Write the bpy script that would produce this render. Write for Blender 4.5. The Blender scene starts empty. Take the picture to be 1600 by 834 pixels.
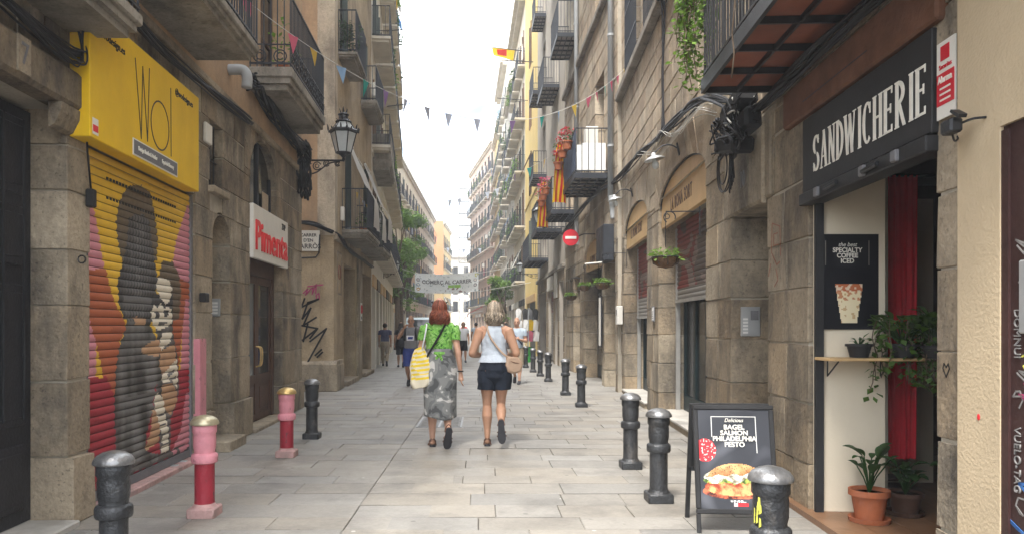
import bpy, bmesh, math, random
from mathutils import Vector, Matrix, noise
R = random.Random(11)
rad = math.radians
sc = bpy.context.scene
COL = sc.collection
# ------------------------------------------------------------------ camera, world, sun, exposure
cam = bpy.data.objects.new('camera', bpy.data.cameras.new('camera'))
COL.objects.link(cam); sc.camera = cam
cam.location = (0, 0, 1.45); cam.rotation_euler = (rad(90), 0, 0)
cam.data.lens = 27.0; cam.data.sensor_width = 36.0
cam.data.shift_x = 45/1600; cam.data.shift_y = 93/1600
cam.data.clip_start = .05; cam.data.clip_end = 2000
SUN_EL, SUN_AZ = 60, 203          # behind the camera, high, veiled by cloud
w = bpy.data.worlds.new('World'); sc.world = w; w.use_nodes = True
nt = w.node_tree; nt.nodes.clear()
def N(t, **k):
    n = nt.nodes.new(t)
    for a, b in k.items(): setattr(n, a, b)
    return n
sky = N('ShaderNodeTexSky', sky_type='NISHITA'); sky.sun_disc = False
sky.sun_elevation = rad(SUN_EL); sky.sun_rotation = rad(SUN_AZ); sky.dust_density = 3
tc = N('ShaderNodeTexCoord'); mp = N('ShaderNodeMapping'); mp.inputs['Scale'].default_value = (1, 1, 2.2)
mp.inputs['Location'].default_value = (.31, .1, .0)
cn = N('ShaderNodeTexNoise'); cn.inputs['Scale'].default_value = 2.3; cn.inputs['Detail'].default_value = 7
cr = N('ShaderNodeValToRGB'); cr.color_ramp.elements[0].position = .40; cr.color_ramp.elements[1].position = .55
mx = N('ShaderNodeMix', data_type='RGBA'); mx.inputs['B'].default_value = (10.0, 10.4, 10.8, 1)
bg = N('ShaderNodeBackground'); bg.inputs['Strength'].default_value = .1
wo = N('ShaderNodeOutputWorld')
for a, b in ((tc.outputs['Generated'], mp.inputs['Vector']), (mp.outputs[0], cn.inputs['Vector']), (cn.outputs['Fac'], cr.inputs['Fac']),
             (cr.outputs['Color'], mx.inputs['Factor']), (sky.outputs[0], mx.inputs['A']), (mx.outputs['Result'], bg.inputs['Color']), (bg.outputs[0], wo.inputs[0])):
    nt.links.new(a, b)
sd = bpy.data.lights.new('sun', 'SUN'); sd.energy = 1.5; sd.angle = rad(12); sd.color = (1, .96, .9)
sun = bpy.data.objects.new('sun', sd); COL.objects.link(sun); sun.location = (0, 0, 40)
_az = rad(SUN_AZ)
_d = Vector((math.sin(_az)*math.cos(rad(SUN_EL)), math.cos(_az)*math.cos(rad(SUN_EL)), math.sin(rad(SUN_EL))))
sun.rotation_euler = _d.to_track_quat('Z', 'Y').to_euler()
sc.view_settings.view_transform = 'Standard'; sc.view_settings.look = 'None'
sc.view_settings.exposure = 2.22; sc.view_settings.gamma = 1; sc.view_settings.use_curve_mapping = False
cy = sc.cycles
cy.use_denoising = True; cy.max_bounces = 7; cy.diffuse_bounces = 5; cy.glossy_bounces = 2; cy.transmission_bounces = 4
cy.volume_bounces = 0; cy.transparent_max_bounces = 6; cy.sample_clamp_indirect = 6
cy.caustics_reflective = False; cy.caustics_refractive = False

# ------------------------------------------------------------------ materials
def lin(r, g=None, b=None):
    if g is None: g = b = r
    f = lambda c: (c/255/12.92) if c <= 10 else ((c/255+.055)/1.055)**2.4
    return (f(r), f(g), f(b))
M = {}
def mat(name, col, rough=.8, var=.18, scale=2.5, bump=.25, bscale=30, metal=0, rand=0, spec=.3, stain=None, st_amt=.5, st_scale=1.2, warm=None, rwarm=0, attr=False, emit=0, transp=0, sheen=0, coord='pos', detail=6, transl=0, rng=(.48,.68), grain=0, gum=0):
    """procedural surface: broad colour drift, fine grain relief, optional stains with a shape of their own, per-piece variation"""
    m = bpy.data.materials.new(name); m.use_nodes = True; M[name] = m
    t = m.node_tree; n = t.nodes; l = t.links; bs = n['Principled BSDF']
    def nd(ty, **k):
        q = n.new(ty)
        for a, b in k.items(): setattr(q, a, b)
        return q
    if coord == 'pos': vec = nd('ShaderNodeNewGeometry').outputs['Position']
    else: vec = nd('ShaderNodeTexCoord').outputs['Object']
    c4 = (*col, 1)
    if attr:
        at = nd('ShaderNodeVertexColor'); at.layer_name = 'Col'; cur = at.outputs['Color']
    else:
        rgb = nd('ShaderNodeRGB'); rgb.outputs[0].default_value = c4; cur = rgb.outputs[0]
    if rand or rwarm:
        oi = nd('ShaderNodeObjectInfo')
        if rwarm:
            wn = nd('ShaderNodeMath', operation='FRACT'); ml = nd('ShaderNodeMath', operation='MULTIPLY'); ml.inputs[1].default_value = 7.31
            l.new(oi.outputs['Random'], ml.inputs[0]); l.new(ml.outputs[0], wn.inputs[0])
            sm = nd('ShaderNodeMath', operation='MULTIPLY'); sm.inputs[1].default_value = rwarm; l.new(wn.outputs[0], sm.inputs[0])
            k = nd('ShaderNodeMix', data_type='RGBA'); k.inputs['B'].default_value = (*warm, 1)
            l.new(sm.outputs[0], k.inputs['Factor']); l.new(cur, k.inputs['A']); cur = k.outputs['Result']
        mr = nd('ShaderNodeMapRange'); mr.inputs['To Min'].default_value = 1-rand; mr.inputs['To Max'].default_value = 1+rand
        l.new(oi.outputs['Random'], mr.inputs['Value'])
        k = nd('ShaderNodeMix', data_type='RGBA', blend_type='MULTIPLY'); k.inputs['Factor'].default_value = 1
        l.new(cur, k.inputs['A']); l.new(mr.outputs[0], k.inputs['B']); cur = k.outputs['Result']
    if var:
        nz = nd('ShaderNodeTexNoise'); nz.inputs['Scale'].default_value = scale; nz.inputs['Detail'].default_value = detail; nz.inputs['Roughness'].default_value = .65
        l.new(vec, nz.inputs['Vector'])
        mr = nd('ShaderNodeMapRange'); mr.inputs['From Min'].default_value = .28; mr.inputs['From Max'].default_value = .72
        mr.inputs['To Min'].default_value = 1-var; mr.inputs['To Max'].default_value = 1+var
        l.new(nz.outputs['Fac'], mr.inputs['Value'])
        k = nd('ShaderNodeMix', data_type='RGBA', blend_type='MULTIPLY'); k.inputs['Factor'].default_value = 1
        l.new(cur, k.inputs['A']); l.new(mr.outputs[0], k.inputs['B']); cur = k.outputs['Result']
    if stain:
        nz = nd('ShaderNodeTexNoise'); nz.inputs['Scale'].default_value = st_scale; nz.inputs['Detail'].default_value = 8; nz.inputs['Roughness'].default_value = .7
        mpn = nd('ShaderNodeMapping'); mpn.inputs['Scale'].default_value = (1, 1, .45); mpn.inputs['Location'].default_value = (R.random()*9, R.random()*9, 3)
        l.new(vec, mpn.inputs['Vector']); l.new(mpn.outputs[0], nz.inputs['Vector'])
        mr = nd('ShaderNodeMapRange'); mr.inputs['From Min'].default_value = rng[0]; mr.inputs['From Max'].default_value = rng[1]
        mr.inputs['To Min'].default_value = 0; mr.inputs['To Max'].default_value = st_amt
        l.new(nz.outputs['Fac'], mr.inputs['Value'])
        k = nd('ShaderNodeMix', data_type='RGBA'); k.inputs['B'].default_value = (*stain, 1)
        l.new(mr.outputs[0], k.inputs['Factor']); l.new(cur, k.inputs['A']); cur = k.outputs['Result']
    if grain:
        nz = nd('ShaderNodeTexNoise'); nz.inputs['Scale'].default_value = 24; nz.inputs['Detail'].default_value = 9; nz.inputs['Roughness'].default_value = .8
        l.new(vec, nz.inputs['Vector']); mr = nd('ShaderNodeMapRange'); mr.inputs['From Min'].default_value = .3; mr.inputs['From Max'].default_value = .7
        mr.inputs['To Min'].default_value = 1-grain; mr.inputs['To Max'].default_value = 1+grain; l.new(nz.outputs['Fac'], mr.inputs['Value'])
        k = nd('ShaderNodeMix', data_type='RGBA', blend_type='MULTIPLY'); k.inputs['Factor'].default_value = 1
        l.new(cur, k.inputs['A']); l.new(mr.outputs[0], k.inputs['B']); cur = k.outputs['Result']
    if grain > .15:
        nz = nd('ShaderNodeTexNoise'); nz.inputs['Scale'].default_value = 34; nz.inputs['Detail'].default_value = 4; l.new(vec, nz.inputs['Vector'])
        mr = nd('ShaderNodeMapRange'); mr.inputs['From Min'].default_value = .61; mr.inputs['From Max'].default_value = .70; mr.inputs['To Min'].default_value = 1; mr.inputs['To Max'].default_value = .6
        l.new(nz.outputs['Fac'], mr.inputs['Value']); k = nd('ShaderNodeMix', data_type='RGBA', blend_type='MULTIPLY'); k.inputs['Factor'].default_value = 1
        l.new(cur, k.inputs['A']); l.new(mr.outputs[0], k.inputs['B']); cur = k.outputs['Result']
    if gum:
        for sc_, th, cc, am in ((2.6, .055, (.10,.095,.09), .7), (4.1, .05, (.12,.11,.10), .6), (1.7, .028, (.6,.58,.55), .6)):
            vo = nd('ShaderNodeTexVoronoi'); vo.inputs['Scale'].default_value = sc_; l.new(vec, vo.inputs['Vector'])
            mr = nd('ShaderNodeMapRange'); mr.inputs['From Min'].default_value = th*1.15; mr.inputs['From Max'].default_value = th*.8; mr.inputs['To Min'].default_value = 0; mr.inputs['To Max'].default_value = am
            l.new(vo.outputs['Distance'], mr.inputs['Value']); k = nd('ShaderNodeMix', data_type='RGBA'); k.inputs['B'].default_value = (*cc, 1)
            l.new(mr.outputs[0], k.inputs['Factor']); l.new(cur, k.inputs['A']); cur = k.outputs['Result']
    l.new(cur, bs.inputs['Base Color'])
    bs.inputs['Roughness'].default_value = rough; bs.inputs['Metallic'].default_value = metal
    bs.inputs['Specular IOR Level'].default_value = spec
    if sheen: bs.inputs['Sheen Weight'].default_value = sheen
    if emit:
        l.new(cur, bs.inputs['Emission Color']); bs.inputs['Emission Strength'].default_value = emit
    if transp: bs.inputs['Alpha'].default_value = 1-transp
    if bump:
        nz = nd('ShaderNodeTexNoise'); nz.inputs['Scale'].default_value = bscale; nz.inputs['Detail'].default_value = 5
        l.new(vec, nz.inputs['Vector'])
        b = nd('ShaderNodeBump'); b.inputs['Strength'].default_value = bump; b.inputs['Distance'].default_value = .012
        l.new(nz.outputs['Fac'], b.inputs['Height']); l.new(b.outputs[0], bs.inputs['Normal'])
    if transl:
        tr = nd('ShaderNodeBsdfTranslucent'); ms = nd('ShaderNodeMixShader'); ms.inputs[0].default_value = transl
        l.new(cur, tr.inputs['Color']); l.new(bs.outputs[0], ms.inputs[1]); l.new(tr.outputs[0], ms.inputs[2]); l.new(ms.outputs[0], n['Material Output'].inputs['Surface'])
    return m
mat('stone', (.315,.268,.200), .9, .30, 1.8, 1.0, 26, rand=.20, warm=(.26,.19,.115), rwarm=.7, stain=(.075,.066,.056), st_amt=.9, st_scale=1.7, rng=(.46,.66), grain=.28)
mat('stone_pale', (.45,.385,.29), .9, .22, 1.8, .8, 26, rand=.16, warm=(.34,.25,.17), rwarm=.7, stain=(.13,.11,.09), st_amt=.75, st_scale=1.5, grain=.2)
mat('stone_plain', (.33,.275,.20), .9, .28, 1.4, .8, 24, stain=(.085,.07,.06), st_amt=.85, st_scale=1.6, grain=.25)
mat('stone_tan', (.40,.315,.205), .9, .25, 1.3, .7, 24, stain=(.17,.13,.09), st_amt=.8, st_scale=1.3, grain=.22)
mat('mortar', (.40,.36,.29), .95, .2, 4, .5, 50)
mat('mortar_pale', (.55,.50,.42), .95, .12, 4, .4, 50)
mat('stucco_beige', (.56,.45,.30), .92, .10, 1.5, .35, 60, stain=(.42,.33,.21), st_amt=.4)
mat('plaster_peach', (.44,.30,.18), .92, .2, .9, .4, 40, stain=(.24,.18,.13), st_amt=.75, grain=.12)
mat('plaster_cream', (.66,.58,.45), .92, .12, .8, .3, 40, stain=(.42,.35,.27), st_amt=.6)
mat('plaster_grey', (.46,.42,.36), .92, .14, .8, .3, 40, stain=(.30,.26,.22), st_amt=.6)
mat('plaster_yellow', (.70,.53,.20), .92, .08, .7, .2, 40, stain=(.58,.42,.17), st_amt=.3)
mat('plaster_ochre', (.60,.45,.22), .92, .1, .8, .2, 40, stain=(.42,.32,.18), st_amt=.4)
mat('plaster_orange', (.62,.28,.14), .92, .08, .5, .2, 40)
mat('plaster_pink', (.64,.50,.40), .92, .12, .8, .2, 40, stain=(.38,.27,.21), st_amt=.4)
mat('plaster_white', (.76,.72,.63), .92, .06, .8, .2, 40, stain=(.5,.46,.4), st_amt=.4)
mat('slab_conc', (.27,.245,.205), .9, .25, 1.4, .6, 30, stain=(.09,.08,.068), st_amt=.8, st_scale=2.2, grain=.2)
mat('paving', (.252,.242,.223), .6, .13, 2.2, .4, 45, rand=.10, spec=.5, warm=(.285,.25,.20), rwarm=.6, stain=(.115,.108,.098), st_amt=.65, st_scale=1.3, grain=.14, gum=1)
mat('paving_bed', (.10,.09,.08), .95, .3, 5, .4, 60)
mat('slab_far', (.58,.53,.44), .9, .15, 1.4, .3, 30, stain=(.36,.32,.26), st_amt=.5)
mat('earth', (.25,.23,.2), .95)
mat('black_iron', (.022,.023,.026), .45, .3, 6, .2, 60, metal=.3, spec=.5)
mat('grey_iron', (.042,.044,.047), .42, .4, 7, .6, 60, metal=.35, spec=.5, stain=(.15,.135,.12), st_amt=.6, st_scale=9, rng=(.55,.7), grain=.3)
mat('iron_worn', (.20,.20,.20), .33, .5, 9, .3, 60, metal=.6, spec=.5)
mat('pink_paint', (.62,.25,.29), .5, .15, 6, .5, 50, stain=(.16,.10,.10), st_amt=.85, st_scale=13, rng=(.61,.65))
mat('red_paint', (.30,.025,.04), .5, .2, 6, .5, 50, stain=(.09,.04,.04), st_amt=.85, st_scale=12, rng=(.60,.65))
mat('pink_dusty', (.48,.30,.28), .8, .25, 8, .5, 50, stain=(.25,.2,.18), st_amt=.7, st_scale=8)
mat('brass', (.62,.44,.18), .35, .35, 9, .3, 60, metal=.7)
mat('brass_pale', (.45,.40,.27), .35, .35, 9, .3, 60, metal=.6)
mat('dark_wood', (.020,.020,.024), .5, .3, 8, .3, 40)
mat('teal_door', (.010,.022,.025), .45, .3, 5, .15, 40, spec=.25)
mat('brown_wood', (.085,.045,.030), .5, .3, 7, .3, 30, stain=(.05,.03,.022), st_amt=.5, st_scale=5)
mat('beam_wood', (.125,.058,.034), .75, .4, 5, .6, 18, stain=(.12,.055,.03), st_amt=.7, st_scale=2.5)
mat('board_wood', (.56,.38,.19), .6, .12, 2, .25, 25, stain=(.46,.30,.14), st_amt=.5, st_scale=3)
mat('floor_wood', (.22,.12,.065), .4, .25, 4, .2, 30)
mat('glass_dark', (.018,.022,.026), .08, .2, 1.5, 0, metal=0, spec=.6)
mat('glass_shop', (.010,.013,.014), .15, .2, 1.5, 0, spec=.15)
mat('glass_pale', (.16,.18,.19), .10, .2, 1.5, 0, spec=.6)
mat('lamp_glass', (.62,.66,.66), .25, .08, 9, 0, spec=.5, transp=.25)
mat('white_paint', (.78,.77,.74), .6, .05, 3, .1, 40)
mat('marble_worn', (.46,.44,.40), .6, .2, 3, .3, 40, stain=(.28,.26,.23), st_amt=.6, st_scale=3)
mat('off_white', (.70,.68,.62), .7, .08, 3, .2, 40)
mat('cream_wall', (.72,.64,.50), .85, .05, 2, .1, 40)
mat('yellow_sign', (.78,.50,.012), .55, .06, 2, .1, 12, stain=(.66,.40,.01), st_amt=.6, st_scale=2)
mat('ink', (.03,.03,.03), .6, 0, bump=0)
mat('sign_black', (.022,.022,.023), .6, .25, 4, .1, 30, spec=.3)
mat('sign_white', (.74,.72,.66), .55, .06, 4, .05, 30)
mat('letter_white', (.80,.78,.70), .6, .1, 14, 0)
mat('letter_red', (.72,.035,.045), .45, .05, 4, 0)
mat('sign_red', (.55,.02,.035), .45, .08, 4, 0)
mat('sign_grey', (.16,.16,.17), .6, .1, 5, 0)
mat('terracotta', (.36,.115,.05), .8, .2, 5, .3, 40, rand=.1, stain=(.25,.10,.06), st_amt=.5, st_scale=6)
mat('tile_terracotta', (.27,.095,.055), .85, .2, 3, .3, 40, rand=.14, stain=(.17,.08,.055), st_amt=.6, st_scale=3)
mat('tile_grey', (.34,.31,.28), .85, .2, 3, .3, 40, rand=.16)
mat('rail_paint', (.030,.034,.042), .5, .2, 5, 0)
mat('net_blue', (.052,.075,.125), .8, .2, 6, .2, 60)
mat('pipe_grey', (.36,.38,.39), .5, .12, 3, .1, 30, stain=(.26,.27,.27), st_amt=.4)
mat('zinc', (.46,.47,.47), .4, .1, 3, .1, 30, metal=.5)
mat('cable', (.016,.016,.018), .55, .2, 6, 0)
mat('cable_white', (.55,.54,.5), .55, .1, 6, 0)
mat('shutter_grey', (.34,.33,.31), .5, .2, 4, .1, 40, metal=.3)
mat('painted', (1,1,1), .55, .07, 7, .1, 60, attr=True, spec=.35)
mat('print', (1,1,1), .4, 0, bump=0, attr=True, spec=.5)
mat('cloth_print', (1,1,1), .85, .08, 12, .15, 90, attr=True, coord='obj')
mat('curtain_red', (.50,.012,.025), .8, .2, 6, .2, 60, sheen=.2)
mat('awning', (.74,.72,.68), .8, .08, 2, .2, 30, transl=.4)
mat('banner_cloth', (1,1,1), .85, .08, 12, .15, 90, attr=True, transl=.5)
mat('sheet_white', (.76,.76,.74), .8, .04, 2, .1, 30)
mat('persiana', (.10,.115,.10), .7, .2, 4, .2, 40, rand=.3)
mat('persiana_brown', (.14,.085,.05), .7, .2, 4, .2, 40, rand=.3)
mat('leaf', (.085,.165,.032), .55, .35, 8, 0, spec=.35, transl=.4)
mat('leaf_light', (.155,.27,.045), .55, .3, 8, 0, spec=.35, transl=.4)
mat('leaf_dark', (.035,.085,.022), .5, .35, 8, 0, spec=.4, transl=.4)
mat('leaf_grey', (.09,.14,.08), .55, .3, 8, 0, transl=.4)
mat('bark', (.13,.095,.065), .9, .3, 8, .8, 25)
mat('soil', (.05,.035,.025), .95)
mat('basket', (.13,.075,.04), .9, .3, 20, .8, 60)
mat('flower_red', (.62,.02,.06), .6, .25, 20, 0)
mat('flower_pink', (.70,.13,.26), .6, .25, 20, 0)
mat('spray_black', (.012,.012,.013), .5, 0, bump=0)
mat('spray_pink', (.42,.06,.16), .6, .2, 20, 0)
mat('spray_white', (.24,.23,.22), .7, .2, 20, 0)
mat('spray_yellow', (.62,.60,.10), .7, .2, 20, 0)
mat('spray_blue', (.05,.16,.42), .7, .2, 20, 0)
mat('spray_rust', (.25,.10,.06), .7, .2, 20, 0)
mat('plum_door', (.045,.022,.020), .45, .3, 4, .2, 40)
for nm, c in (('pen_pink', (.70,.16,.24)), ('pen_yellow', (.78,.55,.10)), ('pen_blue', (.30,.46,.66)), ('pen_teal', (.07,.42,.36)), ('pen_violet', (.36,.24,.48)), ('pen_slate', (.70,.76,.90)), ('flag_yellow', (.85,.55,.02)), ('flag_red', (.62,.03,.03))):
    mat(nm, c, .8, .08, 5, 0, transl=.75)

# ------------------------------------------------------------------ mesh helpers
class MB:
    """collects geometry, builds ONE mesh object"""
    def __init__(s): s.v = []; s.f = []; s.c = None; s.mi = []
    def add(s, vs, fs, m=0):
        k = len(s.v); s.v += [tuple(p) for p in vs]; s.f += [tuple(i+k for i in f) for f in fs]; s.mi += [m]*len(fs); return s
    def quad(s, a, b, c, d, m=0): return s.add((a, b, c, d), ((0, 1, 2, 3),), m)
    def box(s, x0, x1, y0, y1, z0, z1, m=0, ch=0):
        if x0 > x1: x0, x1 = x1, x0
        if y0 > y1: y0, y1 = y1, y0
        if ch:
            vs = []; key = {}
            for ix, x in ((0, x0), (1, x1)):
                for iy, y in ((0, y0), (1, y1)):
                    for iz, z in ((0, z0), (1, z1)):
                        dx = ch if ix == 0 else -ch; dy = ch if iy == 0 else -ch; dz = ch if iz == 0 else -ch
                        for a, p in (('x', (x, y+dy, z+dz)), ('y', (x+dx, y, z+dz)), ('z', (x+dx, y+dy, z))):
                            key[(ix, iy, iz, a)] = len(vs); vs.append(p)
            K = key; fs = []
            for a, i in (('x', 0), ('x', 1)):
                fs.append((K[(i,0,0,'x')], K[(i,1,0,'x')], K[(i,1,1,'x')], K[(i,0,1,'x')]) if i else (K[(i,0,0,'x')], K[(i,0,1,'x')], K[(i,1,1,'x')], K[(i,1,0,'x')]))
            for i in (0, 1):
                q = (K[(0,i,0,'y')], K[(1,i,0,'y')], K[(1,i,1,'y')], K[(0,i,1,'y')]); fs.append(q if i == 0 else q[::-1])
                q = (K[(0,0,i,'z')], K[(1,0,i,'z')], K[(1,1,i,'z')], K[(0,1,i,'z')]); fs.append(q if i else q[::-1])
            for i in (0, 1):
                for j in (0, 1):
                    q = (K[(0,i,j,'y')], K[(1,i,j,'y')], K[(1,i,j,'z')], K[(0,i,j,'z')]); fs.append(q)
                    q = (K[(i,0,j,'x')], K[(i,1,j,'x')], K[(i,1,j,'z')], K[(i,0,j,'z')]); fs.append(q)
                    q = (K[(i,j,0,'x')], K[(i,j,1,'x')], K[(i,j,1,'y')], K[(i,j,0,'y')]); fs.append(q)
                    for k in (0, 1): fs.append((K[(i,j,k,'x')], K[(i,j,k,'y')], K[(i,j,k,'z')]))
            return s.add(vs, fs, m)
        vs = [(x0,y0,z0),(x1,y0,z0),(x1,y1,z0),(x0,y1,z0),(x0,y0,z1),(x1,y0,z1),(x1,y1,z1),(x0,y1,z1)]
        return s.add(vs, [(0,3,2,1),(4,5,6,7),(0,1,5,4),(1,2,6,5),(2,3,7,6),(3,0,4,7)], m)
    def prism(s, poly, h0, h1, axis='y', m=0):
        """poly: 2-D outline; axis it is pushed along. axis y: (x,z); z: (x,y); x: (y,z)"""
        P = {'y': lambda p, h: (p[0], h, p[1]), 'z': lambda p, h: (p[0], p[1], h), 'x': lambda p, h: (h, p[0], p[1])}[axis]
        n = len(poly)
        vs = [P(p, h0) for p in poly] + [P(p, h1) for p in poly]
        fs = [tuple(range(n))[::-1], tuple(range(n, 2*n))] + [(i, (i+1) % n, n+(i+1) % n, n+i) for i in range(n)]
        return s.add(vs, fs, m)
    def tube(s, pts, r, n=6, cap=True, m=0, closed=False, flat=None):
        pts = [Vector(p) for p in pts]; k = len(pts)
        rs = r if isinstance(r, (list, tuple)) else [r]*k
        vs = []; up = Vector((0, 0, 1)); prev = None
        for i, p in enumerate(pts):
            a = pts[max(i-1, 0)] if not closed else pts[i-1]; b = pts[min(i+1, k-1)] if not closed else pts[(i+1) % k]
            t = (b-a)
            t = t.normalized() if t.length > 1e-9 else Vector((0, 0, 1))
            if prev is None:
                x = t.cross(up if abs(t.z) < .95 else Vector((1, 0, 0))).normalized()
            else:
                x = (prev - t*prev.dot(t))
                x = x.normalized() if x.length > 1e-6 else t.orthogonal().normalized()
            prev = x; y = t.cross(x)
            ry = 1 if flat is None else flat
            for j in range(n):
                an = 2*math.pi*j/n
                vs.append(p + x*(math.cos(an)*rs[i]) + y*(math.sin(an)*rs[i]*ry))
        fs = []
        for i in range(k if closed else k-1):
            for j in range(n):
                a = i*n+j; b = i*n+(j+1) % n; c = ((i+1) % k)*n+(j+1) % n; d = ((i+1) % k)*n+j
                fs.append((a, b, c, d))
        if cap and not closed: fs += [tuple(range(n))[::-1], tuple(range((k-1)*n, k*n))]
        return s.add(vs, fs, m)
    def lathe(s, prof, n=16, at=(0, 0, 0), m=0, a0=0, a1=2*math.pi):
        """prof: (r,z) from bottom to top"""
        k = len(prof); full = abs(a1-a0-2*math.pi) < 1e-6; cols = n if full else n+1
        vs = []
        for r_, z in prof:
            for j in range(cols):
                an = a0+(a1-a0)*j/n; vs.append((at[0]+r_*math.cos(an), at[1]+r_*math.sin(an), at[2]+z))
        fs = []
        for i in range(k-1):
            for j in range(n):
                a = i*cols+j; b = i*cols+(j+1) % cols
                fs.append((a, b, b+cols, a+cols))
        if full: fs += [tuple(range(n))[::-1], tuple(range((k-1)*n, k*n))]
        return s.add(vs, fs, m)
    def ring(s, at, r, rr, n=16, k=5, ax='y', m=0, a0=0, a1=360):
        pts = []
        for j in range(n+1):
            an = rad(a0+(a1-a0)*j/n); c, d = math.cos(an)*r, math.sin(an)*r
            pts.append({'y': (at[0]+c, at[1], at[2]+d), 'x': (at[0], at[1]+c, at[2]+d), 'z': (at[0]+c, at[1]+d, at[2])}[ax])
        return s.tube(pts, rr, k, m=m)
    def ball(s, c, r, n=8, k=6, m=0):
        rx, ry, rz = r if isinstance(r, (tuple, list)) else (r, r, r)
        vs = [(c[0], c[1], c[2]-rz)]
        for i in range(1, k):
            a = math.pi*i/k-math.pi/2
            for j in range(n):
                b = 2*math.pi*j/n; vs.append((c[0]+rx*math.cos(a)*math.cos(b), c[1]+ry*math.cos(a)*math.sin(b), c[2]+rz*math.sin(a)))
        vs.append((c[0], c[1], c[2]+rz)); fs = []
        for j in range(n):
            fs.append((0, 1+(j+1) % n, 1+j)); q = 1+(k-2)*n; fs.append((q+j, q+(j+1) % n, len(vs)-1))
            for i in range(k-2):
                a = 1+i*n+j; b = 1+i*n+(j+1) % n; fs.append((a, b, b+n, a+n))
        return s.add(vs, fs, m)
    def mesh(s, name, mats, smooth=False, fix=True):
        me = bpy.data.meshes.new(name); me.from_pydata([tuple(p) for p in s.v], [], s.f)
        if not isinstance(mats, (list, tuple)): mats = [mats]
        for q in mats: me.materials.append(M[q] if isinstance(q, str) else q)
        if len(mats) > 1: me.polygons.foreach_set('material_index', s.mi)
        if fix:
            bm = bmesh.new(); bm.from_mesh(me); bmesh.ops.recalc_face_normals(bm, faces=bm.faces); bm.to_mesh(me); bm.free()
        if smooth:
            me.polygons.foreach_set('use_smooth', [True]*len(me.polygons))
            if smooth is not True:
                me.set_sharp_from_angle(angle=rad(smooth))
        me.update(); return me
    def build(s, name, mats, parent=None, smooth=False, loc=None, rz=0, fix=True):
        return put(name, s.mesh(name, mats, smooth, fix), parent, loc, rz)
def put(name, me, parent=None, loc=None, rz=0, scale=None):
    o = bpy.data.objects.new(name, me); COL.objects.link(o)
    if parent: o.parent = parent
    if loc is not None: o.location = loc
    if rz: o.rotation_euler = (0, 0, rz)
    if scale is not None: o.scale = scale
    return o
def tag(o, label=None, cat=None, group=None, kind=None):
    if label: o['label'] = label
    if cat: o['category'] = cat
    if group: o['group'] = group
    if kind: o['kind'] = kind
    return o
def thing(name, label, cat, loc=(0, 0, 0), rz=0, group=None):
    o = put(name, None, None, loc, rz); o.empty_display_size = .1
    return tag(o, label, cat, group)
def copy_tree(o, parent=None):
    c = o.copy(); COL.objects.link(c); c.parent = parent
    for ch in o.children: copy_tree(ch, c)
    return c
def text_mesh(txt, size=1.0, ext=.004, align='CENTER', bold=0, xs=1.0, shear=0, space=1.0):
    cu = bpy.data.curves.new('t', 'FONT'); cu.body = txt; cu.size = size; cu.extrude = ext; cu.align_x = align; cu.align_y = 'CENTER'
    cu.offset = bold; cu.shear = shear; cu.space_character = space; cu.resolution_u = 3
    o = bpy.data.objects.new('t', cu); COL.objects.link(o)
    bpy.context.view_layer.update()
    me = bpy.data.meshes.new_from_object(o.evaluated_get(bpy.context.evaluated_depsgraph_get()))
    bpy.data.objects.remove(o); bpy.data.curves.remove(cu)
    for v in me.vertices: v.co.x *= xs
    return me
def lettering(txt, parent, m, loc, size, xs=1.0, bold=0, ext=.003, flip=False, shear=0, align='CENTER', space=1.0, name='lettering', tilt=0):
    """flat raised letters on a face whose outward normal is local +y (reads left to right seen from outside)"""
    me = text_mesh(txt, size, ext, align, bold, xs, shear, space)
    ct, st = math.cos(tilt), math.sin(tilt)
    for v in me.vertices:
        x, y, z = v.co
        x, y = x*ct-y*st, x*st+y*ct
        v.co = (-x, z, y)
    me.materials.clear(); me.materials.append(M[m])
    return put(name, me, parent, loc)
def ribbon(mb, pts, wd, y, m=0, th=.003, n0=(0, 1, 0)):
    """flat painted stroke in the (x,z) plane at depth y"""
    P = [Vector((p[0], p[1])) for p in pts]
    for i in range(len(P)-1):
        a, b = P[i], P[i+1]; d = (b-a)
        if d.length < 1e-6: continue
        d.normalize(); q = Vector((-d.y, d.x))*wd/2; a2 = a-d*wd*.35; b2 = b+d*wd*.35
        mb.prism([tuple(a2-q), tuple(b2-q), tuple(b2+q), tuple(a2+q)], y, y+th, 'y', m)
def smooth_path(pts, n=6):
    P = [Vector(p) for p in pts]; out = []
    for i in range(len(P)-1):
        p0 = P[max(i-1, 0)]; p1 = P[i]; p2 = P[i+1]; p3 = P[min(i+2, len(P)-1)]
        for k in range(n):
            t = k/n
            out.append(.5*((2*p1)+(p2-p0)*t+(2*p0-5*p1+4*p2-p3)*t*t+(3*p1-p0-3*p2+p3)*t**3))
    out.append(P[-1]); return out
def inpoly(x, y, poly):
    c = False; j = len(poly)-1
    for i in range(len(poly)):
        xi, yi = poly[i]; xj, yj = poly[j]
        if (yi > y) != (yj > y) and x < (xj-xi)*(y-yi)/(yj-yi)+xi: c = not c
        j = i
    return c
def set_cols(me, cols):
    """one flat colour per face, written to the corner attribute Col"""
    at = me.color_attributes.new('Col', 'FLOAT_COLOR', 'CORNER'); d = []
    for p, c in zip(me.polygons, cols): d += [c[0], c[1], c[2], 1.0]*p.loop_total
    at.data.foreach_set('color', d)
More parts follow.
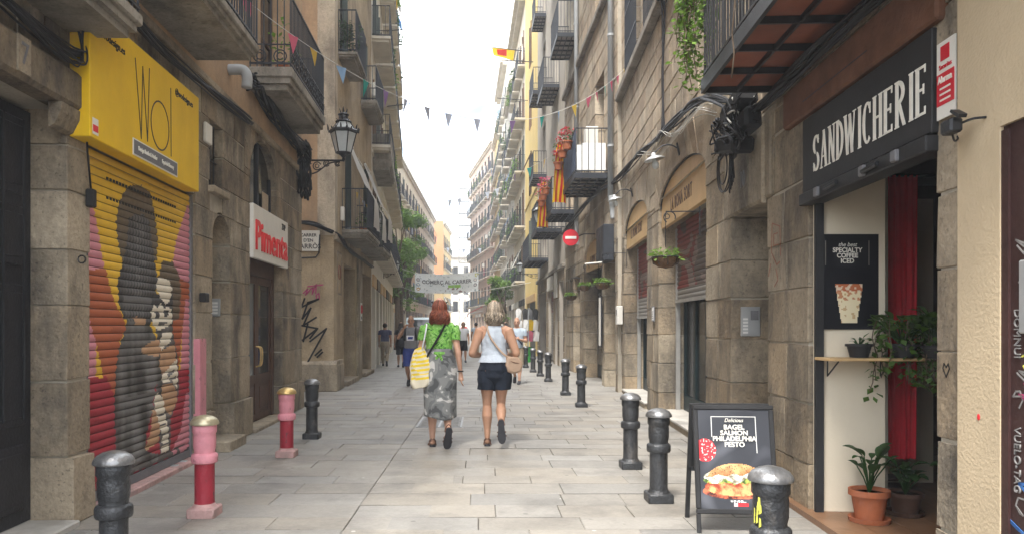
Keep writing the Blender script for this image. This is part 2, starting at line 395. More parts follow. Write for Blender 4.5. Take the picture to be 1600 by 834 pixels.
def panel(name, parent, w_, h_, nx, ny, fn, m='print', loc=(0, 0, 0), warp=0):
    """printed sheet in the local xz plane, normal +y, seen from outside u runs left to right, v bottom to top"""
    vs = []; fs = []; cols = []
    for j in range(ny+1):
        for i in range(nx+1):
            x = w_/2-w_*i/nx; z = h_*j/ny
            y = warp*noise.noise((x*5, z*4, 2.3)) if warp else 0
            vs.append((x, y, z))
    for j in range(ny):
        for i in range(nx):
            a = j*(nx+1)+i; fs.append((a, a+nx+1, a+nx+2, a+1)); cols.append(fn((i+.5)/nx, (j+.5)/ny))
    me = bpy.data.meshes.new(name); me.from_pydata(vs, [], fs); me.materials.append(M[m]); set_cols(me, cols)
    if warp: me.polygons.foreach_set('use_smooth', [True]*len(me.polygons))
    return put(name, me, parent, loc)
def leaves(mb, c, r, n, size, rnd, droop=.3, flat=1.0, shell=.35):
    cx, cy_, cz = c
    for _ in range(n):
        while True:
            p = Vector((rnd.uniform(-1, 1), rnd.uniform(-1, 1), rnd.uniform(-1, 1)))
            q = p.length
            if q <= 1 and q >= shell*rnd.random(): break
        leaf(mb, Vector((cx+p.x*r[0], cy_+p.y*r[1], cz+p.z*r[2])), size*rnd.uniform(.6, 1.3), rnd, droop)
def leaf(mb, p, s, rnd, droop=.3, m=0):
    a = rnd.uniform(0, 6.283); t = Vector((math.cos(a), math.sin(a), rnd.uniform(-.8, .6)-droop)).normalized()
    sd_ = t.cross(Vector((rnd.uniform(-.5, .5), rnd.uniform(-.5, .5), 1))).normalized(); nn = sd_.cross(t)
    tip = p+t*s; mid = p+t*s*.5
    mb.add((p, mid+sd_*s*.32+nn*s*.06, tip, mid-sd_*s*.32+nn*s*.06), ((0, 1, 2), (0, 2, 3)), m)
# ------------------------------------------------------------------ ground and pavement
tag(MB().box(-600, 600, -300, 900, -.6, -.06).build('ground', 'earth'), kind='structure')
pav = tag(MB().box(-14, 9, -6, 175, -.30, -.014).build('pavement', 'paving_bed'), kind='structure')
def slab_variant(seed):
    r_ = random.Random(seed); b = MB(); b.box(-.5, .5, -.5, .5, -.04, 0, ch=.006)
    b.v = [(x+r_.uniform(-.004, .004), y+r_.uniform(-.008, .008), z+(r_.uniform(-.002, .002) if z > -.03 else 0)) for x, y, z in b.v]
    return b.mesh('paving_slab', 'paving')
SLABS = [slab_variant(i) for i in range(6)]
rows = []; y = 4.55
while y < 160:
    d = R.choice((.36, .40, .43, .47)); rows.append((y, y+d)); y += d
far = MB(); nsl = 0; rs_ = random.Random(3); cand = []
for k, (ya, yb) in enumerate(rows):
    lx = -2.95-.03*ya-.3 if ya < 26 else -11; rx = min(2.3+.05*ya+.3, 3.4)
    segs = []
    for x0, x1, lo, hi in ((lx, -1.0, .5, .95), (-1.0, -.28, 9, 9), (-.28, rx, .5, 1.0)):
        x = x0
        if lo < 5 and ya < 40: x = x0 - rs_.uniform(0, .6)
        while x < x1-.02:
            L_ = rs_.uniform(lo, hi) if ya < 40 else rs_.uniform(2, 4)
            e = min(x+L_, x1)
            if x1-e < .25: e = x1
            segs.append((max(x, x0-.5), e)); x = e
    for a, b in segs:
        if nsl < 290 and b > -.59*ya*1.1-.5:
            g = .0028
            o = put('paving_slab', SLABS[rs_.randrange(6)], pav, ((a+b)/2, (ya+yb)/2, rs_.uniform(-.002, .002)), 0, (b-a-2*g, yb-ya-2*g, 1)); nsl += 1
        else:
            g = .004; z = rs_.uniform(-.002, .002)
            far.box(a+g, b-g, ya+g, yb-g, -.03, z)
tag(far.build('far_paving', 'paving', pav, fix=False), kind='stuff')
# cast drain cover set in the middle channel
mat('cover_iron', (.21,.205,.195), .6, .3, 9, .4, 60)
dc = thing('drain_cover', 'square cast drain cover in the paving by the woman in the camouflage skirt', 'drain cover', (-.64, 11.7, .006))
MB().box(-.33, .33, -.62, .62, -.006, 0).build('frame', 'iron_worn', dc)
for i in (-1, 1):
    for j in (-1, 1):
        b = MB(); b.box(i*.16-.145, i*.16+.145, j*.3-.28, j*.3+.28, -.004, .004, ch=.002)
        for q in range(4): b.box(i*.16-.11, i*.16+.11, j*.3-.2+q*.13-.02, j*.3-.2+q*.13+.02, .004, .008)
        b.build('cover_plate', 'cover_iron', dc)

# ------------------------------------------------------------------ bollards
def bollard(label, X, Y, cols=('grey_iron', 'grey_iron', 'grey_iron', 'grey_iron', 'iron_worn'), rz=0):
    t = thing('bollard', label, 'bollard', (X, Y, 0), rz, 'cast iron bollards along the street')
    a = MB(); a.box(-.105, .105, -.105, .105, -.01, .075, ch=.012); a.lathe([(.092, .075), (.085, .085), (.079, .10)], 20)
    a.build('base', cols[0], t, 40)
    MB().lathe([(.076, .098), (.0745, .12), (.074, .40), (.075, .41)], 24).build('shaft', cols[1], t, 40)
    MB().lathe([(.074, .405), (.094, .412), (.099, .425), (.099, .462), (.094, .475), (.078, .485)], 24).build('collar', cols[2], t, 40)
    u = MB(); u.lathe([(.077, .484), (.077, .50), (.084, .53), (.085, .60), (.082, .63), (.091, .645), (.091, .69), (.087, .70)], 24)
    u.build('upper_shaft', cols[3], t, 40)
    MB().lathe([(.088, .698), (.106, .702), (.109, .712), (.104, .727), (.088, .748), (.060, .764), (.028, .773), (.004, .775)], 24).build('cap', cols[4], t, 50)
    return t
PK = ('pink_dusty', 'red_paint', 'pink_paint', 'pink_paint', 'brass_pale')
P2_ = ('pink_dusty', 'red_paint', 'pink_paint', 'pink_paint', 'brass')
bollard('dark iron bollard nearest the camera, in front of the painted roller shutter', -2.02, 4.2)
bollard('pink and red painted bollard with a dull brass cap beside the painted shutter', -2.14, 5.9, PK)
bollard('pink and red painted bollard with a bright yellow cap', -2.2, 8.6, P2_)
bollard('dark iron bollard standing behind the yellow capped pink one', -2.23, 10.0)
b0 = bollard('dark iron bollard with a torn yellow sticker in front of the bagel poster board', 1.40, 3.74)
st = MB(); r_ = random.Random(5)
for k in range(9):
    a = rad(200+r_.uniform(-14, 14)); z = .52+r_.uniform(-.05, .07)
    st.add([(math.cos(a+dx)*.0865, math.sin(a+dx)*.0865, z+dz) for dx, dz in ((0, 0), (.16, .01), (.13, .045), (.03, .05))], [(0, 1, 2, 3)])
st.build('torn_sticker', 'spray_yellow', b0)
bollard('dark iron bollard just left of the bagel poster board', 1.462, 6.4)
bollard('dark iron bollard second in line behind the poster board', 1.515, 7.9)
names = ['third', 'fourth', 'fifth', 'sixth', 'seventh', 'eighth', 'ninth']
for nm, (X, Y) in zip(names, ((1.775, 13.9), (1.745, 16.3), (1.72, 20.3), (1.67, 22.5), (1.59, 24.5), (1.51, 27.2), (1.41, 30.5))):
    bollard(f'dark iron bollard, {nm} in the right hand row counted from the poster board', X, Y)

# ------------------------------------------------------------------ building toolkit
class Bld:
    """facade frame: local x along the street, y out into the street, z up. s = -1 left side, +1 right side"""
    def __init__(s, name, label, side, Y0, X0, slope, cat='building', group=None):
        s.side = side; s.Y0 = Y0; s.X0 = X0; s.sl = slope; s.n = math.hypot(1, slope)
        d = Vector((slope, 1, 0)).normalized()*(1 if side > 0 else -1)
        s.rz = math.atan2(d.y, d.x)
        s.root = thing(name, label, cat, (X0, Y0, 0), s.rz, group)
        s.mat = Matrix.Translation((X0, Y0, 0)) @ Matrix.Rotation(s.rz, 4, 'Z')
    def x(s, Y): return s.side*(Y-s.Y0)*s.n
    def w(s, Y, o, z): return s.mat @ Vector((s.x(Y), o, z))
    def r(s, Ya, Yb): a, b = s.x(Ya), s.x(Yb); return (min(a, b), max(a, b))
def wall(parent, x0, x1, z0, z1, holes, m, y=0, rev=.3, depth=7.0, name='wall', shell=True):
    """holes: (x0,x1,z0,z1[,rise]) ; rise = height of the arched head"""
    b = MB()
    xs = sorted({x0, x1, *[q for h in holes for q in h[:2]]}); zs = sorted({z0, z1, *[q for h in holes for q in h[2:4]]})
    xs = [q for q in xs if x0 <= q <= x1]; zs = [q for q in zs if z0 <= q <= z1]
    for i in range(len(xs)-1):
        j = 0
        while j < len(zs)-1:
            cx = (xs[i]+xs[i+1])/2; cz = (zs[j]+zs[j+1])/2
            if any(h[0] < cx < h[1] and h[2] < cz < h[3] for h in holes): j += 1; continue
            b.quad((xs[i+1], y, zs[j]), (xs[i], y, zs[j]), (xs[i], y, zs[j+1]), (xs[i+1], y, zs[j+1])); j += 1
    for h in holes:
        a0, a1, c0, c1 = h[:4]; rise = h[4] if len(h) > 4 else 0; sp = c1-rise; yb = y-rev
        b.quad((a0, y, c0), (a0, yb, c0), (a0, yb, sp), (a0, y, sp)); b.quad((a1, yb, c0), (a1, y, c0), (a1, y, sp), (a1, yb, sp))
        if c0 > z0+.02: b.quad((a0, yb, c0), (a0, y, c0), (a1, y, c0), (a1, yb, c0))
        if not rise: b.quad((a0, y, c1), (a0, yb, c1), (a1, yb, c1), (a1, y, c1))
        else:
            n = 14; mid = (a0+a1)/2; hw = (a1-a0)/2
            pts = [(mid-hw*math.cos(math.pi*k/n), sp+rise*math.sin(math.pi*k/n)) for k in range(n+1)]
            for (px, pz), (qx, qz) in zip(pts, pts[1:]):
                b.quad((qx, y, qz), (px, y, pz), (px, y, c1), (qx, y, c1)); b.quad((px, y, pz), (qx, y, qz), (qx, yb, qz), (px, yb, pz))
    if shell:
        yd = y-depth
        b.quad((x0, yd, z0), (x0, y, z0), (x0, y, z1), (x0, yd, z1)); b.quad((x1, y, z0), (x1, yd, z0), (x1, yd, z1), (x1, y, z1))
        b.quad((x0, y, z1), (x1, y, z1), (x1, yd, z1), (x0, yd, z1)); b.quad((x0, yd, z0), (x1, yd, z0), (x1, yd, z1), (x0, yd, z1))
    return b.build(name, m, parent, fix=False)
def block_variant(seed, m):
    r_ = random.Random(seed); b = MB(); b.box(-.5, .5, -1, 0, -.5, .5, ch=.011)
    b.v = [(x+r_.uniform(-.005, .005), y_+(r_.uniform(-.006, .006)), z+r_.uniform(-.010, .010)) for x, y_, z in b.v]
    for _ in range(1):
        c = [r_.choice((-.5, .5)), 0, r_.choice((-.5, .5))]; k = r_.uniform(.02, .05)
        b.v = [(x-(k*math.copysign(1, c[0]) if abs(x-c[0]) < .05 and abs(z-c[2]) < .06 else 0)*.4, y_-(k*.25 if abs(x-c[0]) < .05 and abs(z-c[2]) < .06 and y_ > -.2 else 0), z-(k*math.copysign(1, c[2]) if abs(x-c[0]) < .05 and abs(z-c[2]) < .06 else 0)*.6) for x, y_, z in b.v]
    return b.mesh('stone_block', m)
BLK = {m: [block_variant(i, m) for i in range(7)] for m in ('stone', 'stone_pale')}
def ashlar(parent, x0, x1, z0, z1, holes, m='stone', y=0.0, depth=.3, course=(.30, .42), length=(.5, .9), seed=1, name='stone_block', gap=.005, jit=.004):
    """coursed stone: every block an object; bonds run round the openings"""
    r_ = random.Random(seed); zc = [z0]
    while zc[-1] < z1-.06: zc.append(min(zc[-1]+r_.uniform(*course), z1))
    for h in holes:
        for q in h[2:4]:
            k = min(range(len(zc)), key=lambda i: abs(zc[i]-q))
            if z0+.05 < q < z1-.05 and 0 < k < len(zc)-1 and abs(zc[k]-q) < .2: zc[k] = q
            elif z0+.05 < q < z1-.05: zc.append(q); zc.sort()
    for i in range(len(zc)-1):
        a, b = zc[i], zc[i+1]
        if b-a < .05: continue
        cut = sorted((h[0], h[1]) for h in holes if h[2] < b-.03 and h[3] > a+.03)
        runs = []; x = x0
        for c, d in cut:
            if c > x+.04: runs.append((x, min(c, x1)))
            x = max(x, d)
        if x < x1-.04: runs.append((x, x1))
        for ra, rb in runs:
            W_ = rb-ra; n = max(1, round(W_/r_.uniform(*length)))
            if n == 1 and W_ > length[1]*1.15: n = 2
            cs = [ra]+[ra+W_*(k+r_.uniform(-.18, .18)*(i % 2*2-1)+(.12 if i % 2 else -.12))/n for k in range(1, n)]+[rb]
            for p, q in zip(cs, cs[1:]):
                if q-p < .03: continue
                put(name, BLK[m][r_.randrange(7)], parent, ((p+q)/2, y+r_.uniform(-jit, jit*.6), (a+b)/2), 0, (q-p-2*gap, depth, b-a-2*gap))
def voussoirs(parent, xa, xb, zs, rise, ztop, m='stone', y=0.0, depth=.3, n=9, pad=.28, gap=.006):
    """radiating arch stones reaching out to the rectangle (xa-pad..xb+pad, zs..ztop)"""
    mid = (xa+xb)/2; hw = (xb-xa)/2
    def inner(t): return (mid-hw*math.cos(t), zs+rise*math.sin(t))
    def outer(t):
        dx, dz = -math.cos(t), math.sin(t)*1.0
        k = 99
        if abs(dx) > 1e-6: k = min(k, (hw+pad)/abs(dx))
        if dz > 1e-6: k = min(k, (ztop-zs)/dz)
        return (mid+dx*k, zs+dz*k)
    tc_ = math.atan2(ztop-zs, hw+pad)
    for i in range(n):
        t0, t1 = math.pi*i/n+.006, math.pi*(i+1)/n-.006
        ts = [t0+(t1-t0)*k/3 for k in range(4)]
        out = [outer(t0)]
        for tcn in (tc_, math.pi-tc_):
            if t0 < tcn < t1: out.append(outer(tcn))
        out.append(outer(t1))
        poly = [inner(t) for t in ts]+out[::-1]
        dy = R.uniform(-.008, .004)
        MB().prism(poly, y-depth, y+dy, 'y').build('arch_stone', m, parent)
def window(parent, x0, x1, z0, z1, y, kind='glass', cols=2, rows=2, frame='dark_wood', bars=False, name='window', glass='glass_dark'):
    f = MB(); t = .05
    f.box(x0, x1, y-.05, y, z0, z0+t); f.box(x0, x1, y-.05, y, z1-t, z1); f.box(x0, x0+t, y-.05, y, z0+t, z1-t); f.box(x1-t, x1, y-.05, y, z0+t, z1-t)
    for i in range(1, cols): c = x0+(x1-x0)*i/cols; f.box(c-.03, c+.03, y-.045, y+.003, z0+t, z1-t)
    for j in range(1, rows): c = z0+(z1-z0)*j/rows; f.box(x0+t, x1-t, y-.04, y-.004, c-.018, c+.018)
    o = f.build(name, frame, parent)
    MB().box(x0+t*.5, x1-t*.5, y-.035, y-.028, z0+t*.5, z1-t*.5).build('pane', glass, o)
    return o
RAILC = {}
def railing_mesh(W_, p, h=.98, m='rail_paint', step=.105, n=4, scroll=False):
    key = (round(W_, 2), round(p, 2), h, m, step, scroll)
    if key in RAILC: return RAILC[key]
    b = MB(); x0, x1 = -W_/2, W_/2; tk = .007
    for z in (.05, h): b.box(x0-.012, x1+.012, p-.012, p+.012, z-.012, z+.012)
    for z in (.05, h):
        b.box(x0-.012, x0+.012, 0, p-.012, z-.012, z+.012); b.box(x1-.012, x1+.012, 0, p-.012, z-.012, z+.012)
    k = max(2, round(W_/step))
    for i in range(k+1):
        x = x0+W_*i/k; b.box(x-tk, x+tk, p-tk, p+tk, 0, h-.01)
    k = max(1, round(p/step))
    for i in range(k):
        for x in (x0, x1): y_ = p*i/k; b.box(x-tk, x+tk, y_+.01-tk, y_+.01+tk, 0, h-.01)
    if scroll:
        c = max(3, round(W_/.24))
        for i in range(c):
            x = x0+W_*(i+.5)/c
            for s_ in (-1, 1): b.ring((x+s_*.05, p+.014, .15), .05, .009, 12, 4, 'y', a0=0, a1=300); b.ring((x+s_*.025, p+.014, .26), .03, .008, 10, 4, 'y', a0=0, a1=300)
            b.box(x-.11, x+.11, p+.008, p+.02, .31, .325)
        for x in (x0, x1):
            for q in range(2): b.ring((x, p*(q+.5)/2, .15), .085, .009, 14, 4, 'x'); b.ring((x, p*(q+.5)/2, .15), .045, .008, 12, 4, 'x', a0=30, a1=330)
            b.box(x-.008, x+.008, 0, p, .30, .315)
    me = b.mesh('railing', m, fix=False); RAILC[key] = me; return me
TILEC = {}
def balcony(B, Ya, Yb, z, p, kind='conc', h=.98, rail='rail_paint', t=.16, m=None, corb=0, tiles=(6, 4), step=.105, name='balcony', net=None, scroll=False, tile_mat='tile_grey'):
    """z = top of the slab. conc: moulded slab; grid: iron frame carrying tiles"""
    x0, x1 = B.r(Ya, Yb); W_ = x1-x0; cx = (x0+x1)/2
    b = MB()
    if kind == 'conc':
        b.box(-W_/2, W_/2, -.05, p, -t*.45, 0, ch=.012); b.box(-W_/2+.03, W_/2-.03, -.05, p-.035, -t*.72, -t*.45); b.box(-W_/2+.075, W_/2-.075, -.05, p-.08, -t, -t*.72)
        o = b.build(name, m or 'slab_conc', B.root, loc=(cx, 0, z))
        for i in range(corb):
            xx = -W_/2+W_*(i+.5)/corb
            MB().prism([(0, -t), (p*.8, -t), (p*.75, -t-.06), (p*.35, -t-.14), (0, -t-.26)], xx-.06, xx+.06, 'x').build('corbel', m or 'slab_conc', o)
    else:
        f = .022; nx, ny = tiles
        b.box(-W_/2, W_/2, p-.03, p, -t, 0); b.box(-W_/2, -W_/2+.03, -.05, p-.03, -t, 0); b.box(W_/2-.03, W_/2, -.05, p-.03, -t, 0)
        for i in range(1, nx): x = -W_/2+W_*i/nx; b.box(x-f/2, x+f/2, -.05, p-.03, -t, -t+.05)
        for j in range(0, ny): y_ = p*j/ny; b.box(-W_/2+.03, W_/2-.03, y_-f/2, y_+f/2, -t+.006, -t+.044)
        o = b.build(name, m or 'rail_paint', B.root, loc=(cx, 0, z))
        tw, td = (W_-.06)/nx, p/ny; key = (round(tw, 3), round(td, 3), tile_mat)
        if key not in TILEC: TILEC[key] = MB().box(-tw/2+.004, tw/2-.004, -td/2+.004, td/2-.004, -t+.052, -.02).mesh('tile', tile_mat)
        for i in range(nx):
            for j in range(ny): put('tile', TILEC[key], o, (-W_/2+.03+tw*(i+.5), td*(j+.5)-.012, 0))
    put('railing', railing_mesh(W_-.05, p-.03, h, rail, step, scroll=scroll), o, (0, 0, 0))
    if net:
        q = MB(); pp = p-.045
        q.quad((-W_/2+.04, pp, .06), (W_/2-.04, pp, .06), (W_/2-.04, pp, h-.02), (-W_/2+.04, pp, h-.02))
        q.build('windbreak_net', net, o, fix=False)
    return o
def tube_thing(name, label, cat, pts, r_, m, n=7, group=None):
    """cables, pipes: one mesh with its origin at the first point"""
    P0 = Vector(pts[0]); o = MB().tube([Vector(p)-P0 for p in pts], r_, n).build(name, m, None, True, P0)
    return tag(o, label, cat, group)
# ------------------------------------------------------------------ left building with the painted shutter (door 7 to the corner)
L1 = Bld('stone_building', 'old stone building on the left with the painted roller shutter and brown shop door', -1, 3.0, -2.964, -.028)
def H(B, Ya, Yb, z0, z1, rise=0): a, b = B.r(Ya, Yb); return (a, b, z0, z1, rise) if rise else (a, b, z0, z1)
hl = [H(L1, 3.3, 5.60, 0, 3.0), H(L1, 5.95, 8.30, .02, 2.86), H(L1, 8.80, 9.26, 3.06, 3.82), H(L1, 8.88, 9.56, 0, 2.78, .3), H(L1, 10.45, 12.35, .02, 2.45), H(L1, 10.45, 11.95, 3.12, 4.12, .55)]
up = [H(L1, 3.4, 5.0, 3.95, 6.2), H(L1, 6.5, 7.7, 4.62, 6.9), H(L1, 11.0, 12.3, 5.05, 7.4), H(L1, 3.6, 4.9, 8.3, 10.4), H(L1, 6.5, 7.7, 8.3, 10.4), H(L1, 11.0, 12.3, 8.3, 10.4)]
grow = lambda hs, g=.03: [(h[0]-g, h[1]+g, max(h[2]-g, 0), h[3]+g)+tuple(h[4:]) for h in hs]
x0, x1 = L1.r(2.0, 13.85)
wall(L1.root, x0, x1, 0, 4.2, grow(hl), 'mortar', y=-.012, rev=.45)
wall(L1.root, x0, x1, 4.2, 17, up, 'plaster_peach', y=.0, rev=.25, name='upper_wall')
ex = [H(L1, 10.15, 12.25, 3.12, 4.42)[:4]]
ashlar(L1.root, x0, x1, 0, .5, [h[:4] for h in hl], y=.045, depth=.5, course=(.5, .5), length=(.6, .95), seed=4)
ashlar(L1.root, x0, x1, .5, 4.2, [h[:4] for h in hl if len(h) < 5 or h[3] < 3]+[(hl[5][0]-.25, hl[5][1]+.25, 3.12, 4.2)], depth=.46, course=(.40, .56), length=(.5, .85), seed=2)
voussoirs(L1.root, hl[5][0], hl[5][1], 3.57, .55, 4.2, depth=.3, pad=.25)
for a, b in ((hl[5][0]-.25, hl[5][0]), (hl[5][1], hl[5][1]+.25)): ashlar(L1.root, a, b, 3.12, 3.57, [], depth=.3, seed=9)
# arched head of the niche
n0, n1 = hl[3][0], hl[3][1]; mid = (n0+n1)/2; hw = (n1-n0)/2
arc = [(mid-hw*math.cos(math.pi*k/12), 2.48+.3*math.sin(math.pi*k/12)) for k in range(13)]
for s_ in (0, 1):
    q = arc[:7] if s_ == 0 else arc[6:]
    MB().prism(q+([(mid, 2.775), (n0+.001, 2.775)] if s_ == 0 else [(n1-.001, 2.775), (mid, 2.775)]), -.46, -.004, 'y').build('arch_stone', 'stone', L1.root)
# eaves moulding between stone and plaster, and old lintel over door 7
MB().box(x0, x1, -.02, .05, 4.17, 4.26, ch=.012).build('string_course', 'stone_plain', L1.root)
a, b = L1.r(3.0, 5.75)
MB().box(a, b, -.1, .10, 3.02, 3.30, ch=.03).build('lintel', 'stone', L1.root)
a, b = L1.r(5.35, 5.75)
MB().prism([(0, 3.02), (.09, 3.02), (.085, 2.95), (.04, 2.86), (0, 2.84)], a, b, 'x').build('lintel_corbel', 'stone', L1.root)
nb = L1.x(4.86)
np_ = MB().box(nb-.07, nb+.07, .102, .115, 3.05, 3.28).build('number_plate', 'stone_plain', L1.root)
lettering('7', np_, 'sign_grey', (nb, .117, 3.165), .2, .9)
# door 7: dark timber and iron, panels and rails
a, b = L1.r(3.3, 5.60)
d7 = MB().box(a, b, -.32, -.26, .05, 3.0).build('door', 'dark_wood', L1.root)
for i in range(3):
    p0 = a+.06+(b-a-.12)*i/3; p1 = a+.06+(b-a-.12)*(i+1)/3
    for z0, z1 in ((.15, .62), (.75, 1.75), (1.88, 2.30), (2.38, 2.92)):
        q = MB(); q.box(p0+.04, p1-.04, -.26, -.235, z0, z1, ch=.012); q.box(p0+.10, p1-.10, -.235, -.22, z0+.06, z1-.06, ch=.006)
        q.build('door_panel', 'dark_wood', d7)
    for k in range(3):
        xx = p0+.12+(p1-p0-.24)*k/2; MB().tube([(xx, -.205, .8), (xx, -.205, 2.9)], .011, 6).build('bar', 'black_iron', d7)
MB().tube([(b-.35, -.20, .95), (b-.35, -.15, 1.0), (b-.35, -.15, 1.2), (b-.35, -.20, 1.25)], .014, 6).build('handle', 'black_iron', d7)
tgl = MB(); rg = random.Random(8)
for k in range(7):
    zz = .7+rg.random()*1.2; xx = b-.06-rg.random()*.1
    ribbon(tgl, [(xx+.05*math.sin(i*1.7+k), zz+.03*i) for i in range(5)], .008, -.216)
tgl.build('scratched_tag', 'sign_grey', d7)
MB().box(a, b, -.45, .10, -.01, .045, ch=.01).build('door_step', 'marble_worn', L1.root)
# roller shutter with the mural: every slat its own piece
MUR = [
('pink',[(5.94,2.49),(6.05,2.49),(6.16,2.32),(6.29,1.97),(6.39,1.74),(5.94,1.72)]),
('pink',[(6.01,1.94),(6.16,1.71),(6.16,1.04),(6.01,1.05)]),
('orange',[(6.0,1.89),(6.33,1.93),(6.43,1.74),(6.55,1.6),(6.66,1.49),(6.0,1.49)]),
('orange',[(6.05,1.6),(6.57,1.61),(6.72,1.45),(6.59,1.32),(6.51,1.07),(6.51,0.76),(6.39,0.77),(6.29,1.03),(6.16,1.33),(6.07,1.47)]),
('red',[(6.02,1.04),(6.35,1.04),(6.51,0.83),(6.51,0.37),(6.01,0.44)]),
('pink',[(8.21,2.75),(7.88,2.32),(7.79,2.05),(7.97,1.95),(8.29,1.92),(8.32,2.76)]),
('orange',[(7.97,1.95),(8.29,1.92),(8.32,1.51),(7.91,1.5)]),
('orange',[(7.79,1.64),(8.16,1.65),(8.06,1.43),(7.97,1.02),(7.79,1.21)]),
('pink',[(8.16,1.75),(8.36,1.75),(8.36,0.89),(8.0,0.91),(8.06,1.38)]),
('red',[(7.97,1.0),(8.36,1.0),(8.36,0.35),(7.73,-0.0),(7.67,0.31),(7.91,0.72)]),
('pink',[(8.16,0.74),(8.36,0.75),(8.36,-0.02),(7.67,0.01),(7.73,0.15),(8.03,0.39)]),
('pink',[(7.73,0.19),(8.36,0.21),(8.36,-0.05),(7.62,-0.04)]),
('brown',[(6.81,2.7),(7.04,2.74),(7.22,2.71),(7.33,2.55),(7.41,2.31),(7.4,2.08),(6.63,2.01),(6.55,2.17),(6.52,2.35),(6.57,2.5),(6.68,2.63)]),
('brown',[(7.53,2.09),(7.79,2.11),(7.97,1.99),(8.03,1.82),(7.97,1.52),(7.56,1.51),(7.42,1.92)]),
('black',[(6.77,2.4),(6.9,2.46),(7.09,2.48),(7.22,2.43),(7.27,2.25),(7.34,2.07),(7.41,1.91),(7.34,1.66),(7.27,1.51),(6.68,1.51),(6.57,1.64),(6.55,1.84),(6.66,2.02),(6.73,2.19)]),
('black',[(6.68,1.64),(7.24,1.65),(7.25,1.45),(7.42,1.3),(7.46,1.11),(7.5,1.01),(7.32,0.83),(7.29,0.67),(7.14,0.43),(7.12,0.3),(7.42,0.22),(7.48,0.15),(6.68,0.14),(6.51,0.37),(6.49,0.7),(6.51,1.07),(6.57,1.26),(6.7,1.43),(6.74,1.54)]),
('grey',[(6.57,0.81),(6.72,0.83),(7.4,0.83),(7.29,0.75),(6.72,0.75)]),
('black',[(7.19,1.75),(7.8,1.78),(7.8,1.4),(7.94,1.12),(7.97,0.8),(7.91,0.67),(7.74,0.52),(7.74,0.26),(7.67,0.14),(7.48,0.17),(7.45,0.39),(7.29,0.67),(7.45,1.01),(7.42,1.3)]),
('skin',[(6.85,1.54),(7.14,1.53),(7.12,1.47),(6.9,1.47)]),
('skin',[(7.04,1.25),(7.19,1.3),(7.45,1.33),(7.5,1.22),(7.42,1.16),(7.24,1.18),(7.02,1.21)]),
('skin',[(7.48,1.22),(7.85,1.27),(7.91,1.03),(7.56,0.96),(7.45,1.07)]),
('skin',[(7.29,0.67),(7.42,0.62),(7.48,0.47),(7.42,0.33),(7.14,0.3),(7.12,0.33),(7.24,0.46)]),
('skin',[(7.53,0.89),(7.79,0.88),(7.92,0.78),(7.91,0.67),(7.73,0.56),(7.59,0.64),(7.5,0.78)]),
('bone',[(7.42,1.92),(7.56,1.94),(7.7,1.91),(7.78,1.83),(7.73,1.72),(7.62,1.67),(7.48,1.73),(7.37,1.83)]),
('bone',[(7.27,1.62),(7.42,1.71),(7.56,1.65),(7.76,1.63),(7.73,1.51),(7.27,1.51)]),
('black',[(7.36,1.72),(7.48,1.7),(7.45,1.64),(7.37,1.6)]),
('black',[(7.53,1.68),(7.67,1.67),(7.66,1.63),(7.56,1.61)]),
('bone',[(7.24,1.59),(7.42,1.64),(7.76,1.64),(7.79,1.51),(7.67,1.45),(7.4,1.41),(7.29,1.49)]),
('black',[(7.34,1.59),(7.45,1.6),(7.46,1.54),(7.37,1.53)]),
('black',[(7.56,1.62),(7.7,1.61),(7.68,1.56),(7.57,1.55)]),
('black',[(7.42,1.49),(7.67,1.51),(7.64,1.48),(7.45,1.46)]),
('bone',[(7.53,1.39),(7.79,1.4),(7.73,1.3),(7.5,1.22),(7.45,1.28)]),
('bone',[(7.5,0.97),(7.91,1.12),(7.94,0.98),(7.91,0.81),(7.79,0.9),(7.53,0.9)]),
('black',[(7.64,0.98),(7.85,1.02),(7.85,0.99),(7.67,0.94)]),
('black',[(7.7,0.92),(7.9,0.95),(7.9,0.92),(7.72,0.9)]),
('bone',[(7.32,0.77),(7.42,0.82),(7.56,0.73),(7.6,0.58),(7.68,0.44),(7.7,0.26),(7.64,0.17),(7.49,0.19),(7.52,0.38),(7.42,0.56),(7.34,0.67)]),
('black',[(7.42,0.6),(7.59,0.6),(7.6,0.58),(7.43,0.58)]),
('black',[(7.45,0.5),(7.66,0.49),(7.66,0.48),(7.46,0.48)]),
('black',[(7.48,0.4),(7.68,0.39),(7.69,0.38),(7.49,0.38)]),
('black',[(7.49,0.31),(7.7,0.3),(7.7,0.28),(7.5,0.29)]),
]
MC = {'pink': lin(205,135,146), 'orange': lin(172,92,58), 'red': lin(158,44,56), 'brown': lin(104,90,72), 'black': lin(58,56,57), 'grey': lin(108,106,104), 'skin': lin(188,148,112), 'bone': lin(226,217,198)}
YEL = lin(222,180,48)
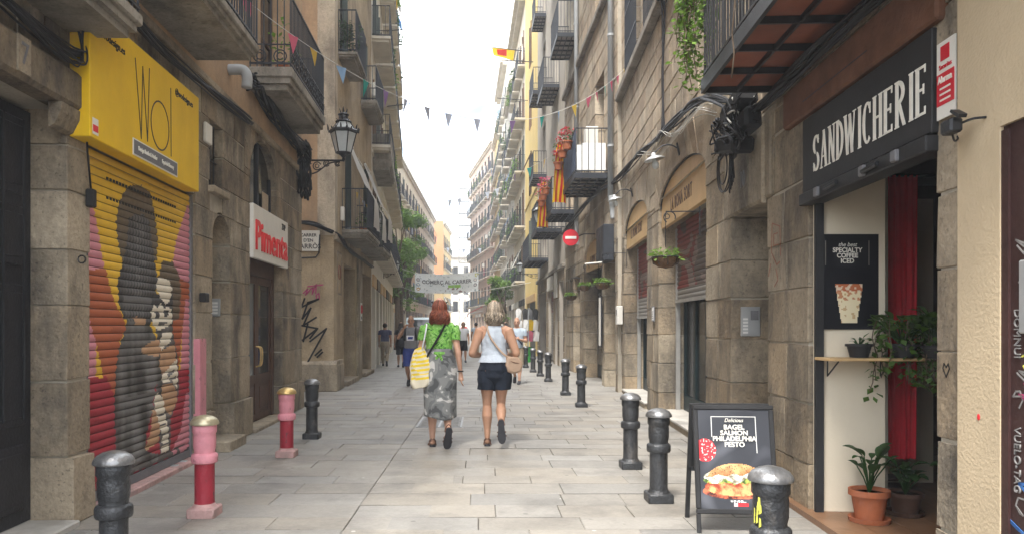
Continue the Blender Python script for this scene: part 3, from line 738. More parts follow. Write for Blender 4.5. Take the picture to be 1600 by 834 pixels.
def mural(Y, z):
    c = YEL; nm = 'yellow'
    Yw = Y+.006*noise.noise((Y*9, z*9, 1)); zw = z+.006*noise.noise((Y*9, z*9, 5))
    if z < 1.0: c = MC['red']
    for k, p in MUR:
        if inpoly(Yw, zw, p): nm = k; c = MC[k]
    if nm == 'black':
        if z > 1.5:
            d = abs(Y-6.98+.03*math.sin(z*5)); t = max(0, .55*math.cos(d*52)**2*(1-min(1, d/.42)))+.35*max(0, noise.noise((Y*9, z*14, 3)))
            if 1.62 < z < 1.75 and d < .3: t = max(t, .5*math.sin((z-1.62)/.13*math.pi))
        else:
            c = lin(80,77,74); t = max(-.2, min(.6, .22+.9*noise.noise((Y*5, z*1.6, 3))+.25*noise.noise((Y*16, z*5, 1))))
        c = tuple(c[i]*(1-t)+lin(138,136,134)[i]*t for i in range(3))
    if nm == 'brown':
        t = .5+.5*noise.noise((Y*22, z*22, 7)); c = tuple(v*(.75+.45*t) for v in c)
    if nm == 'skin':
        t = noise.noise((Y*8, z*8, 4)); c = tuple(v*(1-.25*max(0, t)) for v in c)
    if nm in ('orange', 'red', 'pink', 'yellow') and noise.noise((Y*3, z*20, 9)) > .42: c = tuple(v*.85 for v in c)
    if z < .22 and noise.noise((Y*7, z*14, 2)) > -.05: c = lin(92,86,82)
    return c
shut = thing('roller_shutter', None, None); shut.parent = L1.root
for k_ in ('label', 'category'):
    if k_ in shut: del shut[k_]
def slats(parent, B, Ya, Yb, z0, z1, pitch, nx, fn, y, m='painted', bulge=.011):
    prof = [(0, -.004), (.07, .0), (.3, bulge*.8), (.55, bulge), (.8, bulge*.75), (.94, .001), (1, -.006)]
    n = round((z1-z0)/pitch); pitch = (z1-z0)/n; fl = B.side < 0
    for k in range(n):
        zb = z0+k*pitch; vs = []; fs = []; cols = []
        for t, o in prof:
            for i in range(nx+1): Y = Ya+(Yb-Ya)*i/nx; vs.append((B.x(Y), y+o, zb+t*pitch))
        for j in range(len(prof)-1):
            for i in range(nx):
                q = j*(nx+1)+i; fs.append((q, q+1, q+nx+2, q+nx+1)); c = fn(Ya+(Yb-Ya)*(i+.5)/nx, zb+(prof[j][0]+prof[j+1][0])/2*pitch)
                if j in (0, 5): c = tuple(v*.45 for v in c)  # shadow gap between slats painted in: groove rows carry a darkened colour
                cols.append(c)
        me = bpy.data.meshes.new('slat'); me.from_pydata(vs, [], fs); me.materials.append(M[m]); set_cols(me, cols)
        me.polygons.foreach_set('use_smooth', [True]*len(fs))
        put('slat', me, parent)
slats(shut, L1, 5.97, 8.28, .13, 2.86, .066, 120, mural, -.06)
vb = MB(); 
for zz in (2.50, 2.66):
    for i in range(26): Y = 6.35+i*.06; vb.box(L1.x(Y)-.017, L1.x(Y)+.017, -.052, -.0465, zz, zz+.022)
tag(vb.build('vent_slots', 'ink', shut), kind='stuff')
MB().box(*L1.r(5.97, 8.28), -.08, -.045, .055, .13).build('bottom_bar', 'sign_grey', shut)
for Y in (5.96, 8.29): MB().box(L1.x(Y)-.025, L1.x(Y)+.025, -.08, -.03, .03, 2.86).build('guide_rail', 'sign_grey', shut)
for Y in (7.75, 8.0): MB().box(L1.x(Y)-.04, L1.x(Y)+.04, -.05, .02, .0, .06, ch=.01).build('padlock', 'zinc', shut)
MB().box(*L1.r(5.95, 8.30), -.3, .06, -.01, .05, ch=.01).build('threshold', 'pink_dusty', L1.root)
MB().box(*L1.r(8.305, 8.50), -.02, .052, .0, 1.32).build('painted_edge', 'pink_paint', L1.root)
MB().box(*L1.r(8.36, 8.50), .02, .09, 1.72, 1.82, ch=.01).build('key_switch', 'sign_black', L1.root)
MB().box(*L1.r(5.85, 5.92), .01, .07, 2.36, 2.50, ch=.01).build('key_switch', 'sign_black', L1.root)
MB().ring((L1.x(5.72), .05, 1.95), .028, .006, 10, 5, 'x').build('iron_ring', 'black_iron', L1.root)
# small window, niche door and intercom
a, b = L1.r(8.80, 9.26); wn = window(L1.root, a, b, 3.06, 3.82, -.16, cols=1, rows=1, frame='dark_wood')
for k in range(3): xx = a+.1+(b-a-.2)*k/2; MB().tube([(xx, -.08, 3.06), (xx, -.08, 3.82)], .009, 5).build('bar', 'black_iron', wn)
MB().tube([(a, -.08, 3.4), (b, -.08, 3.4)], .009, 5).build('bar', 'black_iron', wn)
MB().box(a-.06, b+.06, -.02, .07, 2.98, 3.06, ch=.01).build('window_sill', 'stone_plain', L1.root)
a, b = L1.r(8.88, 9.56); nd_ = MB().box(a, b, -.52, -.46, 0, 2.8).build('door', 'dark_wood', L1.root)
MB().box(a+.08, b-.08, -.46, -.44, .3, 1.2, ch=.01).build('door_panel', 'dark_wood', nd_); MB().box(a+.08, b-.08, -.46, -.44, 1.35, 2.3, ch=.01).build('door_panel', 'dark_wood', nd_)
MB().box(a, b, -.45, .2, -.01, .12, ch=.012).build('door_step', 'stone_plain', L1.root)
ic = MB().box(a-.005, a+.022, -.28, -.12, 1.58, 1.80, ch=.005).build('intercom', 'zinc', L1.root)
for k in range(4): MB().box(a+.022, a+.027, -.25, -.15, 1.61+k*.04, 1.635+k*.04).build('button', 'white_paint', ic)
MB().box(*L1.r(8.52, 8.72), .01, .05, 3.5, 3.72, ch=.008).build('alarm_box', 'off_white', L1.root)
# shop door in brown wood
a, b = L1.r(10.45, 12.35); yy = -.16
dr = MB(); dr.box(a, a+.09, yy-.06, yy+.02, 0, 2.45); dr.box(b-.09, b, yy-.06, yy+.02, 0, 2.45); dr.box(a+.09, b-.09, yy-.06, yy+.02, 2.2, 2.45)
fr = dr.build('door_frame', 'brown_wood', L1.root)
for i in (0, 1):
    p0 = a+.095+(b-a-.19)*i/2; p1 = a+.095+(b-a-.19)*(i+1)/2
    q = MB(); q.box(p0, p0+.1, yy-.05, yy, .06, 2.19, ch=.006); q.box(p1-.1, p1, yy-.05, yy, .06, 2.19, ch=.006)
    for z0, z1 in ((.06, .16), (.62, .74), (2.08, 2.19)): q.box(p0+.1, p1-.1, yy-.05, yy, z0, z1)
    lf = q.build('door', 'brown_wood', L1.root)
    MB().box(p0+.1, p1-.1, yy-.035, yy-.015, .16, .62).build('door_panel', 'brown_wood', lf)
    MB().box(p0+.17, p1-.17, yy-.015, yy-.002, .22, .56, ch=.006).build('door_panel', 'brown_wood', lf)
    MB().box(p0+.1, p1-.1, yy-.03, yy-.022, .74, 2.08).build('pane', 'glass_pale' if i else 'glass_dark', lf)
    hx = p1-.05 if i == 0 else p0+.05
    MB().tube(smooth_path([(hx, yy, .86), (hx, yy+.06, .9), (hx, yy+.065, 1.12), (hx, yy, 1.16)], 5), .012, 6).build('handle', 'brass', lf)
MB().box(a, b, -.3, .08, -.01, .05, ch=.01).build('threshold', 'stone_plain', L1.root)
a, b = L1.r(10.45, 11.95)
aw = window(L1.root, a-.02, b+.02, 3.10, 4.14, -.09, cols=2, rows=1, frame='dark_wood', glass='glass_dark')
mr = MB().box(a+.2, a+.55, -.085, -.078, 3.16, 3.45).build('window_sticker', 'stone_pale', L1.root)
# balconies, tall windows behind them
for Ya, Yb, z0, z1 in ((3.4, 5.0, 3.95, 6.2), (6.5, 7.7, 4.62, 6.9), (11.0, 12.3, 5.05, 7.4), (3.6, 4.9, 8.3, 10.4), (6.5, 7.7, 8.3, 10.4), (11.0, 12.3, 8.3, 10.4)):
    a, b = L1.r(Ya, Yb); window(L1.root, a, b, z0, z1, -.15, frame='brown_wood', rows=3)
balcony(L1, 1.8, 5.80, 3.80, .47, t=.2, corb=0)
balcony(L1, 5.95, 8.42, 4.52, .66, t=.18, step=.09)
b3 = balcony(L1, 10.4, 12.95, 4.97, .58, t=.30, scroll=True, step=.09)
balcony(L1, 3.2, 5.4, 8.3, .6); balcony(L1, 6.1, 8.2, 8.3, .6); balcony(L1, 10.6, 12.7, 8.3, .6)
# vent pipe elbow by the scrolled balcony
MB().tube(smooth_path([(L1.x(9.5), -.05, 4.62), (L1.x(9.5), .16, 4.62), (L1.x(9.5), .22, 4.55), (L1.x(9.5), .22, 4.40)], 5), .065, 10).build('vent_pipe', 'pipe_grey', L1.root, True)

# ---- signs on it
sg = thing('shop_sign', 'bright yellow shop sign board reading Wo above the painted roller shutter', 'sign', L1.w(6.78, .02, 2.84), L1.rz)
sw = 2.33
MB().box(-sw/2, sw/2, -.01, .14, 0, .97, ch=.006).build('board', 'yellow_sign', sg)
def sx(Y): return -(Y-6.78)
lw = MB()
for p in ([(6.39,3.68),(6.51,3.04),(6.54,3.66),(6.64,3.05),(6.68,3.69)], [(7.17,3.67),(7.18,3.04)]): ribbon(lw, [(sx(Y), z-2.84) for Y, z in p], .011, .141)
oc = [(6.92+.205*math.cos(t*math.pi/16), 3.255+.215*math.sin(t*math.pi/16)) for t in range(33)]
ribbon(lw, [(sx(Y), z-2.84) for Y, z in oc], .013, .141); lw.build('lettering', 'ink', sg)
MB().box(sx(7.33), sx(6.34), .141, .146, .03, .17).build('plate_border', 'sign_white', sg)
MB().box(sx(7.315), sx(6.355), .146, .149, .042, .158).build('plate', 'sign_grey', sg)
lettering('Design Studio & Atelier', sg, 'letter_white', (sx(6.63), .151, .10), .052, .8); lettering('Espai de Disseny', sg, 'letter_white', (sx(7.08), .151, .10), .052, .8)
lettering('@wodesign.es', sg, 'ink', (sx(7.52), .142, .84), .085, .95); lettering('wodesign.es', sg, 'ink', (sx(6.0), .142, .82), .085, .95)
stk = MB().box(sx(5.74), sx(5.65), .141, .143, .03, .15).build('sticker', 'sign_white', sg)
MB().box(sx(5.735), sx(5.655), .143, .1445, .05, .10).build('sticker_band', 'letter_red', sg)
sg = thing('shop_sign', 'white shop sign with red letters reading Pimenta over the brown wooden door', 'sign', L1.w(11.47, .02, 2.39), L1.rz)
MB().box(-1.03, 1.03, -.03, .03, 0, .74, ch=.006).build('board', 'sign_white', sg)
lettering('Pimenta', sg, 'letter_red', (0, .034, .30), .58, 1.0, .008, .012, space=1.03)
lettering('ZAP', sg, 'ink', (-.72, .034, .62), .13, 1.0, .004)
# ---- cable bundles on the left building
def bundle(label, pts, k=6, spread=.035, r_=.012, name='cable_bundle', m='cable', seed=0, cat='cables', n=5):
    P0 = Vector(pts[0]); rr = random.Random(seed); b = MB()
    for i in range(k):
        ph = [rr.uniform(0, 6.28) for _ in range(3)]; o = Vector((rr.uniform(-1, 1), rr.uniform(-1, 1), rr.uniform(-1, 1)))*spread
        q = smooth_path(pts, 6)
        q = [p-P0+o+Vector((math.sin(j*.5+ph[0]), math.sin(j*.43+ph[1]), math.sin(j*.37+ph[2])))*spread*.6 for j, p in enumerate(q)]
        b.tube(q, r_*rr.uniform(.6, 1.25), n)
    return tag(b.build(name, m, None, True, P0), label, cat)
bundle('black cables running along the stone wall above the yellow shop sign', [L1.w(4.4, .1, 3.45), L1.w(5.6, .1, 3.42), L1.w(6.0, .1, 4.02), L1.w(7.2, .09, 4.02), L1.w(8.6, .08, 4.08), L1.w(10.2, .08, 4.15)], 7, .03, seed=1)
bundle('thick black cable bundle under the scrolled iron balcony', [L1.w(10.2, .08, 4.68), L1.w(10.4, .1, 4.70), L1.w(11.3, .1, 4.58), L1.w(12.4, .11, 4.52), L1.w(13.7, .1, 4.56)], 14, .075, .018, seed=2)
bundle('black cable bundle hanging down the corner beside the street lantern', [L1.w(13.45, .09, 4.62), L1.w(13.5, .1, 4.35), L1.w(13.5, .1, 4.1), L1.w(13.55, .09, 3.75)], 16, .085, .022, seed=3)
bundle('loop of thin cable sagging beside door 7', [L1.w(4.6, .13, 3.42), L1.w(5.2, .17, 3.30), L1.w(5.55, .14, 3.36), L1.w(5.62, .1, 3.62)], 4, .02, .009, seed=4)
tube_thing('cable', 'thin dark cable running down the pier beside the painted shutter', 'cable', [L1.w(5.78, .05, 3.5), L1.w(5.80, .05, 2.8), L1.w(5.86, .05, 2.5)], .008, 'cable')

# ------------------------------------------------------------------ corner building beyond the side street
L2 = Bld('corner_building', 'corner building past the side street with graffiti on its flank', -1, 17.3, -3.365, -.028)
g2 = [H(L2, 18.75, 20.75, 0, 3.0), H(L2, 22.2, 24.3, 0, 3.0)]
u2 = [H(L2, 18.95, 20.05, 3.82, 6.3), H(L2, 22.6, 23.8, 3.82, 6.3), H(L2, 18.2, 19.4, 7.9, 10.0), H(L2, 22.3, 23.5, 7.9, 10.0), H(L2, 18.4, 19.5, 12, 14), H(L2, 22.3, 23.5, 12, 14)]
x0, x1 = L2.r(17.3, 24.5)
wall(L2.root, x0, x1, 0, 20, g2+u2, 'stone_tan', rev=.4, depth=9)
MB().box(x1+.001, x1+.014, -9, -.36, 3.55, 20).build('plaster_flank', 'plaster_peach', L2.root)
MB().box(x1+.001, x1+.02, -9, -.30, .66, 3.52).build('stone_facing', 'stone_tan', L2.root)
pl = MB(); pl.box(x1-.9, x1+.12, -9, .10, 0, .60, ch=.02); pl.prism([(x1-.9, .60), (x1+.12, .60), (x1+.01, .69), (x1-.9, .69)], -9, .08, 'y'); pl.build('plinth', 'stone_plain', L2.root)
MB().box(x1-.34, x1+.035, -.36, .03, 3.5, 20).build('corner_pilaster', 'stone_pale', L2.root)
MB().box(x0, x1, -.02, .07, 3.40, 3.54, ch=.015).build('string_course', 'stone_plain', L2.root)
for Ya, Yb in ((20.75, 22.2),): MB().box(*L2.r(Ya+.3, Yb-.3), -.02, .05, 0, 3.4, ch=.01).build('pilaster', 'stone', L2.root)
pn = MB(); a, b = L2.r(17.75, 18.35)
pn.box(a, b, -.01, .015, 2.2, 2.24); pn.box(a, b, -.01, .015, 3.16, 3.20); pn.box(a, a+.04, -.01, .015, 2.24, 3.16); pn.box(b-.04, b, -.01, .015, 2.24, 3.16); pn.build('panel_moulding', 'stone_plain', L2.root)
MB().ring(((a+b)/2, .012, 2.72), .16, .012, 20, 4, 'y').build('faded_roundel', 'spray_rust', L2.root)
for i, (Ya, Yb) in enumerate(((18.75, 20.75), (22.2, 24.3))):
    a, b = L2.r(Ya, Yb); d_ = MB().box(a, b, -.42, -.36, .1, 3.0).build('door', 'dark_wood', L2.root)
    for k in range(2): MB().box(a+.15+(b-a)/2*k, a+(b-a)/2*(k+1)-.15, -.36, -.335, .4, 2.2, ch=.01).build('door_panel', 'dark_wood' if i else 'brown_wood', d_)
    MB().box(a, b, -.4, .12, 0, .12, ch=.01).build('door_step', 'stone_plain', L2.root)
for Ya, Yb, z0, z1 in ((18.95, 20.05, 3.82, 6.3), (22.6, 23.8, 3.82, 6.3), (18.2, 19.4, 7.9, 10.0), (22.3, 23.5, 7.9, 10.0), (18.4, 19.5, 12, 14), (22.3, 23.5, 12, 14)):
    a, b = L2.r(Ya, Yb); window(L2.root, a, b, z0, z1, -.15, frame='dark_wood', rows=3)
    sh_ = MB()
    for s_ in (0, 1): sh_.box((a-.02 if s_ else b-.03), (a+.03 if s_ else b+.02), -.14, .0, z0, z1)
    sh_.build('shutter_leaf', 'persiana', L2.root)
balcony(L2, 18.45, 21.1, 3.78, .64, t=.2); balcony(L2, 22.0, 24.4, 3.72, .64, t=.2)
bn1 = balcony(L2, 17.9, 19.75, 7.85, .44, t=.14, net='net_blue', h=.98); bn2 = balcony(L2, 21.9, 24.0, 7.9, .46, t=.2, net='net_blue')
balcony(L2, 18.0, 20, 12, .5, net='net_blue'); balcony(L2, 22, 24, 12, .5)
# cloth blinds let down over the balcony rails
for i, (Y, wd, zt) in enumerate(((19.5, 1.1, 6.1), (21.4, .9, 6.0), (23.2, 1.2, 6.2))):
    t = thing('balcony_blind', ['nearest', 'middle', 'farthest'][i]+' white cloth blind draped over the first floor balcony of the corner building', 'blind', L2.w(Y, .02, zt), L2.rz, 'white cloth blinds on the corner building')
    b = MB(); prof = [(.0, 0), (.10, -.22), (.28, -.72), (.46, -1.12), (.66, -1.42), (.70, -1.55), (.71, -1.95), (.705, -2.2)]; nx = 8; vs = []
    for j, (o, z) in enumerate(prof):
        for k in range(nx+1): vs.append((-wd/2+wd*k/nx, o+.02*math.sin(k*1.3+j), z+.01*math.sin(k*2)))
    b.add(vs, [(j*(nx+1)+k, j*(nx+1)+k+1, (j+1)*(nx+1)+k+1, (j+1)*(nx+1)+k) for j in range(len(prof)-1) for k in range(nx)])
    b.build('cloth', 'awning', t, True, fix=False)
    MB().tube([(-wd/2, .015, .02), (wd/2, .015, .02)], .03, 8).build('roller', 'off_white', t)
# street name plate on the flank
sp = thing('street_sign', 'small white street name plate reading Carrer d\'en Tarros on the flank wall', 'sign', (-3.92, 17.25, 3.14), math.pi)
MB().box(-.25, .25, 0, .03, 0, .46, ch=.004).build('plate', 'sign_white', sp)
for tx, z, s_ in (('CARRER', .35, .10), ("D'EN", .235, .10), ('TARRÒS', .10, .15)): lettering(tx, sp, 'ink', (0, .032, z), s_, 1.0, .002)
# graffiti on the flank
gf = thing('graffiti', 'large black angular graffiti tag sprayed on the flank wall', 'graffiti', (-3.8, 17.245, 0), math.pi)
gb = MB()
for p in ([(-4.09,1.87),(-4.01,2.08),(-4.08,1.89),(-3.7,2.07),(-3.94,1.99),(-4.06,1.63),(-3.87,1.87),(-4.04,1.48),(-3.75,1.66)], [(-4.09,1.48),(-3.72,1.41)], [(-4.04,1.12),(-3.94,1.51)], [(-4.06,1.15),(-3.72,1.41),(-3.89,1.19)], [(-3.89,1.12),(-3.52,1.41),(-3.75,1.0),(-3.98,.58)], [(-3.77,.81),(-3.63,.94)], [(-3.73,.77),(-3.61,.88)]):
    ribbon(gb, [(-(X+3.8), z) for X, z in p], .04, .0, th=.004)
gb.build('spray_line', 'spray_black', gf)
gf = thing('graffiti', 'small pink graffiti scrawl above the black tag on the flank wall', 'graffiti', (-3.8, 17.245, 0), math.pi)
gb = MB()
for p in ([(-4.04,2.2),(-3.94,2.3),(-3.99,2.16),(-3.87,2.3),(-3.82,2.32),(-3.84,2.18),(-3.75,2.4),(-3.76,2.2)], [(-3.94,2.35),(-3.6,2.39)], [(-3.75,2.16),(-3.69,2.2),(-3.68,2.08),(-3.74,2.06),(-3.75,2.16)]): ribbon(gb, [(-(X+3.8), z) for X, z in p], .028, .0)
gb.build('spray_line', 'spray_pink', gf)
bundle('black cables round the corner above the street name plate', [Vector((-4.6, 17.2, 3.78)), Vector((-3.9, 17.18, 3.76)), Vector((-3.45, 17.2, 3.6)), L2.w(17.6, .1, 3.5), L2.w(18.6, .1, 3.38), L2.w(20.5, .1, 3.32), L2.w(24, .1, 3.3)], 5, .04, .022, seed=6)
tube_thing('conduit', 'bent black conduit below the street name plate', 'conduit', [(-4.15, 17.2, 2.98), (-3.75, 17.2, 3.0), (-3.68, 17.2, 3.1), (-3.66, 17.2, 3.5)], .018, 'cable')
bxo = MB().box(-.06, .06, 0, .09, 0, .32, ch=.01).build('meter_box', 'off_white', None, loc=L2.w(18.15, .02, 3.95), rz=L2.rz); tag(bxo, 'small pale grey meter box above the cables at the building corner', 'box')

pl_ = thing('wall_sign', 'small pale sign with a red ring on the pier between the corner building doorways', 'sign', L2.w(21.5, .06, 1.62), L2.rz)
MB().box(-.16, .16, 0, .015, 0, .5).build('plate', 'off_white', pl_); MB().ring((0, .018, .32), .11, .018, 18, 4, 'y').build('red_ring', 'sign_red', pl_); MB().box(-.1, .1, .015, .018, .04, .12).build('printed_line', 'sign_grey', pl_)
# ------------------------------------------------------------------ beige building at the right edge
R0 = Bld('stucco_building', 'beige stucco building at the right edge with a dark scribbled door', 1, 1.0, 2.26, .05)
x0, x1 = R0.r(.5, 3.84)
wall(R0.root, x0, x1, 0, 17, [H(R0, .8, 3.50, 0, 2.36)], 'stucco_beige', y=.03, rev=.12)
a, b = R0.r(.8, 3.50)
d_ = MB().box(a, b, -.12, .012, .03, 2.36).build('door', 'plum_door', R0.root)
MB().box(b-.05, b, .012, .024, .03, 2.34).build('door_frame', 'plum_door', d_)
MB().box(b-.34, b-.13, .012, .03, 1.42, 1.74, ch=.006).build('letter_box', 'zinc', d_)
for cm, strokes in (('spray_white', 26), ('spray_yellow', 6), ('spray_blue', 9), ('spray_pink', 7)):
    q = MB(); rg = random.Random(strokes)
    for k in range(strokes):
        cx = b-.08-rg.random()*.4; cz = .15+rg.random()*2.0; s_ = rg.uniform(.03, .07)*(2 if cm == 'spray_blue' else 1)
        if cm == 'spray_blue': cz = .2+rg.random()*.6
        if cm == 'spray_yellow': cz = 1.15+rg.random()*.25
        ribbon(q, [(cx+s_*math.sin(i*rg.uniform(1, 2.4)+k), cz+s_*.8*math.cos(i*1.3+k)+i*.01) for i in range(6)], .008 if cm != 'spray_blue' else .014, .0125, th=.002)
    q.build('scribble', cm, d_, fix=False)
for tx, zz in (('VUELO-TAG', .86), ('BANG', .42), ('DOMNUI', 1.42)):
    lettering(tx, d_, 'spray_white', (b-.10, .016, zz), .06, .9, tilt=rad(-90))
MB().ball((R0.x(3.66), .032, 1.02), (.012, .003, .016), 8, 5).build('paint_spot', 'letter_red', R0.root)
fl = thing('flood_light', 'small black floodlight on a wire arm on the beige stucco wall', 'lamp', R0.w(3.66, .03, 2.40), R0.rz)
MB().tube(smooth_path([(-.06, 0, .03), (-.03, .05, .03), (.03, .09, .015), (.05, .1, .01)], 5), .006, 6).build('arm', 'black_iron', fl)
MB().box(.0, .10, .07, .13, -.02, .05, ch=.01).build('housing', 'black_iron', fl)
MB().tube(smooth_path([(.05, .1, 0), (.1, .06, -.04), (.16, .01, -.02), (.18, .0, .0)], 5), .005, 6).build('cable', 'cable', fl)
MB().prism([(-.05, .05), (.02, .09), (.03, .08), (-.04, .035)], .08, .12, 'y').build('lens_hood', 'black_iron', fl)

# ------------------------------------------------------------------ stone building with the sandwich shop and the two arched shopfronts
R1 = Bld('stone_building', 'old stone building on the right with the sandwich shop and two arched shopfronts', 1, 3.84, 2.402, .05)
hS = H(R1, 4.10, 5.92, 0, 2.62); hD = H(R1, 6.90, 8.11, 0, 2.60); hA = H(R1, 9.23, 12.40, .0, 3.76, .42); hB = H(R1, 13.56, 16.5, .0, 3.86, .42)
uw = [H(R1, 11.9, 13.3, 6.62, 9.0), H(R1, 14.3, 15.7, 6.62, 9.0), H(R1, 4.6, 6.0, 3.66, 6.0), H(R1, 8.2, 9.6, 7, 9.2)]
x0, x1 = R1.r(3.84, 17.0); hs = [hS, hD, hA, hB]
wall(R1.root, x0, x1, 0, 3.45, grow([hS, hD, hA[:3]+(3.45,), hB[:3]+(3.45,)]), 'mortar', y=-.013, rev=.6, shell=False)
wall(R1.root, x0, x1, 3.45, 17, grow(uw)+[(hA[0], hA[1], 3.45, 3.78), (hB[0], hB[1], 3.45, 3.88)], 'mortar_pale', y=-.013, rev=.3, name='upper_wall')
pad = .30
vA = (hA[0]-pad, hA[1]+pad, 3.34, 4.15); vB = (hB[0]-pad, hB[1]+pad, 3.44, 4.25)
ashlar(R1.root, x0, x1, 0, 3.40, [h[:4] for h in hs]+[vA, vB], depth=.56, course=(.36, .52), length=(.48, .8), seed=21, jit=.005)
ashlar(R1.root, x0, x1, 3.40, 6.40, [vA, vB]+[h for h in uw], 'stone_pale', depth=.3, course=(.30, .37), length=(.46, .8), seed=22, gap=.011, jit=.003)
ashlar(R1.root, R1.x(9.8), x1, 6.58, 9.6, uw, 'stone_pale', depth=.3, course=(.30, .37), length=(.46, .8), seed=23, gap=.011, jit=.003)
voussoirs(R1.root, hA[0], hA[1], 3.34, .42, 4.15, 'stone_pale', depth=.33, n=13, pad=pad)
voussoirs(R1.root, hB[0], hB[1], 3.44, .42, 4.25, 'stone_pale', depth=.33, n=13, pad=pad)
MB().box(R1.x(9.6), x1+.02, -.02, .14, 6.40, 6.58, ch=.03).build('string_course', 'slab_conc', R1.root)
for Ya, Yb, z0, z1 in ((11.9, 13.3, 6.62, 9.0), (14.3, 15.7, 6.62, 9.0), (4.6, 6.0, 3.66, 6.0), (8.2, 9.6, 7, 9.2)):
    a, b = R1.r(Ya, Yb); wn = window(R1.root, a, b, z0, z1, -.22, frame='dark_wood', rows=3)
    if z0 > 6.6:
        q = MB(); k = 11
        for i in range(k+1): xx = a-.05+(b-a+.1)*i/k; q.tube([(xx, .09, z0-.02), (xx, .09, z1)], .010, 5)
        for zz in (z0, z0+.5, (z0+z1)/2, z1): q.box(a-.05, b+.05, .08, .10, zz-.015, zz+.015)
        q.build('window_grille', 'rail_paint', wn)
# door 10 and its lintel
a, b = R1.r(6.90, 8.11)
lt = MB().box(a-.12, b+.2, -.5, .018, 2.60, 3.38, ch=.02).build('lintel', 'stone', R1.root)
q = R1.x(7.62)
lettering('10', lt, 'sign_grey', (q, .02, 2.90), .22, .75, .004)
MB().box(a+.02, a+.06, .0, .045, 2.56, 3.3, ch=.01).build('lintel_moulding', 'stone', R1.root)
d_ = MB().box(a, b, -.56, -.5, 0, 2.62).build('door', 'dark_wood', R1.root)
for z0, z1 in ((.2, 1.0), (1.1, 2.4)):
    for k in (0, 1): MB().box(a+.08+k*(b-a)/2, a+(k+1)*(b-a)/2-.08, -.5, -.48, z0, z1, ch=.01).build('door_panel', 'dark_wood', d_)
MB().box(a, b, -.5, .04, -.01, .08, ch=.01).build('door_step', 'stone_plain', R1.root)
ic = MB().box(b-.022, b+.004, -.30, -.10, 1.35, 1.66, ch=.006).build('intercom', 'zinc', R1.root)
for k in range(5): MB().box(b-.028, b-.022, -.17, -.12, 1.38+k*.035, 1.40+k*.035).build('button', 'white_paint', ic)
MB().box(b-.026, b-.022, -.28, -.20, 1.52, 1.62).build('speaker_grille', 'sign_grey', ic)
# arched shopfronts: board, half-lowered shutter, dark doors
def sh_col(seed):
    def f(Y, z):
        t = noise.noise((Y*.9+seed, z*1.5, 1)); u = noise.noise((Y*1.6+seed+t, z*3.5+t, 4)); v = noise.noise((Y*1.1+seed, z*1.4, 8))
        c = lin(118,50,46) if t > -.25 else lin(92,80,74)
        if u > .30: c = lin(128,112,104)
        if u < -.34: c = lin(74,62,60)
        if v > .28 and z < 2.5: c = lin(128,116,108)
        if z < 2.05: c = tuple(q*.8 for q in lin(150,146,140))
        return c
    return f
def sbox(a, b, c): return c
for i, (hh, Ya, Yb, zb, zs) in enumerate(((hA, 9.23, 12.40, 3.02, 1.83), (hB, 13.56, 16.5, 3.10, 1.62))):
    a, b = hh[:2]; sp_ = hh[3]-.42
    mid = (a+b)/2; hw = (b-a)/2
    arc = [(mid+hw*math.cos(math.pi*k/18)*.995, sp_+.41*math.sin(math.pi*k/18)) for k in range(19)]
    bt = thing('shop_sign', ['wooden arched shop board lettered La Bona Sort over the nearer red shutter', 'wooden arched shop board over the farther of the two red shutters'][i], 'sign', R1.w((Ya+Yb)/2, 0, 0), R1.rz)
    mb = MB(); mb.prism([(p-mid, z) for p, z in arc]+[(-hw*.995, zb), (hw*.995, zb)], -.12, -.05, 'y'); mb.build('board', 'board_wood', bt)
    lettering('LA BONA SORT', bt, 'brown_wood', (0.1, -.047, 3.27+.06*i), .27, .66, .0, space=1.22)
    el = MB(); ribbon(el, [(x_-mid, z+.005) for x_, z in arc], .03, -.05, th=.02); el.build('board_edge', 'black_iron', bt)
    sh_ = put('roller_shutter', None, R1.root)
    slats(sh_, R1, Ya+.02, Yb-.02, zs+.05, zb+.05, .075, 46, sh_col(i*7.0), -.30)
    MB().box(a+.02, b-.02, -.31, -.26, zs, zs+.05).build('bottom_bar', 'shutter_grey', sh_)
    for xx in (a+.02, b-.05): MB().box(xx, xx+.04, -.34, -.27, .1, zb).build('guide_rail', 'shutter_grey', sh_)
    n = 4
    for k in range(n):
        p0 = a+.06+(b-a-.12)*k/n; p1 = a+.06+(b-a-.12)*(k+1)/n; q = MB()
        q.box(p0, p0+.07, -.44, -.39, .12, 2.5); q.box(p1-.07, p1, -.44, -.39, .12, 2.5); q.box(p0+.07, p1-.07, -.44, -.39, .12, .36); q.box(p0+.07, p1-.07, -.44, -.39, 2.3, 2.5)
        lf = q.build('door', 'teal_door', R1.root); MB().box(p0+.07, p1-.07, -.43, -.42, .36, 2.3).build('pane', 'glass_shop', lf)
        if k == 0 and i == 0:
            MB().box(p0+.12, p1-.3, -.418, -.414, 1.3, 1.75).build('notice', 'off_white', lf); MB().box(p0+.16, p0+.34, -.418, -.413, 1.0, 1.14).build('sticker', 'sign_white', lf)
    MB().box(a, b, -.5, .035, 0, .085).build('step_base', 'stone_plain', R1.root)
    MB().box(a-.03, b+.03, -.5, .055, .085, .12, ch=.006).build('door_step', 'marble_worn', R1.root)
# notice on the pier between the arches
nt_ = thing('notice', 'small white framed notice on the stone pier between the two arched shopfronts', 'notice', R1.w(12.75, .02, 1.55), R1.rz)
MB().box(-.11, .11, 0, .012, -.01, .24).build('frame', 'sign_grey', nt_); MB().box(-.09, .09, .012, .015, .01, .22).build('sheet', 'white_paint', nt_)
for k in range(4): MB().box(-.065, .065, .0155, .017, .04+k*.035, .05+k*.035).build('printed_line', 'sign_grey', nt_)
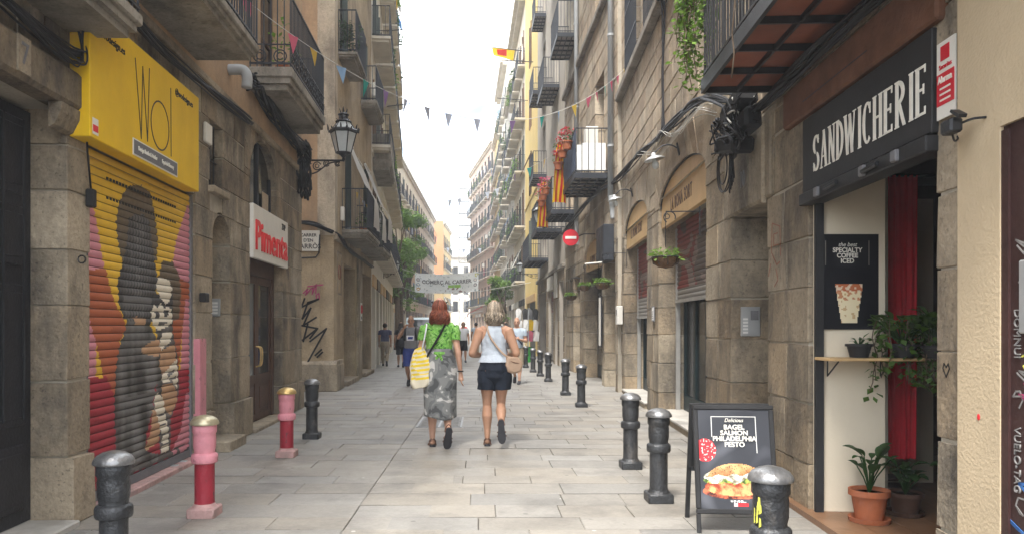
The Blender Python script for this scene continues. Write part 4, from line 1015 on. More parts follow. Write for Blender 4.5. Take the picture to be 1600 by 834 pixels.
# sandwich shop: room, beam, sign
rm = MB(); X0_, X1_ = R1.x(3.9), R1.x(8.6)
rm.quad((X0_, -.6, 3.0), (X1_, -.6, 3.0), (X1_, -4, 3.0), (X0_, -4, 3.0)); rm.quad((X0_, -4, 0), (X1_, -4, 0), (X1_, -4, 3), (X0_, -4, 3)); rm.quad((X1_, -.6, 0), (X1_, -4, 0), (X1_, -4, 3), (X1_, -.6, 3)); rm.quad((X0_, -.6, 0), (X0_, -4, 0), (X0_, -4, 3), (X0_, -.6, 3))
rm.build('shop_room', 'brown_wood', R1.root, fix=False)
pls = random.Random(4)
for k in range(10):
    y_ = .06-.27*k; MB().box(R1.x(4.0), R1.x(8.5), y_-.266, y_, -.02, .045+pls.uniform(0, .002)).build('floor_plank', 'floor_wood', R1.root)
xs_ = R1.x(5.92)
MB().box(xs_-.06, xs_-.02, -.55, -.03, .04, 2.62).build('shop_partition', 'cream_wall', R1.root)
MB().box(xs_-.10, xs_-.062, -.08, -.02, .04, 2.5).build('door_frame', 'sign_black', R1.root)
MB().box(R1.x(7.0), R1.x(7.05), -1.5, -.86, .04, 2.6).build('shop_partition', 'cream_wall', R1.root)
bm_ = MB(); a, b = R1.r(4.0, 6.35)
bm_.box(a, b, -.3, .05, 3.06, 3.36, ch=.015); bm_.v = [(x_, y_, z+.012*noise.noise((x_*3, y_*3, z*3))) for x_, y_, z in bm_.v]; bm_.build('timber_beam', 'beam_wood', R1.root)
MB().box(R1.x(4.8), R1.x(4.8)+1.1, .049, .052, 3.17, 3.178).build('beam_crack', 'dark_wood', R1.root)
ss = thing('shop_sign', 'black sign board with white letters reading Sandwicherie over the sandwich shop', 'sign', R1.w(5.02, 0, 2.44), R1.rz)
hw = .94
MB().box(-hw, hw, -.06, .03, .04, .60, ch=.006).build('board', 'sign_black', ss)
MB().box(-hw, hw, -.08, .06, -.06, .03, ch=.008).build('shutter_housing', 'sign_black', ss)
for xx in (-.62, -.2, .55): MB().box(xx-.035, xx+.035, .055, .085, -.05, .02, ch=.008).build('clamp', 'sign_grey', ss)
for xx in (-.35, .25): MB().tube([(xx-.05, .07, -.01), (xx+.12, .085, -.025)], .016, 7).build('latch', 'black_iron', ss)
# hand-painted condensed serif letters: thick stems, thin bars
def seriflet(mb, ch, x0, wd, ht, y, fl):
    T, t = .30*wd, .12*wd
    def st(x, z0=0, z1=1, w_=T, x2=None): ribbon_(x, z0, x if x2 is None else x2, z1, w_)
    def ribbon_(xa, za, xb, zb, w_):
        P = [(xa-w_/2, za*ht), (xa+w_/2, za*ht), (xb+w_/2, zb*ht), (xb-w_/2, zb*ht)]
        mb.prism([(fl*(x0+p), z) for p, z in P], y, y+.003, 'y')
    def bar(xa, xb, z, h_=.055): mb.prism([(fl*(x0+xa), (z-h_/2)*ht), (fl*(x0+xb), (z-h_/2)*ht), (fl*(x0+xb), (z+h_/2)*ht), (fl*(x0+xa), (z+h_/2)*ht)], y+.0004, y+.0034, 'y')
    def sf(x, z, w_=.42*wd): bar(x-w_/2, x+w_/2, z, .03)
    def bow(cx, cz, rx, rz_, a0, a1, thick=T):
        n = 12
        for k in range(n):
            A, B_ = rad(a0+(a1-a0)*k/n), rad(a0+(a1-a0)*(k+1)/n); P = []
            for an, s_ in ((A, 1), (B_, 1), (B_, -1), (A, -1)):
                tk = (t+(thick-t)*abs(math.cos(an)))/2
                P.append((fl*(x0+cx+(rx+s_*tk)*math.cos(an)), (cz+(rz_+s_*tk/ht)*math.sin(an))*ht))
            mb.prism(P, y, y+.003, 'y')
    l_, r_ = T*.6, wd-T*.6
    if ch in 'IHDERN': pass
    if ch == 'I': st(wd*.35); sf(wd*.35, .015); sf(wd*.35, .985); return .7*wd
    if ch == 'H': st(l_); st(r_); bar(l_, r_, .5); [sf(q, z) for q in (l_, r_) for z in (.015, .985)]
    if ch == 'N': st(l_, w_=t); st(r_, w_=t); ribbon_(l_, 1, r_, 0, T); sf(l_, .015); sf(r_, .985); sf(l_, .985)
    if ch == 'A': ribbon_(l_-.04*wd, 0, wd*.5, 1, t); ribbon_(r_+.04*wd, 0, wd*.5, 1, T); bar(wd*.25, wd*.75, .3, .04); sf(l_, .015); sf(r_, .015)
    if ch == 'W': [ribbon_(xa, za, xb, zb, w_) for xa, za, xb, zb, w_ in ((.05*wd, 1, .35*wd, 0, T), (.35*wd, 0, .62*wd, .95, t), (.62*wd, .95, .92*wd, 0, T), (.92*wd, 0, 1.2*wd, 1, t))]; sf(.05*wd, .985); sf(1.2*wd, .985); sf(.62*wd, .96, .3*wd); return 1.45*wd
    if ch == 'D': st(l_); bow(l_, .5, r_-l_, .46, -90, 90); sf(l_, .015); sf(l_, .985)
    if ch == 'E': st(l_); bar(l_, r_, .03); bar(l_, r_, .97); bar(l_, r_*.85, .52); st(r_, .0, .16, t); st(r_, .84, 1, t); st(r_*.85, .42, .62, t); sf(l_, .015); sf(l_, .985)
    if ch == 'R': st(l_); bow(l_, .74, (r_-l_)*.9, .23, -90, 90); ribbon_(l_+T*.7, .5, r_+.05*wd, 0, T*.9); sf(l_, .015); sf(l_, .985)
    if ch == 'C': bow(wd*.52, .5, wd*.40, .46, 50, 310); st(r_, .70, .95, t)
    if ch == 'S': bow(wd*.5, .735, wd*.33, .225, 20, 255); bow(wd*.5, .265, wd*.34, .225, -160, 75); st(r_, .74, .97, t); st(l_*.8, .03, .26, t)
    return 1.12*wd
lb = MB(); x_ = 0; wd = .124; adv = []
for ch in 'SANDWICHERIE':
    q = MB(); adv.append((ch, x_)); x_ += seriflet(q, ch, 0, wd, .3, 0, 1)*1.02
for ch, xx in adv: seriflet(lb, ch, xx-x_/2+.10, wd, .27, .032, -1)
lb.v = [(p[0], p[1], p[2]+.155) for p in lb.v]; lb.build('lettering', 'letter_white', ss, fix=False)
# the alarm plate on the pier
al = thing('alarm_sign', 'white and red alarm plate on the pier at the sandwich shop', 'sign', R1.w(3.965, .012, 2.53), R1.rz)
MB().box(-.085, .085, 0, .008, 0, .40).build('plate', 'sign_white', al); MB().box(-.08, .08, .008, .011, .07, .235).build('red_field', 'sign_red', al); MB().box(-.035, .045, .008, .011, .30, .375).build('red_mark', 'sign_red', al)
lettering('Alarma', al, 'letter_white', (0, .012, .20), .05, .9, .001); lettering('Securitas', al, 'sign_red', (0, .009, .268), .036, .9)
for k in range(3): MB().box(-.05, .05, .011, .0125, .09+k*.03, .10+k*.03).build('printed_line', 'letter_white', al)
# things on the pier faces
hm = MB(); px = R1.x(3.97)
ribbon(hm, [(px, 1.19), (px-.03, 1.235), (px-.02, 1.26), (px, 1.24), (px+.02, 1.26), (px+.03, 1.235), (px, 1.19)], .006, .014)
tag(hm.build('graffiti', 'spray_black', None, loc=R1.root.location, rz=R1.rz), 'tiny black heart drawn on the stone pier beside the beige wall', 'graffiti')
hm = MB(); px = R1.x(6.62)
for p in ([(-.12, 2.05), (-.1, 2.3), (.1, 2.35), (.12, 2.1), (-.02, 1.98), (-.1, 2.0)], [(-.06, 2.15), (.06, 2.15), (.06, 2.25), (-.04, 2.25)], [(.0, 1.95), (-.05, 1.85), (.04, 1.8)], [(.14, 2.0), (.2, 1.9)]): ribbon(hm, [(px+q[0], q[1]) for q in p], .009, .016)
tag(hm.build('graffiti', 'spray_rust', None, loc=R1.root.location, rz=R1.rz), 'faint rusty face doodle on the pier left of the sandwich shop', 'graffiti')
# near balcony with terracotta underside
nb_ = balcony(R1, 2.6, 6.78, 3.63, .62, 'grid', t=.12, tiles=(8, 2), tile_mat='tile_terracotta', rail='black_iron', step=.085, m='black_iron')

# ------------------------------------------------------------------ next two buildings along the right
R2 = Bld('stone_building', 'pale stone building on the right with iron balconies, flags and geraniums', 1, 17.0, 2.97, -.015)
h2 = [H(R2, 17.25, 18.65, 0, 3.1), H(R2, 19.05, 21.95, 0, 3.76, .42), H(R2, 22.9, 24.3, 0, 3.0)]
u2 = [H(R2, 18.75, 20.05, 5.1, 7.7), H(R2, 23.6, 24.9, 5.0, 7.5), H(R2, 18.75, 20.05, 9.55, 12), H(R2, 23.7, 25.0, 10.45, 12.6), H(R2, 18.75, 20.05, 13.5, 15.8), H(R2, 23.7, 25, 14.2, 16.3)]
x0, x1 = R2.r(17.0, 26.5)
wall(R2.root, x0, x1, 0, 19, grow(h2+u2), 'mortar', y=-.013, rev=.45, depth=7)
v2 = (h2[1][0]-pad, h2[1][1]+pad, 3.34, 4.15)
ashlar(R2.root, x0, x1, 0, 3.4, [h[:4] for h in h2]+[v2], depth=.44, course=(.4, .55), length=(.5, .85), seed=31)
ashlar(R2.root, x0, x1, 3.4, 9.2, [v2]+u2, 'stone_pale', depth=.3, course=(.36, .44), length=(.6, 1.0), seed=32, gap=.011, jit=.003)
MB().box(x0, x1, -.1, .012, 9.38, 19).build('upper_facing', 'stone_pale', R2.root) if False else None
ashlar(R2.root, x0, R2.x(23.3), 9.38, 12.6, u2, 'stone_pale', depth=.3, course=(.55, .7), length=(.8, 1.2), seed=33, gap=.011, jit=.003)
voussoirs(R2.root, h2[1][0], h2[1][1], 3.34, .42, 4.15, 'stone_pale', depth=.33, n=11, pad=pad)
MB().box(x0, x1, -.02, .12, 9.2, 9.38, ch=.03).build('string_course', 'slab_conc', R2.root)
for hh in u2: window(R2.root, hh[0], hh[1], hh[2], hh[3], -.25, frame='dark_wood', rows=3)
for hh in (h2[0], h2[2]):
    q = MB(); a, b = hh[:2]; q.box(a, b, -.42, -.37, .05, hh[3]); d_ = q.build('door', 'teal_door', R2.root); MB().box(a+.15, b-.15, -.37, -.36, .5, hh[3]-.5).build('pane', 'glass_dark', d_)
a, b = h2[1][:2]; mid = (a+b)/2; hw = (b-a)/2
bt = thing('shop_sign', 'wooden arched shop board above the far dark doorway with hanging baskets', 'sign', R2.w(20.5, 0, 0), R2.rz)
MB().prism([(hw*math.cos(math.pi*k/18)*.995, 3.34+.41*math.sin(math.pi*k/18)) for k in range(19)]+[(-hw*.995, 3.0), (hw*.995, 3.0)], -.12, -.05, 'y').build('board', 'board_wood', bt)
lettering('LA BONA SORT', bt, 'brown_wood', (0, -.047, 3.27), .27, .66, .0, space=1.22)
d_ = MB().box(a, b, -.42, -.37, .05, 3.05).build('door', 'teal_door', R2.root)
for k in range(3): MB().box(a+.1+(b-a)/3*k, a+(b-a)/3*(k+1)-.1, -.37, -.36, .4, 2.8).build('pane', 'glass_dark', d_)
for Y, ztop in ((17.35, 19), (23.05, 19)):
    dp = thing('drainpipe', 'grey drainpipe '+('between the two pale stone facades' if Y < 20 else 'past the flags on the right facade'), 'drainpipe', R2.w(Y, .09, 0), R2.rz)
    MB().lathe([(.065, 4.4 if Y < 20 else 4.6), (.065, ztop)], 12).build('pipe', 'pipe_grey', dp, True)
    MB().tube(smooth_path([(0, 0, 4.45 if Y < 20 else 4.65), (0, -.02, 4.3), (.08, -.06, 4.1), (.1, -.08, 3.9)], 5), .06, 10).build('shoe', 'pipe_grey', dp, True)
    for zz in (5.5, 8, 10.5, 13): MB().lathe([(.075, zz), (.075, zz+.05)], 12).build('clamp', 'pipe_grey', dp)
bM = balcony(R2, 18.1, 20.85, 5.07, .80, 'grid', t=.13, tiles=(6, 4), step=.16, h=1.05)
bN = balcony(R2, 23.3, 25.3, 5.0, .82, 'grid', t=.13, tiles=(5, 4), step=.13)
bA = balcony(R2, 23.4, 25.5, 10.4, .62, 'grid', t=.13, tiles=(5, 4), net='net_blue')
balcony(R2, 18.3, 20.6, 13.4, .7, 'grid', tiles=(5, 4)); balcony(R2, 23.4, 25.3, 14.1, .62, 'grid', tiles=(5, 4))
x_ = R2.x(19.45); 
q = MB(); q.box(-1.2, 1.15, .60, .615, .08, .72); q.box(-1.28, -1.265, .05, .6, .08, .72); q.build('white_screen', 'sheet_white', bM)
q = MB(); q.box(-1.34, -1.325, .06, .74, .06, .66); q.build('end_screen', 'sheet_white', bM)
ac = MB().box(-1.15, -.75, .2, .5, .55, 1.15, ch=.015).build('air_conditioner', 'off_white', bM)
q = MB(); q.box(-1.3, 1.3, .772, .776, .1, 1.0); q.build('windbreak_net', 'net_blue', bM)

R2b = Bld('plaster_building', 'grey plaster building on the right with the no entry sign side street shops', 1, 26.5, 2.8275, -.015)
h3 = [H(R2b, 26.9, 28.2, 0, 3.1), H(R2b, 28.7, 29.6, 0, 2.5), H(R2b, 30.2, 32.2, 0, 2.9), H(R2b, 33.2, 36.2, 0, 3.0)]
u3 = [H(R2b, 28.5, 29.7, z, z+2.4) for z in (5.0, 10.4, 15)]+[H(R2b, 33.5, 34.8, z, z+2.4) for z in (4.4, 8.0, 11.6, 15)]
x0, x1 = R2b.r(26.5, 37.5)
wall(R2b.root, x0, x1, 0, 20, h3+u3, 'plaster_grey', rev=.35)
ashlar(R2b.root, x0, x1, 0, 3.5, h3, depth=.3, y=.02, course=(.5, .7), length=(.7, 1.2), seed=41)
for hh in u3: window(R2b.root, hh[0], hh[1], hh[2], hh[3], -.2, frame='dark_wood', rows=3)
for i, hh in enumerate(h3):
    a, b = hh[:2]
    if i == 2: 
        s_ = put('roller_shutter', None, R2b.root); slats(s_, R2b, 30.22, 32.18, .05, 2.9, .1, 14, sh_col(31.0), -.12)
    else: MB().box(a, b, -.3, -.25, .05, hh[3]).build('door', 'dark_wood', R2b.root)
MB().box(*R2b.r(26.5, 37.5), -.02, .10, 3.5, 3.66, ch=.02).build('string_course', 'slab_conc', R2b.root)
wp = thing('shop_sign', 'arched cream shop panel over a narrow doorway on the right', 'sign', R2b.w(29.15, .02, 2.55), R2b.rz)
MB().prism([(-.42, 0), (.42, 0)]+[(.42*math.cos(math.pi*k/10), .75+.35*math.sin(math.pi*k/10)) for k in range(11)], 0, .05, 'y').build('panel', 'sign_white', wp)
wp = thing('shop_sign', 'pale rectangular shop panel above the grey patterned shutter', 'sign', R2b.w(31.2, .02, 2.92), R2b.rz)
MB().box(-.95, .95, 0, .06, 0, .55, ch=.01).build('panel', 'off_white', wp)
balcony(R2b, 27.4, 29.9, 4.95, .92, 'grid', t=.13, tiles=(5, 4), net='net_blue'); balcony(R2b, 28.2, 30.6, 10.35, .62, 'grid', t=.13, tiles=(5, 4), net='net_blue'); balcony(R2b, 28.2, 30.4, 15, .6, 'grid', tiles=(5, 4))
balcony(R2b, 32.3, 36.2, 4.35, .85, 'grid', t=.14, tiles=(6, 4)); balcony(R2b, 33, 35.2, 8.0, .6, 'grid', tiles=(5, 4)); balcony(R2b, 33, 35.2, 11.6, .6, 'grid', tiles=(5, 4)); balcony(R2b, 33.2, 35, 15, .5, 'grid', tiles=(5, 4))
# ------------------------------------------------------------------ further buildings
WINC = {}
def win_unit(parent, cx, z0, w_, h_, y, kind):
    k = (round(w_, 2), round(h_, 2), kind)
    if k not in WINC:
        f = MB(); t = .06
        f.box(-w_/2, w_/2, -.05, 0, 0, t); f.box(-w_/2, w_/2, -.05, 0, h_-t, h_); f.box(-w_/2, -w_/2+t, -.05, 0, t, h_-t); f.box(w_/2-t, w_/2, -.05, 0, t, h_-t); f.box(-.04, .04, -.05, .002, t, h_-t)
        p = MB().box(-w_/2+.03, w_/2-.03, -.04, -.03, .03, h_-.03)
        l = MB()
        for s_ in (-1, 1):
            l.box(s_*w_/2*.98-(.0 if s_ > 0 else .0), s_*w_/2*.98-s_*.05, 0, .2, 0, h_)
        WINC[k] = (f.mesh('window', 'off_white' if kind else 'dark_wood'), p.mesh('pane', 'glass_dark'), l.mesh('shutter_leaf', ('persiana', 'persiana_brown')[kind]))
    a, b, c = WINC[k]
    o = put('window', a, parent, (cx, y, z0)); put('pane', b, o); put('shutter_leaf', c, o)
    return o
SLABC = {}
def balc_unit(parent, cx, z, w_, p, rr, m='slab_far', net=None, h=.98):
    k = (round(w_, 2), round(p, 2), m)
    if k not in SLABC:
        b = MB(); b.box(-w_/2, w_/2, -.04, p, -.09, 0); b.box(-w_/2+.06, w_/2-.06, -.04, p-.06, -.17, -.09); SLABC[k] = b.mesh('balcony', m)
    o = put('balcony', SLABC[k], parent, (cx, 0, z)); put('railing', railing_mesh(w_-.05, p-.03, h, 'rail_paint', .13), o)
    if net: MB().quad((-w_/2+.04, p-.045, .06), (w_/2-.04, p-.045, .06), (w_/2-.04, p-.045, h-.02), (-w_/2+.04, p-.045, h-.02)).build('windbreak_net', net, o, fix=False)
    return o
ORD = ['first', 'second', 'third', 'fourth', 'fifth', 'sixth', 'seventh', 'eighth', 'ninth', 'tenth']+[f'{k}th' for k in range(11, 31)]
def gen(name, label, side, Ya, Xa, Yb, Xb, hgt, wm, floors, bays, p=.55, seed=0, ground='stone_plain', cornice=.35, skip=0, gfz=3.6, plants=.25, wide=False, short='', nets=.25):
    r_ = random.Random(seed); sl = (Xb-Xa)/(Yb-Ya); B = Bld(name, label, side, Ya, Xa, sl)
    Lx = math.hypot(Yb-Ya, Xb-Xa); s_ = side; x0, x1 = (0, Lx) if s_ > 0 else (-Lx, 0)
    hs = []; bw = Lx/bays
    cen = [x0+bw*(i+.5) for i in range(bays)]
    ww = min(1.15, bw*.5)
    fl = [(z, 2.25) for z in floors]
    for z, wh in fl: hs += [(c-ww/2, c+ww/2, z+.02, z+wh) for c in cen]
    gh = [(c-bw*.34, c+bw*.34, 0, 2.8) for c in cen]
    wall(B.root, x0, x1, 0, hgt, hs+gh, wm, rev=.22, depth=9)
    for c in cen:
        k = r_.random(); m = ('dark_wood', 'teal_door', 'shutter_grey', 'brown_wood', 'glass_dark')[r_.randrange(5)]
        d_ = MB().box(c-bw*.34, c+bw*.34, -.22, -.17, .02, 2.8).build('door', m, B.root)
        MB().box(c-bw*.36, c+bw*.36, 0, .06, 2.75, 3.15, ch=.01).build('fascia', ('off_white', 'brown_wood', 'sign_black', 'board_wood', 'stone_plain')[r_.randrange(5)], B.root)
    for z, wh in fl:
        for c in cen:
            kd = 1 if r_.random() < .4 else 0
            win_unit(B.root, c, z+.02, ww, wh-.02, -.14, kd)
            q_ = r_.random()
            if q_ < .30: MB().box(c-ww*.46, c+ww*.46, -.10, -.06, z+wh*r_.uniform(.25, .6), z+wh).build('roll_blind', r_.choice(['persiana', 'persiana_brown', 'off_white', 'net_blue']), B.root)
            elif q_ < .38: MB().box(c+ww*.55, c+ww*.55+.6, .0, .28, z+1.5, z+1.95, ch=.02).build('air_conditioner', 'off_white', B.root)
            elif q_ < .50: MB().prism([(0, z+wh-.05), (.55, z+1.05), (.57, z+1.05), (.02, z+wh)], c-ww*.6, c+ww*.6, 'x').build('blind', r_.choice(['awning', 'persiana_brown', 'persiana', 'pen_blue']), B.root)
            if wide and c != cen[0]: continue
            if wide:
                o = balc_unit(B.root, (x0+x1)/2, z, Lx*.94, p, r_)
            elif r_.random() >= skip:
                o = balc_unit(B.root, c, z, min(bw*.84, 2.2), p*(1 if z < floors[-1] else .7), r_, net='net_blue' if r_.random() < nets else None)
            if r_.random() < plants:
                q = MB(); rl = random.Random(r_.random())
                cc = c+r_.uniform(-.4, .4); leaves(q, (0, 0, .2), (.45, .16, .45), 90, .16, rl)
                pt = tag(q.build('balcony_plant', r_.choice(['leaf', 'leaf_grey', 'leaf_light', 'leaf_dark']), None, loc=B.mat @ Vector((cc, p-.1, z+.35)), rz=B.rz, fix=False), f'green plants on the {ORD[floors.index(z)]} floor balcony, {ORD[cen.index(c) if s_ > 0 else bays-1-cen.index(c)]} bay of the {short}', 'plant', 'plants on the far balconies')
            elif r_.random() < .16:
                q = MB(); nx = 6; wv = r_.uniform(.5, .9)
                q.add([(-wv/2+wv*i/nx, .02*math.sin(i*2), zz) for zz in (0, -.75) for i in range(nx+1)], [(i, i+1, i+nx+2, i+nx+1) for i in range(nx)])
                tag(q.build('laundry_cloth', r_.choice(['pen_blue', 'sheet_white', 'pen_pink', 'flag_yellow', 'pen_slate']), None, loc=B.mat @ Vector((c+r_.uniform(-.4, .4), p+.02, z+.97)), rz=B.rz, fix=False), f'cloth hung on the {ORD[floors.index(z)]} floor rail, {ORD[cen.index(c) if s_ > 0 else bays-1-cen.index(c)]} bay of the {short}', 'cloth', 'cloths hung on the far balconies')
    if cornice: MB().box(x0, x1, -.1, cornice, hgt-.35, hgt-.1).build('cornice', 'slab_far', B.root); MB().box(x0, x1, -.1, cornice*.6, hgt-.55, hgt-.35).build('cornice_moulding', 'slab_far', B.root)
    for z in floors[1:2]: MB().box(x0, x1, -.02, .05, z-.3, z-.2).build('string_course', wm, B.root)
    return B
L2b = gen('plaster_building', 'tan plaster building on the left beyond the corner building, behind the far lantern', -1, 24.5, -3.57, 45, -5.3, 22, 'plaster_white', [3.9, 7.3, 10.8, 14.2, 17.4], 8, .6, 3, plants=.4, short='tan left building', nets=.5)
L3 = gen('plaster_building', 'pale yellow building far down the left behind the trees', -1, 47, -8.5, 119, -7.6, 18, 'plaster_cream', [4.2, 7.6, 11, 14.2], 22, .5, 5, plants=.2, short='pale yellow left building')
R3 = gen('plaster_building', 'ochre yellow plaster building on the right past the flags', 1, 37.5, 2.66, 46, 2.52, 22, 'plaster_yellow', [5.0, 8.6, 12.2, 15.6], 1, .45, 7, plants=0, skip=.6, short='ochre yellow building')
R4 = gen('plaster_building', 'cream building on the right just past the yellow one, with planted balconies', 1, 46, 2.52, 56.5, 2.28, 21.5, 'plaster_cream', [4.2, 7.5, 10.8, 14, 17.2], 4, .62, 9, plants=.8, cornice=.6, short='cream right building', nets=.4)
R4b = gen('plaster_building', 'greyish building on the right between the cream and the whitish ones', 1, 56.5, 2.28, 66, 2.05, 19.8, 'plaster_grey', [4.6, 8.2, 11.5, 14.6], 3, .7, 19, plants=.5, cornice=.4, short='greyish right building', nets=.3)
R5 = gen('plaster_building', 'tall whitish building far right below a heavy cornice', 1, 66, 2.05, 78, 1.72, 24.5, 'plaster_white', [4.2, 7.5, 10.8, 14, 17.2, 20.4], 4, .55, 11, plants=.6, cornice=.6, short='tall whitish right building')
R5b = gen('plaster_building', 'ochre building far right before the bend of the street', 1, 78, 1.72, 90, 1.35, 22.5, 'plaster_ochre', [4.4, 7.9, 11.4, 14.6, 17.8], 5, .6, 21, plants=.4, cornice=.4, short='far ochre building', nets=.4)
R6 = gen('plaster_building', 'narrow pinkish building at the far bend of the street on the right', 1, 90, 1.3, 112, -1.9, 23.5, 'plaster_pink', [4.2, 7.5, 10.8, 14, 17.2, 20], 8, .55, 13, plants=.5, cornice=.4, short='building at the bend')
OR = gen('plaster_building', 'orange walled building at the far end of the street on the left', -1, 125, -6.5, 140, -5.9, 18.6, 'plaster_ochre', [4.2, 7.6, 11, 14.2], 5, .4, 15, plants=.1, cornice=.3, short='orange walled building')
MB().box(.01, .06, -9, -.02, 8.6, 18.6).build('orange_flank', 'plaster_orange', OR.root)
# cream building that closes the street
EB = Bld('plaster_building', 'cream building closing the far end of the street', 1, 152, -13, 0)
EB.root.rotation_euler = (0, 0, math.pi); EB.root.location = (-3, 152, 0)
hs = [(-8+2.1*i-.5, -8+2.1*i+.5, z, z+2.1) for i in range(9) for z in (4.4, 7.8, 11.2)]
wall(EB.root, -10, 10, 0, 15.4, hs, 'plaster_white', rev=.25, depth=8)
for h_ in hs: win_unit(EB.root, (h_[0]+h_[1])/2, h_[2], 1.0, 2.1, -.16, 0)
MB().box(-10, 10, -.1, .4, 14.9, 15.2).build('cornice', 'slab_conc', EB.root)
for i in range(6): MB().box(-9+3.2*i, -6.8+3.2*i, -.25, -.2, 0, 3.0).build('door', 'glass_dark', EB.root)
# scaffold clad gable beyond the bend
sf_ = thing('scaffold', 'grey scaffold tower standing at the far bend of the street', 'scaffold', (-2.75, 116, 0))
for i in range(12):
    MB().box(-.9, .9, -.6, .6, 1.85*i+1.8, 1.85*i+1.86).build('platform', 'pipe_grey', sf_)
for a_ in (-.9, 0, .9):
    for b_ in (-.6, .6): MB().tube([(a_, b_, 0), (a_, b_, 23)], .04, 5).build('standard', 'pipe_grey', sf_)
for i in range(11):
    MB().tube([(-.9, -.6, 1.85*i+1.8), (.9, -.6, 1.85*i+3.65)], .03, 5).build('brace', 'pipe_grey', sf_); MB().tube([(-.9, -.62, 1.85*i+2.8), (.9, -.62, 1.85*i+2.8)], .03, 5).build('guard_rail', 'pipe_grey', sf_)
# stone parapet balcony on the tan building
pb = balcony(L2b, 25.2, 28.4, 6.95, .62, t=.35, h=.2)
MB().box(-1.6, 1.6, .5, .6, 0, .82, ch=.015).build('parapet', 'slab_conc', pb); MB().box(1.5, 1.6, 0, .5, 0, .82, ch=.015).build('parapet', 'slab_conc', pb)
# ------------------------------------------------------------------ street lanterns
def lantern(label, B, Y, z, arm, s=1.0, o0=0.0):
    t = thing('street_lantern', label, 'street lamp', B.w(Y, o0, z), B.rz, 'wrought iron wall lanterns')
    t.scale = (s, s, s)
    b = MB(); A = arm
    b.box(-.05, .05, 0, .03, -.30, .12); b.tube([(0, 0, .0), (0, A, .0)], .018, 6)
    b.tube(smooth_path([(0, .02, -.26), (0, A*.35, -.22), (0, A*.65, -.06), (0, A*.9, -.02)], 6), .014, 5)
    for c, r_ in ((A*.14, .085), (A*.38, .07), (A*.60, .05), (A*.86, .045)): b.ring((0, c, -.10 if c < A*.5 else -.055), r_, .011, 14, 4, 'x', a0=20, a1=330); b.ring((0, c, -.10 if c < A*.5 else -.055), r_*.5, .009, 10, 4, 'x', a0=60, a1=400)
    b.build('bracket', 'black_iron', t)
    c = (0, A, 0); g = MB(); fr = MB(); n = 6
    fr.lathe([(.012, -.02), (.03, .02), (.02, .05), (.06, .09), (.10, .115), (.135, .125), (.135, .145)], 12, c)
    P = lambda r_, k, z: (c[0]+r_*math.cos(math.pi*2*(k+.5)/n), c[1]+r_*math.sin(math.pi*2*(k+.5)/n), z)
    for k in range(n):
        fr.tube([P(.135, k, .13), P(.232, k, .50)], .010, 4)
        g.quad(P(.13, k, .14), P(.13, k+1, .14), P(.226, k+1, .49), P(.226, k, .49))
        g.quad(P(.20, k, .56), P(.20, k+1, .56), P(.12, k+1, .68), P(.12, k, .68))
        fr.tube([P(.215, k, .54), P(.115, k, .69)], .010, 4)
    fr.lathe([(.225, .485), (.27, .50), (.275, .53), (.235, .555), (.20, .56)], 6, c, a0=math.pi/6, a1=math.pi*2+math.pi/6)
    fr.lathe([(.13, .68), (.15, .69), (.11, .72), (.085, .74), (.085, .80), (.10, .81), (.10, .825), (.07, .84), (.045, .86)], 12, c)
    for k in range(18):
        an = 2*math.pi*k/18; r_ = .265 if k % 3 else .285; h_ = .045 if k % 3 else .085
        q = (c[0]+r_*math.cos(an), c[1]+r_*math.sin(an)); d = (math.cos(an), math.sin(an))
        fr.tube([(q[0], q[1], .525), (q[0]+d[0]*.008, q[1]+d[1]*.008, .525+h_*.6), (q[0]+d[0]*.022, q[1]+d[1]*.022, .525+h_)], [.016, .012, .003], 4)
    for k in range(6):
        an = 2*math.pi*k/6; q = (c[0]+.10*math.cos(an), c[1]+.10*math.sin(an))
        fr.tube([(q[0], q[1], .70), (q[0]*1+.035*math.cos(an), q[1]+.035*math.sin(an), .74)], [.014, .004], 4)
        q = (c[0]+.05*math.cos(an), c[1]+.05*math.sin(an)); fr.tube([(q[0], q[1], .845), (q[0]+.03*math.cos(an), q[1]+.03*math.sin(an), .93)], [.012, .003], 4)
    fr.tube([(0, A, .85), (0, A, .97)], [.012, .004], 5)
    fr.build('lantern_frame', 'black_iron', t); g.build('glass', 'lamp_glass', t, fix=False)
    MB().lathe([(.03, .16), (.045, .20), (.05, .30), (.03, .38), (.005, .40)], 10, c).build('bulb', 'white_paint', t, True)
    return t
lantern('large wrought iron lantern on a scrolled bracket at the left building corner', L1, 13.75, 4.42, .76)
lantern('wrought iron lantern on the right between the flag and the balconies', R2, 26.2, 4.85, .9)
lantern('wrought iron lantern far down the left above the walking men', L2b, 33, 3.75, .7, .75)
lantern('wrought iron lantern far down the right below the wooden balcony', R2b, 37.2, 4.0, 1.1, .8)

